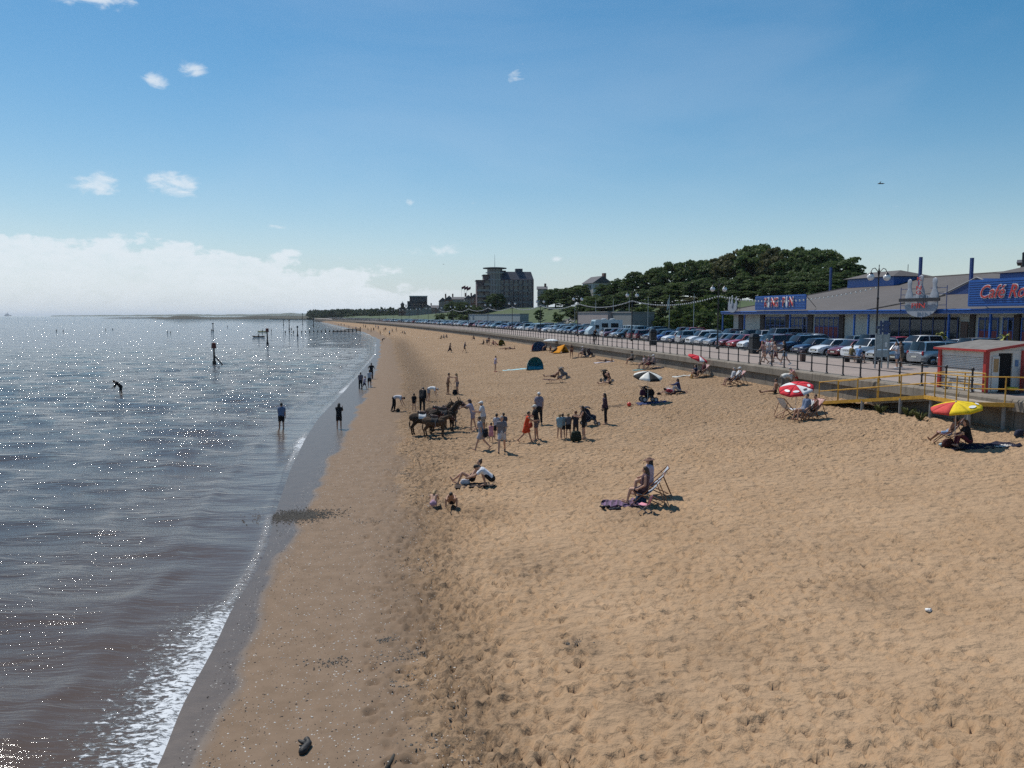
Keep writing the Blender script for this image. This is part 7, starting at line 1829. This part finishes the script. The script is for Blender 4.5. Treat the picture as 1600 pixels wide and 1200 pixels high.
def townscape():
    # apartment block with glazed corner tower
    p, s = place(802, 62, -.3); k = p.y / FPX; rz = face_cam(p) + R(6)
    zt = lambda v: z_at(v, p) - p.z
    W_ = 64 * k; root = empty('apartment_block', p, rz, 'six-storey dark apartment block with corner tower and flat tower roof', 'building')
    brick = mat('apartment_brick', (.13, .085, .085), .8, .15, .5); pale = mat('apartment_band', (.38, .39, .41), .6); tglass = mat('tower_glass', (.07, .10, .12), .15, .2, .4, spec=.6); roofm = mat('apartment_roof', (.045, .05, .075), .6, .15, .5)
    he = zt(437); hr = zt(424)
    # local +y faces camera, +x is image-left
    xl, xr = W_ * .5, -W_ * .5
    MB().box((0, -7, he / 2 - 2), (W_, 14, he + 4)).build('wall', brick, root)
    MB().add([(xl, .2, he), (xr, .2, he), (xr, -14, he), (xl, -14, he), (xl, -3, hr), (xr + 1.0, -3, hr), (xr + 1.0, -11, hr), (xl, -11, hr)], [(0, 1, 5, 4), (1, 2, 6, 5), (2, 3, 7, 6), (3, 0, 4, 7), (4, 5, 6, 7), (3, 2, 1, 0)]).build('roof', roofm, root)
    MB().box((-W_ * .16, -5, hr + .3), (W_ * .17, 4, 2.4)).build('lift_housing', roofm, root); MB().box((W_ * .2, -5, hr + .1), (W_ * .08, 2, 1.0)).build('roof_vent', roofm, root)
    nf = 5; fh = he / nf
    for f in range(nf):
        MB().box((-W_ * .08, .16, fh * f + .1), (W_ * .84, .5, .16)).build('floor_band', pale, root)
        for b in range(7):
            x = W_ * .30 - W_ * .80 * (b + .2) / 7; wd = MB().box((x, .06, fh * (f + .55)), (W_ * .062, .14, fh * .66)).build('window', pale, root); MB().box((x, .15, fh * (f + .55)), (W_ * .05, .04, fh * .56)).build('pane', WGL, wd)
        for b in (1, 3, 5):
            x = W_ * .30 - W_ * .80 * (b + .2) / 7; MB().box((x, .75, fh * f + .55), (W_ * .12, .06, .9)).build('balcony_rail', tglass, root); MB().box((x, .5, fh * f + .06), (W_ * .125, .7, .14)).build('balcony_slab', pale, root)
    # tower
    tx = W_ * .5 - 1.2; r = 3.6; ht = zt(420)
    tw = MB().lathe([(r, -2), (r, ht)], 16, (tx, -2.2, 0)).build('tower', tglass, root)
    for f in range(1, 7): MB().lathe([(r + .12, 0), (r + .12, .25)], 16, (tx, -2.2, he / 5 * f)).build('tower_band', pale, tw)
    for i in range(16):
        a = i * math.pi / 8; MB().box((tx + (r + .03) * math.cos(a), -2.2 + (r + .03) * math.sin(a), ht / 2), (.14, .14, ht)).build('mullion', brick, tw)
    MB().lathe([(r * .4, 0), (r + 2.2, .1), (r + 2.2, .5), (r, .7)], 20, (tx, -2.2, ht)).build('tower_roof', roofm, tw); MB().lathe([(r + .9, 0), (r + .9, .3)], 20, (tx, -2.2, zt(426.5))).build('tower_ledge', pale, tw)
    MB().tube([(tx, -2.2, ht), (tx, -2.2, zt(397))], [.14, .05], 6).build('mast', pale, tw)
    # stepped wing with balconies on the seaward side
    wx = xl + 4.2
    for (dx, hh) in ((3.6, zt(430)), (7.0, zt(438.5))):
        wg = MB().box((xl + dx - 1.2, -6, hh / 2 - 2), (3.6, 11, hh + 4)).build('wing', brick, root); MB().box((xl + dx - 1.2, -6, hh + .15), (4.6, 12, .25)).build('wing_roof', roofm, wg)
        for f in range(int(hh / fh)):
            MB().box((xl + dx - 1.2, .0, fh * f + .1), (3.5, 1.4, .16)).build('balcony_slab', pale, wg); MB().box((xl + dx - 1.2, .66, fh * f + .6), (3.4, .06, .9)).build('balcony_rail', tglass, wg); MB().box((xl + dx - 1.2, -.47, fh * (f + .52)), (2.4, .1, fh * .62)).build('pane', WGL, wg)
    # terrace and other houses on the hill: (u, b, width px, eave v, ridge v, wall, chimneys, label, gable)
    T = [(847, 60, 14, 452, 449, STONE, 1, 'low house with a chimney right of the apartment block', False),
         (752, 58, 13, 462, 457, RENDER, 1, 'pale gabled house touching the apartment block on the left', True), (742, 58, 12, 465, 459, BRICK, 1, 'narrow brick gabled house second left of the apartment block', True), (732, 58, 12, 467, 461, STONE, 2, 'stone gabled house with two chimneys, third left of the apartments', True),
         (716, 56, 18, 468, 464, STONE, 0, 'flat-fronted grey house below the three flags', False), (702, 56, 14, 469, 462, BRICK, 2, 'dark house with tall chimney stacks, right of the hill end', True), (692, 56, 12, 471, 465, STONE, 1, 'end house of the terrace at the brow of the hill', True),
         (681, 60, 13, 481, 477, BRICK, 0, 'low house between dark block and the terrace', False), (668, 60, 14, 480, 476, STONE, 1, 'bay-fronted low house right of the dark block', True), (655, 60, 14, 483, 479, STONE, 1, 'low house in front of the dark block', True), (641, 62, 13, 483, 478, STONE, 1, 'gabled seafront house left of the dark block', True), (629, 64, 13, 483, 478, BRICK, 1, 'farthest seafront house, with a small turret', True)]
    for (u, b, wpx, ve, vr, wm, ch, lab, gf) in T:
        p, s = place(u, b, -.4); k = p.y / FPX; h = max(z_at(ve, p) - p.z, 3.5); rf = max(z_at(vr, p) - z_at(ve, p), 1.2)
        house(p, face_cam(p), wpx * k, 9, h, rf, lab, wm, max(2, int(h / 3.2)), max(2, int(wpx * k / 2.6)), ch, 'gable', gf, group='seafront houses on the hill')
    p, s = place(654, 75, -.4); k = p.y / FPX; h = z_at(463.5, p) - p.z; dkm = mat('dark_block', (.03, .032, .045), .6, .2, .3)
    root = empty('dark_office_block', p, face_cam(p), 'square dark block with pale parapet above the seafront roofs', 'building'); MB().box((0, 0, h / 2), (27 * k, 14, h)).build('wall', dkm, root); MB().box((2.0 * k, 1, h * .38), (30 * k, 12, h * .76)).build('wing', dkm, root); MB().box((0, 0, h + .3), (27 * k + .6, 14.6, .6)).build('parapet', WFR, root)
    for q in (-.22, .18): MB().add([(q * 27 * k - 2.2, 7.05, h * .74), (q * 27 * k + 2.2, 7.05, h * .74), (q * 27 * k, 7.05, h * .9)], [(0, 1, 2)]).build('gable_panel', mat('slate_grey', (.09, .09, .1), .8), root)
    for f in range(4):
        for b in range(6): MB().box(((b - 2.5) * 4 * k, 7.04, h * (.18 + .14 * f)), (2.0 * k, .08, h * .07)).build('window', WGL, root)
    p, s = place(629, 62, -.4); h = z_at(478, p) - p.z; root = empty('turret', p + Vector((0, 0, h - 2)), 0, 'small domed turret on the farthest seafront roof', 'turret'); MB().lathe([(1.6, 0), (1.6, 3), (2.0, 3.1), (1.3, 4.2), (.2, 5.2), (.15, 6.2)], 10).build('dome', SLATE, root, True)
    # flags on the terrace
    for i, u in enumerate((721.5, 725.5, 729.5)):
        p, s = place(u, 54, 0); zt_ = z_at(448 + i, p); root = empty('flagpole_with_flag', p, 0, ('left', 'middle', 'right')[i] + ' of three flagpoles with dark red flags on the terrace', 'flag', 'three flags on the hill'); MB().tube([(0, 0, 0), (0, 0, zt_ - p.z)], .07, 6).build('pole', pm, root)
        if i != 1 or True: sheet('flag', [[(x, .15 * math.sin(x * 2), zt_ - p.z - .2 - z_ + .45 * x) for x in np.linspace(0, 2.2, 5)] for z_ in (0, .7, 1.4)], cloth((.14, .02, .04)), root, .02)
    # house roof rising out of the trees
    p, s = place(932, 62, -.3); k = p.y / FPX; h = z_at(443, p) - p.z; house(p, face_cam(p) + R(25), 30 * k, 9, h, z_at(432, p) - z_at(443, p), 'grey-roofed house with a brick chimney rising out of the trees', RENDER, 3, 3, 1, 'gable', True)
    # cafe building, retaining walls, lower terrace
    def flat_block(u0, u1, b, v1, label, wm, d=6, nw=5, name='seafront_cafe', cat='building'):
        s0, s1 = solve_s(u0, b), solve_s(u1, b); a, c = Wv(s0, b, PROM - .02), Wv(s1, b, PROM - .02); mid = (a + c) / 2; w_ = (a - c).length; h = z_at(v1, mid) - PROM
        root = empty(name, mid, math.atan2((a - c).y, (a - c).x) + math.pi, label, cat); MB().box((0, -d / 2, h / 2), (w_, d, h)).build('wall', wm, root); MB().box((0, -d / 2, h + .08), (w_ + .3, d + .3, .16)).build('roof', mat('flat_roof', (.28, .27, .26), .8), root)
        for i in range(nw):
            x = -w_ / 2 + w_ * (i + .5) / nw; wd = MB().box((x, .03, h * .42), (w_ / nw * .6, .1, h * .5)).build('window', WFR, root); MB().box((x, .09, h * .42), (w_ / nw * .52, .04, h * .44)).build('pane', WGL, wd)
        return root, w_, h
    flat_block(931, 982, 33.5, 488, 'small pinkish flat-roofed café behind the parked cars', mat('cafe_pink', (.36, .30, .28), .8, .1, 1), 5, 6)
    flat_block(982, 1022, 34.5, 488.5, 'plain grey flat-roofed block joined to the pink café', mat('cafe_grey', (.22, .22, .21), .8, .1, 1), 5, 3, 'seafront_store')
    flat_block(745, 826, 34, 491, 'long blue-grey shelter wall at the foot of the grass bank', mat('shelter_grey', (.24, .28, .29), .8, .1, 1), 3, 6, 'seafront_shelter')
    p = Wv(solve_s(955, 31.6), 31.6, PROM - .02); umbrella(p, [cloth((.55, .04, .04))], 'bright red café parasol in front of the pink café', 1.7, 2.7, (0, 0), ring=.5)
    p = Wv(solve_s(948, 32.0), 32.0, PROM - .02); umbrella(p, [cloth((.50, .05, .04))], 'second red café parasol left of the bright one', 1.6, 2.6, (0, 0), ring=.5)
    for i, u in enumerate((732, 738.5)):
        p = Wv(solve_s(u, 30.5), 30.5, PROM - .02); root = empty('feather_flag', p, 0, ('left', 'right')[i] + ' white feather flag behind the far parked cars', 'flag', 'feather flags'); MB().tube([(0, 0, 0), (0, 0, 4.2)], .04, 6).build('pole', pm, root); sheet('banner', [[(x * (.4 + .6 * math.sin(math.pi * t_)), .05 * math.sin(5 * t_), .9 + 3.2 * t_) for x in (0, .4, .8)] for t_ in np.linspace(0, 1, 6)], cloth((.62, .60, .60)), root, .01)
    # steps and rockery on the bank
    sA = solve_s(862, 36); root = empty('garden_steps', Wv(sA, 35, 0), 0, 'concrete garden steps climbing the grass bank', 'steps'); inv = root.location.copy(); stm = mat('step_stone', (.30, .29, .27), .85, .15, 2)
    for i in range(14):
        b = 35 + i * 1.3; a, c = Wv(sA - 1.6, b, float(land_z(sA, b)) + .25), Wv(sA + 1.6, b, float(land_z(sA, b)) + .25); MB().bar(a - inv, c - inv, 1.25, .5).build('step', stm, root)
    r_ = random.Random(8)
    def rock(r):
        u = r.uniform(872, 925); b = 34 + (u - 872) / 53 * 16 + r.gauss(0, 1.5); s_ = solve_s(u, b); q = Wv(s_, b, 0); return (q.x, q.y, float(land_z(s_, b)) + .3)
    scatter('rockery', 160, rock, lambda r: .25 + .5 * r.random() ** 2, mat('rockery_stone', (.34, .32, .29), .9, .25, 2), 'pale rockery stones scattered on the grass bank', 9, .8)
    # station canopy and pavilion roofs behind the hall
    p = Wv(solve_s(1507, 66), 66, PROM); k = p.y / FPX; zr, ze, zb_ = z_at(430.5, p), z_at(438, p), z_at(456, p)
    root = empty('station_building', Vector((p.x, p.y, PROM)), face_cam(p) + R(4), 'long hipped roof of the station building behind the hall', 'building'); w_ = 100 * k; st = mat('station_roof', (.12, .11, .105), .8, .2, .6)
    MB().box((0, -4, (zb_ - PROM) / 2), (w_, 8, zb_ - PROM)).build('wall', STONE, root); MB().box((0, -4, (ze + zb_) / 2 - PROM), (w_ * .94, 7.6, ze - zb_)).build('clerestory', WGL, root)
    for i in range(15): MB().box((-w_ * .47 + w_ * .94 * i / 14, -.12, (ze + zb_) / 2 - PROM), (.18, .14, ze - zb_)).build('mullion', STONE, root)
    MB().add([(-w_ / 2 - .8, .6, ze - PROM), (w_ / 2 + .8, .6, ze - PROM), (w_ / 2 + .8, -8.6, ze - PROM), (-w_ / 2 - .8, -8.6, ze - PROM), (-w_ / 2 + 3, -4, zr - PROM), (w_ / 2 - 3, -4, zr - PROM)], [(0, 1, 5, 4), (1, 2, 5), (2, 3, 4, 5), (3, 0, 4), (3, 2, 1, 0)]).build('roof', st, root)
    p = Wv(solve_s(1414, 64), 64, PROM); k = p.y / FPX; z1, z2 = z_at(440, p) - PROM, z_at(431, p) - PROM
    root = empty('pavilion', p, face_cam(p), 'pointed tan pavilion roof with weathervane behind the hall', 'building'); MB().box((0, 0, z1 / 2), (20 * k, 20 * k, z1)).build('wall', STONE, root); MB().lathe([(17 * k, z1), (.4, z2), (.4, z2 + .5)], 4).build('roof', mat('pavilion_roof', (.17, .13, .10), .8), root); MB().tube([(0, 0, z2), (0, 0, z2 + 1.9)], .05, 5).build('weathervane', BLK, root)
    p = Wv(solve_s(1432, 64), 64, PROM); z2 = z_at(432, p) - PROM; root = empty('chimney_stack', p, face_cam(p), 'squat chimney stack right of the pavilion roof', 'chimney'); MB().box((0, 0, z2 / 2), (1.3, 1.1, z2)).build('stack', BRICK, root); MB().box((0, 0, z2 + .08), (1.6, 1.4, .2)).build('cap', BRICK, root)
    p = Wv(solve_s(1612, 50), 50, PROM); k = p.y / FPX; z1, z2 = z_at(412, p) - PROM, z_at(405, p) - PROM; house(p, face_cam(p), 40 * k, 6, z1, z2 - z1, 'brown brick house at the right edge behind the hall', BRICK, 3, 3, 0)
    p = Wv(solve_s(1591, 44), 44, PROM); zz = z_at(396, p) - PROM; root = empty('black_mast', p, 0, 'black mast with a side arm at the right edge', 'mast'); MB().tube([(0, 0, 0), (0, 0, zz)], .13, 8).build('pole', BLK, root); MB().bar((0, 0, zz - .5), (2.5, .5, zz - .5), .12).build('arm', BLK, root); MB().sphere((0, 0, zz), .16, 8).build('cap', BLK, root)
    # long far building at the bay head
    p = Vector((-300, 1330, 1.2)); root = empty('far_terrace', p, face_cam(p), 'long grey building at the far head of the bay', 'building'); MB().box((-10, 0, 4.5), (78, 12, 9)).build('wall', mat('far_wall', (.20, .20, .21), .8, .1, .1), root)
    for i in range(16): MB().box((-46 + i * 4.7, 6.1, 4.4), (2.0, .3, 6.5)).build('window', WGL, root)
    MB().box((-10, 0, 9.3), (80, 14, .8)).build('roof', SLATE, root)
townscape()

# ---------------------------------------------------------------- trees
def leaf_mat(name, a, b):
    t = NT(name); P = t.pos(); c = t.mix(t.mr(t.noise(P, .35, 4), .3, .7), a, b); c = t.mix(t.mr(t.noise(P, 2.5, 3), .4, .75, 0, .5), c, tuple(x * .55 for x in a))
    t.l(c, t.b.inputs['Base Color']); t.b.inputs['Roughness'].default_value = .65; t.b.inputs['Specular IOR Level'].default_value = .25
    tr = t.n('ShaderNodeBsdfTranslucent'); t.l(c, tr.inputs[0]); mx = t.n('ShaderNodeMixShader'); mx.inputs[0].default_value = .34; t.l(t.b.outputs[0], mx.inputs[1]); t.l(tr.outputs[0], mx.inputs[2]); t.l(mx.outputs[0], t.out.inputs[0]); return t.m
LEAF = {'dark': leaf_mat('leaf_dark', (.062, .100, .030), (.105, .145, .050)), 'mid': leaf_mat('leaf_mid', (.082, .125, .036), (.12, .16, .052)), 'olive': leaf_mat('leaf_olive', (.10, .105, .04), (.135, .13, .058)), 'light': leaf_mat('leaf_light', (.085, .13, .03), (.13, .17, .045)), 'far': leaf_mat('leaf_far', (.045, .065, .035), (.06, .085, .045))}
BARK = mat('tree_bark', (.055, .045, .036), .9, .3, 5, .5)
def crown_mesh(seed, n_cl=60, per=70, flat=1.0, leaf=.055, fill=.5):
    """leaf clumps through a unit crown (radius 1, height about 1.6)"""
    r = np.random.default_rng(seed); V = []; F = []
    cl = []
    while len(cl) < n_cl:
        p = r.normal(size=3); p /= np.linalg.norm(p); p *= r.uniform(fill, 1.0) ** .6
        if p[2] < -.75: continue
        cl.append((p * np.array([.82, .82, .76 * flat]) * r.uniform(.85, 1.1), r.uniform(.13, .30)))
    for c, cr in cl:
        d = r.normal(size=(per, 3)); d /= np.linalg.norm(d, axis=1)[:, None]; d[:, 2] = np.abs(d[:, 2]) * .9 - .28
        p = c + d * cr * r.uniform(.55, 1.0, (per, 1)) * np.array([1, 1, .62])
        nrm = d + r.normal(size=(per, 3)) * .55; nrm /= np.linalg.norm(nrm, axis=1)[:, None]
        a = np.cross(nrm, r.normal(size=(per, 3))); a /= np.linalg.norm(a, axis=1)[:, None]; b = np.cross(nrm, a); s = leaf * r.uniform(.6, 1.3, (per, 1))
        q = np.stack([p - a * s, p + b * s * .8, p + a * s, p - b * s * .8], 1).reshape(-1, 3); k = len(V); V.extend(map(tuple, q)); F.extend((k + 4 * i, k + 4 * i + 1, k + 4 * i + 2, k + 4 * i + 3) for i in range(per))
    me = bpy.data.meshes.new('crown'); me.from_pydata(V, [], F); return me
CROWNS = [crown_mesh(i, 115, 90, 1.0, .046) for i in range(6)]
BUSHES = [crown_mesh(20 + i, 46, 80, .9, .07, .3) for i in range(4)]
CM = {}
def crown_of(lst, i, leaf):
    key = (id(lst), i, leaf)
    if key not in CM:
        me = lst[i].copy(); me.materials.append(LEAF[leaf]); CM[key] = me
    return CM[key]
def tree(p, h, rad, leaf, label, i, group='trees on the hill', trunk=True):
    root = empty('tree' if trunk else 'bush', p, i * 1.3, label, 'tree' if trunk else 'bush', group)
    rz_ = h * (.56 if trunk else .58)
    o = link('crown', crown_of(CROWNS if trunk else BUSHES, i % (6 if trunk else 4), leaf), root, loc=(0, 0, h - rz_ * .90)); o.scale = (rad, rad, rz_)
    t = MB()
    if trunk:
        t.tube([(0, 0, -.6), (.1, 0, h * .25), (-.1, .1, h * .5), (0, 0, h * .8)], [.34, .27, .2, .07], 8)
        for k in range(5):
            a = k * 1.26 + i; z0 = h * (.28 + .08 * k); t.tube([(0, 0, z0), (rad * .35 * math.cos(a), rad * .35 * math.sin(a), z0 + h * .14), (rad * .68 * math.cos(a), rad * .68 * math.sin(a), z0 + h * .22)], [.16, .1, .04], 6)
    else:
        for k in range(4):
            a = k * 1.57 + i; t.tube([(0, 0, -.3), (rad * .3 * math.cos(a), rad * .3 * math.sin(a), h * .4), (rad * .5 * math.cos(a), rad * .5 * math.sin(a), h * .7)], [.08, .06, .02], 5)
    t.build('trunk' if trunk else 'stems', BARK, root)
def plant_trees():
    # (u centre, v top, b inland, width px, leaf, trunk)
    T = [(1312, 396, 74, 78, 'dark'), (1282, 380, 78, 90, 'dark'), (1248, 377, 80, 84, 'dark'), (1212, 378, 80, 70, 'olive'), (1178, 377, 78, 84, 'mid'), (1146, 383, 76, 76, 'olive'), (1112, 396, 74, 70, 'dark'), (1078, 398, 70, 66, 'mid'), (1048, 402, 66, 62, 'dark'), (1020, 413, 64, 54, 'mid'), (994, 421, 60, 52, 'dark'), (968, 431, 58, 48, 'dark'), (948, 440, 56, 40, 'dark'), (905, 440, 56, 42, 'mid'), (886, 446, 54, 38, 'dark'), (868, 447, 54, 40, 'dark'), (856, 452, 54, 30, 'dark'),
         (1326, 418, 70, 54, 'dark'), (1296, 420, 68, 66, 'dark'), (1262, 418, 68, 66, 'dark'), (1226, 424, 66, 62, 'dark'), (1192, 424, 64, 64, 'mid'), (1158, 428, 62, 60, 'dark'), (1124, 430, 60, 58, 'dark'), (1092, 430, 58, 56, 'dark'), (1062, 436, 56, 52, 'mid'), (1032, 442, 54, 48, 'dark'), (1004, 448, 52, 46, 'dark'), (976, 452, 50, 44, 'dark'), (950, 458, 50, 40, 'dark'), (925, 458, 48, 36, 'mid'),
         (775, 455, 52, 34, 'dark'), (758, 462, 50, 22, 'dark'), (706, 468, 44, 26, 'dark'), (724, 470, 42, 30, 'dark'), (742, 474, 42, 26, 'dark'), (1215, 440, 60, 54, 'dark'), (1252, 440, 60, 54, 'dark'), (1285, 438, 60, 50, 'dark')]
    for i, (u, v, b, w, lf) in enumerate(T):
        s = solve_s(u, b, 12); g = float(land_z(s, b)); p = Wv(s, b, g - .2); h = max(4.0, z_at(v, p) - g); rad = max(1.8, w * p.y / FPX / 2 * 1.12)
        rel = 'beside the apartment block' if u < 800 else 'in the wood behind the bowling hall' if u > 1130 else 'on the hill left of the bowling hall'
        tree(p, h, rad, lf, '%s tree %s, %s from the right' % ({'dark': 'dark green', 'mid': 'mid-green', 'olive': 'olive-brown', 'light': 'light green', 'far': 'green'}[lf], rel, ORD(1 + sum(1 for q in T if q[0] > u))), i)
    Bs = [(1118, 450, 40, 58, 'light'), (1088, 456, 38, 46, 'light'), (1142, 462, 42, 40, 'light'), (1062, 466, 38, 40, 'mid'), (1040, 468, 38, 36, 'olive'), (1024, 478, 36, 26, 'mid'), (1076, 486, 33.5, 30, 'light'), (1052, 492, 33.5, 26, 'light'), (1100, 480, 34, 36, 'mid'), (1004, 492, 33, 22, 'mid'), (990, 478, 46, 30, 'mid'), (915, 468, 44, 34, 'mid'), (893, 474, 42, 30, 'mid'), (872, 484, 38, 22, 'mid'), (905, 484, 40, 26, 'olive'), (925, 478, 44, 26, 'mid'), (842, 480, 40, 16, 'mid'), (724, 488, 34, 26, 'mid'), (708, 484, 36, 22, 'dark'), (688, 488, 34, 20, 'mid'), (1130, 490, 34, 30, 'mid'), (745, 486, 36, 18, 'dark')]
    Bs += [(1108, 466, 50, 44, 'mid'), (1078, 462, 52, 44, 'olive'), (1046, 458, 52, 44, 'mid'), (1018, 462, 50, 40, 'dark'), (1138, 478, 36, 36, 'light'), (1030, 490, 35, 26, 'mid'), (960, 466, 50, 36, 'mid'), (936, 470, 48, 32, 'dark'), (880, 464, 50, 32, 'dark'), (1152, 450, 56, 44, 'mid'), (1180, 452, 60, 44, 'dark'), (1006, 470, 42, 34, 'light'), (1062, 476, 40, 34, 'light'), (1098, 464, 42, 40, 'light'), (980, 462, 50, 34, 'dark')]
    for i, (u, v, b, w, lf) in enumerate(Bs):
        s = solve_s(u, b, 5); g = float(land_z(s, b)); p = Wv(s, b, g - .1); h = max(1.2, z_at(v, p) - g); rad = max(.8, w * p.y / FPX / 2 * 1.1)
        tree(p, h, rad, lf, '%s bush on the bank behind the car park, %s from the right' % ({'mid': 'mid-green', 'olive': 'olive', 'light': 'bright yellow-green', 'dark': 'dark'}[lf], ORD(1 + sum(1 for q in Bs if q[0] > u))), i, 'bushes on the bank', False)
    # far-off wood round the head of the bay
    r = random.Random(4); V = []; F = []
    for _ in range(760):
        t_ = r.random(); x = -470 + 420 * t_ + r.gauss(0, 10); y = 1500 - 520 * t_ + r.uniform(0, 260)
        if x > float(xw(min(y, 1450))) - 0: pass
        x = -430 + 330 * t_ ; y = 1430 - 640 * t_ + r.uniform(0, 240); x += r.gauss(0, 14)
        sx = float(xw(min(y, 1450))) + 18
        if x < sx: x = sx + r.uniform(0, 60)
        h = r.uniform(7, 15); rd = r.uniform(4, 8)
        me = BUSHES[r.randrange(4)]
        n = len(me.vertices); co = np.empty(n * 3, np.float32); me.vertices.foreach_get('co', co); co = co.reshape(-1, 4, 3)[r.randrange(8)::26]; co = (co.mean(1, keepdims=True) + (co - co.mean(1, keepdims=True)) * 2.6).reshape(-1, 3)
        a = r.uniform(0, 6.28); c, s_ = math.cos(a), math.sin(a); k = len(V)
        X = (co[:, 0] * c - co[:, 1] * s_) * rd * 1.2 + x; Y = (co[:, 0] * s_ + co[:, 1] * c) * rd * 1.2 + y; Z = co[:, 2] * h * .75 + h * .5 + 1.5
        V.extend(zip(X.tolist(), Y.tolist(), Z.tolist())); F.extend((k + 4 * i, k + 4 * i + 1, k + 4 * i + 2, k + 4 * i + 3) for i in range(len(co) // 4))
    me = bpy.data.meshes.new('far_wood'); me.from_pydata(V, [], F); o = link('far_wood', me, None, LEAF['far']); setp(o, 'dark far-off wood round the head of the bay', kind='stuff')
    m_ = MB().prism([(-470, 1560), (-250, 1130), (-120, 800), (60, 800), (200, 1900)], -1, 6.0); 
    setp(m_.build('wooded_rise', LEAF['far']), 'low wooded rise at the far head of the bay', kind='structure')
plant_trees()

# ---------------------------------------------------------------- sea air: an even thin haze over the whole bay
def build_haze():
    m = bpy.data.materials.new('sea_haze'); m.use_nodes = True; nt = m.node_tree; nt.nodes.remove(nt.nodes['Principled BSDF'])
    v = nt.nodes.new('ShaderNodeVolumePrincipled'); v.inputs['Color'].default_value = (.86, .92, 1.0, 1); v.inputs['Density'].default_value = .000045; v.inputs['Anisotropy'].default_value = .35
    nt.links.new(v.outputs[0], nt.nodes['Material Output'].inputs['Volume'])
    o = MB().box((0, 0, 42), (150000, 150000, 94)).build('haze', m); setp(o, 'thin pale sea haze over the whole bay', kind='stuff')
build_haze()
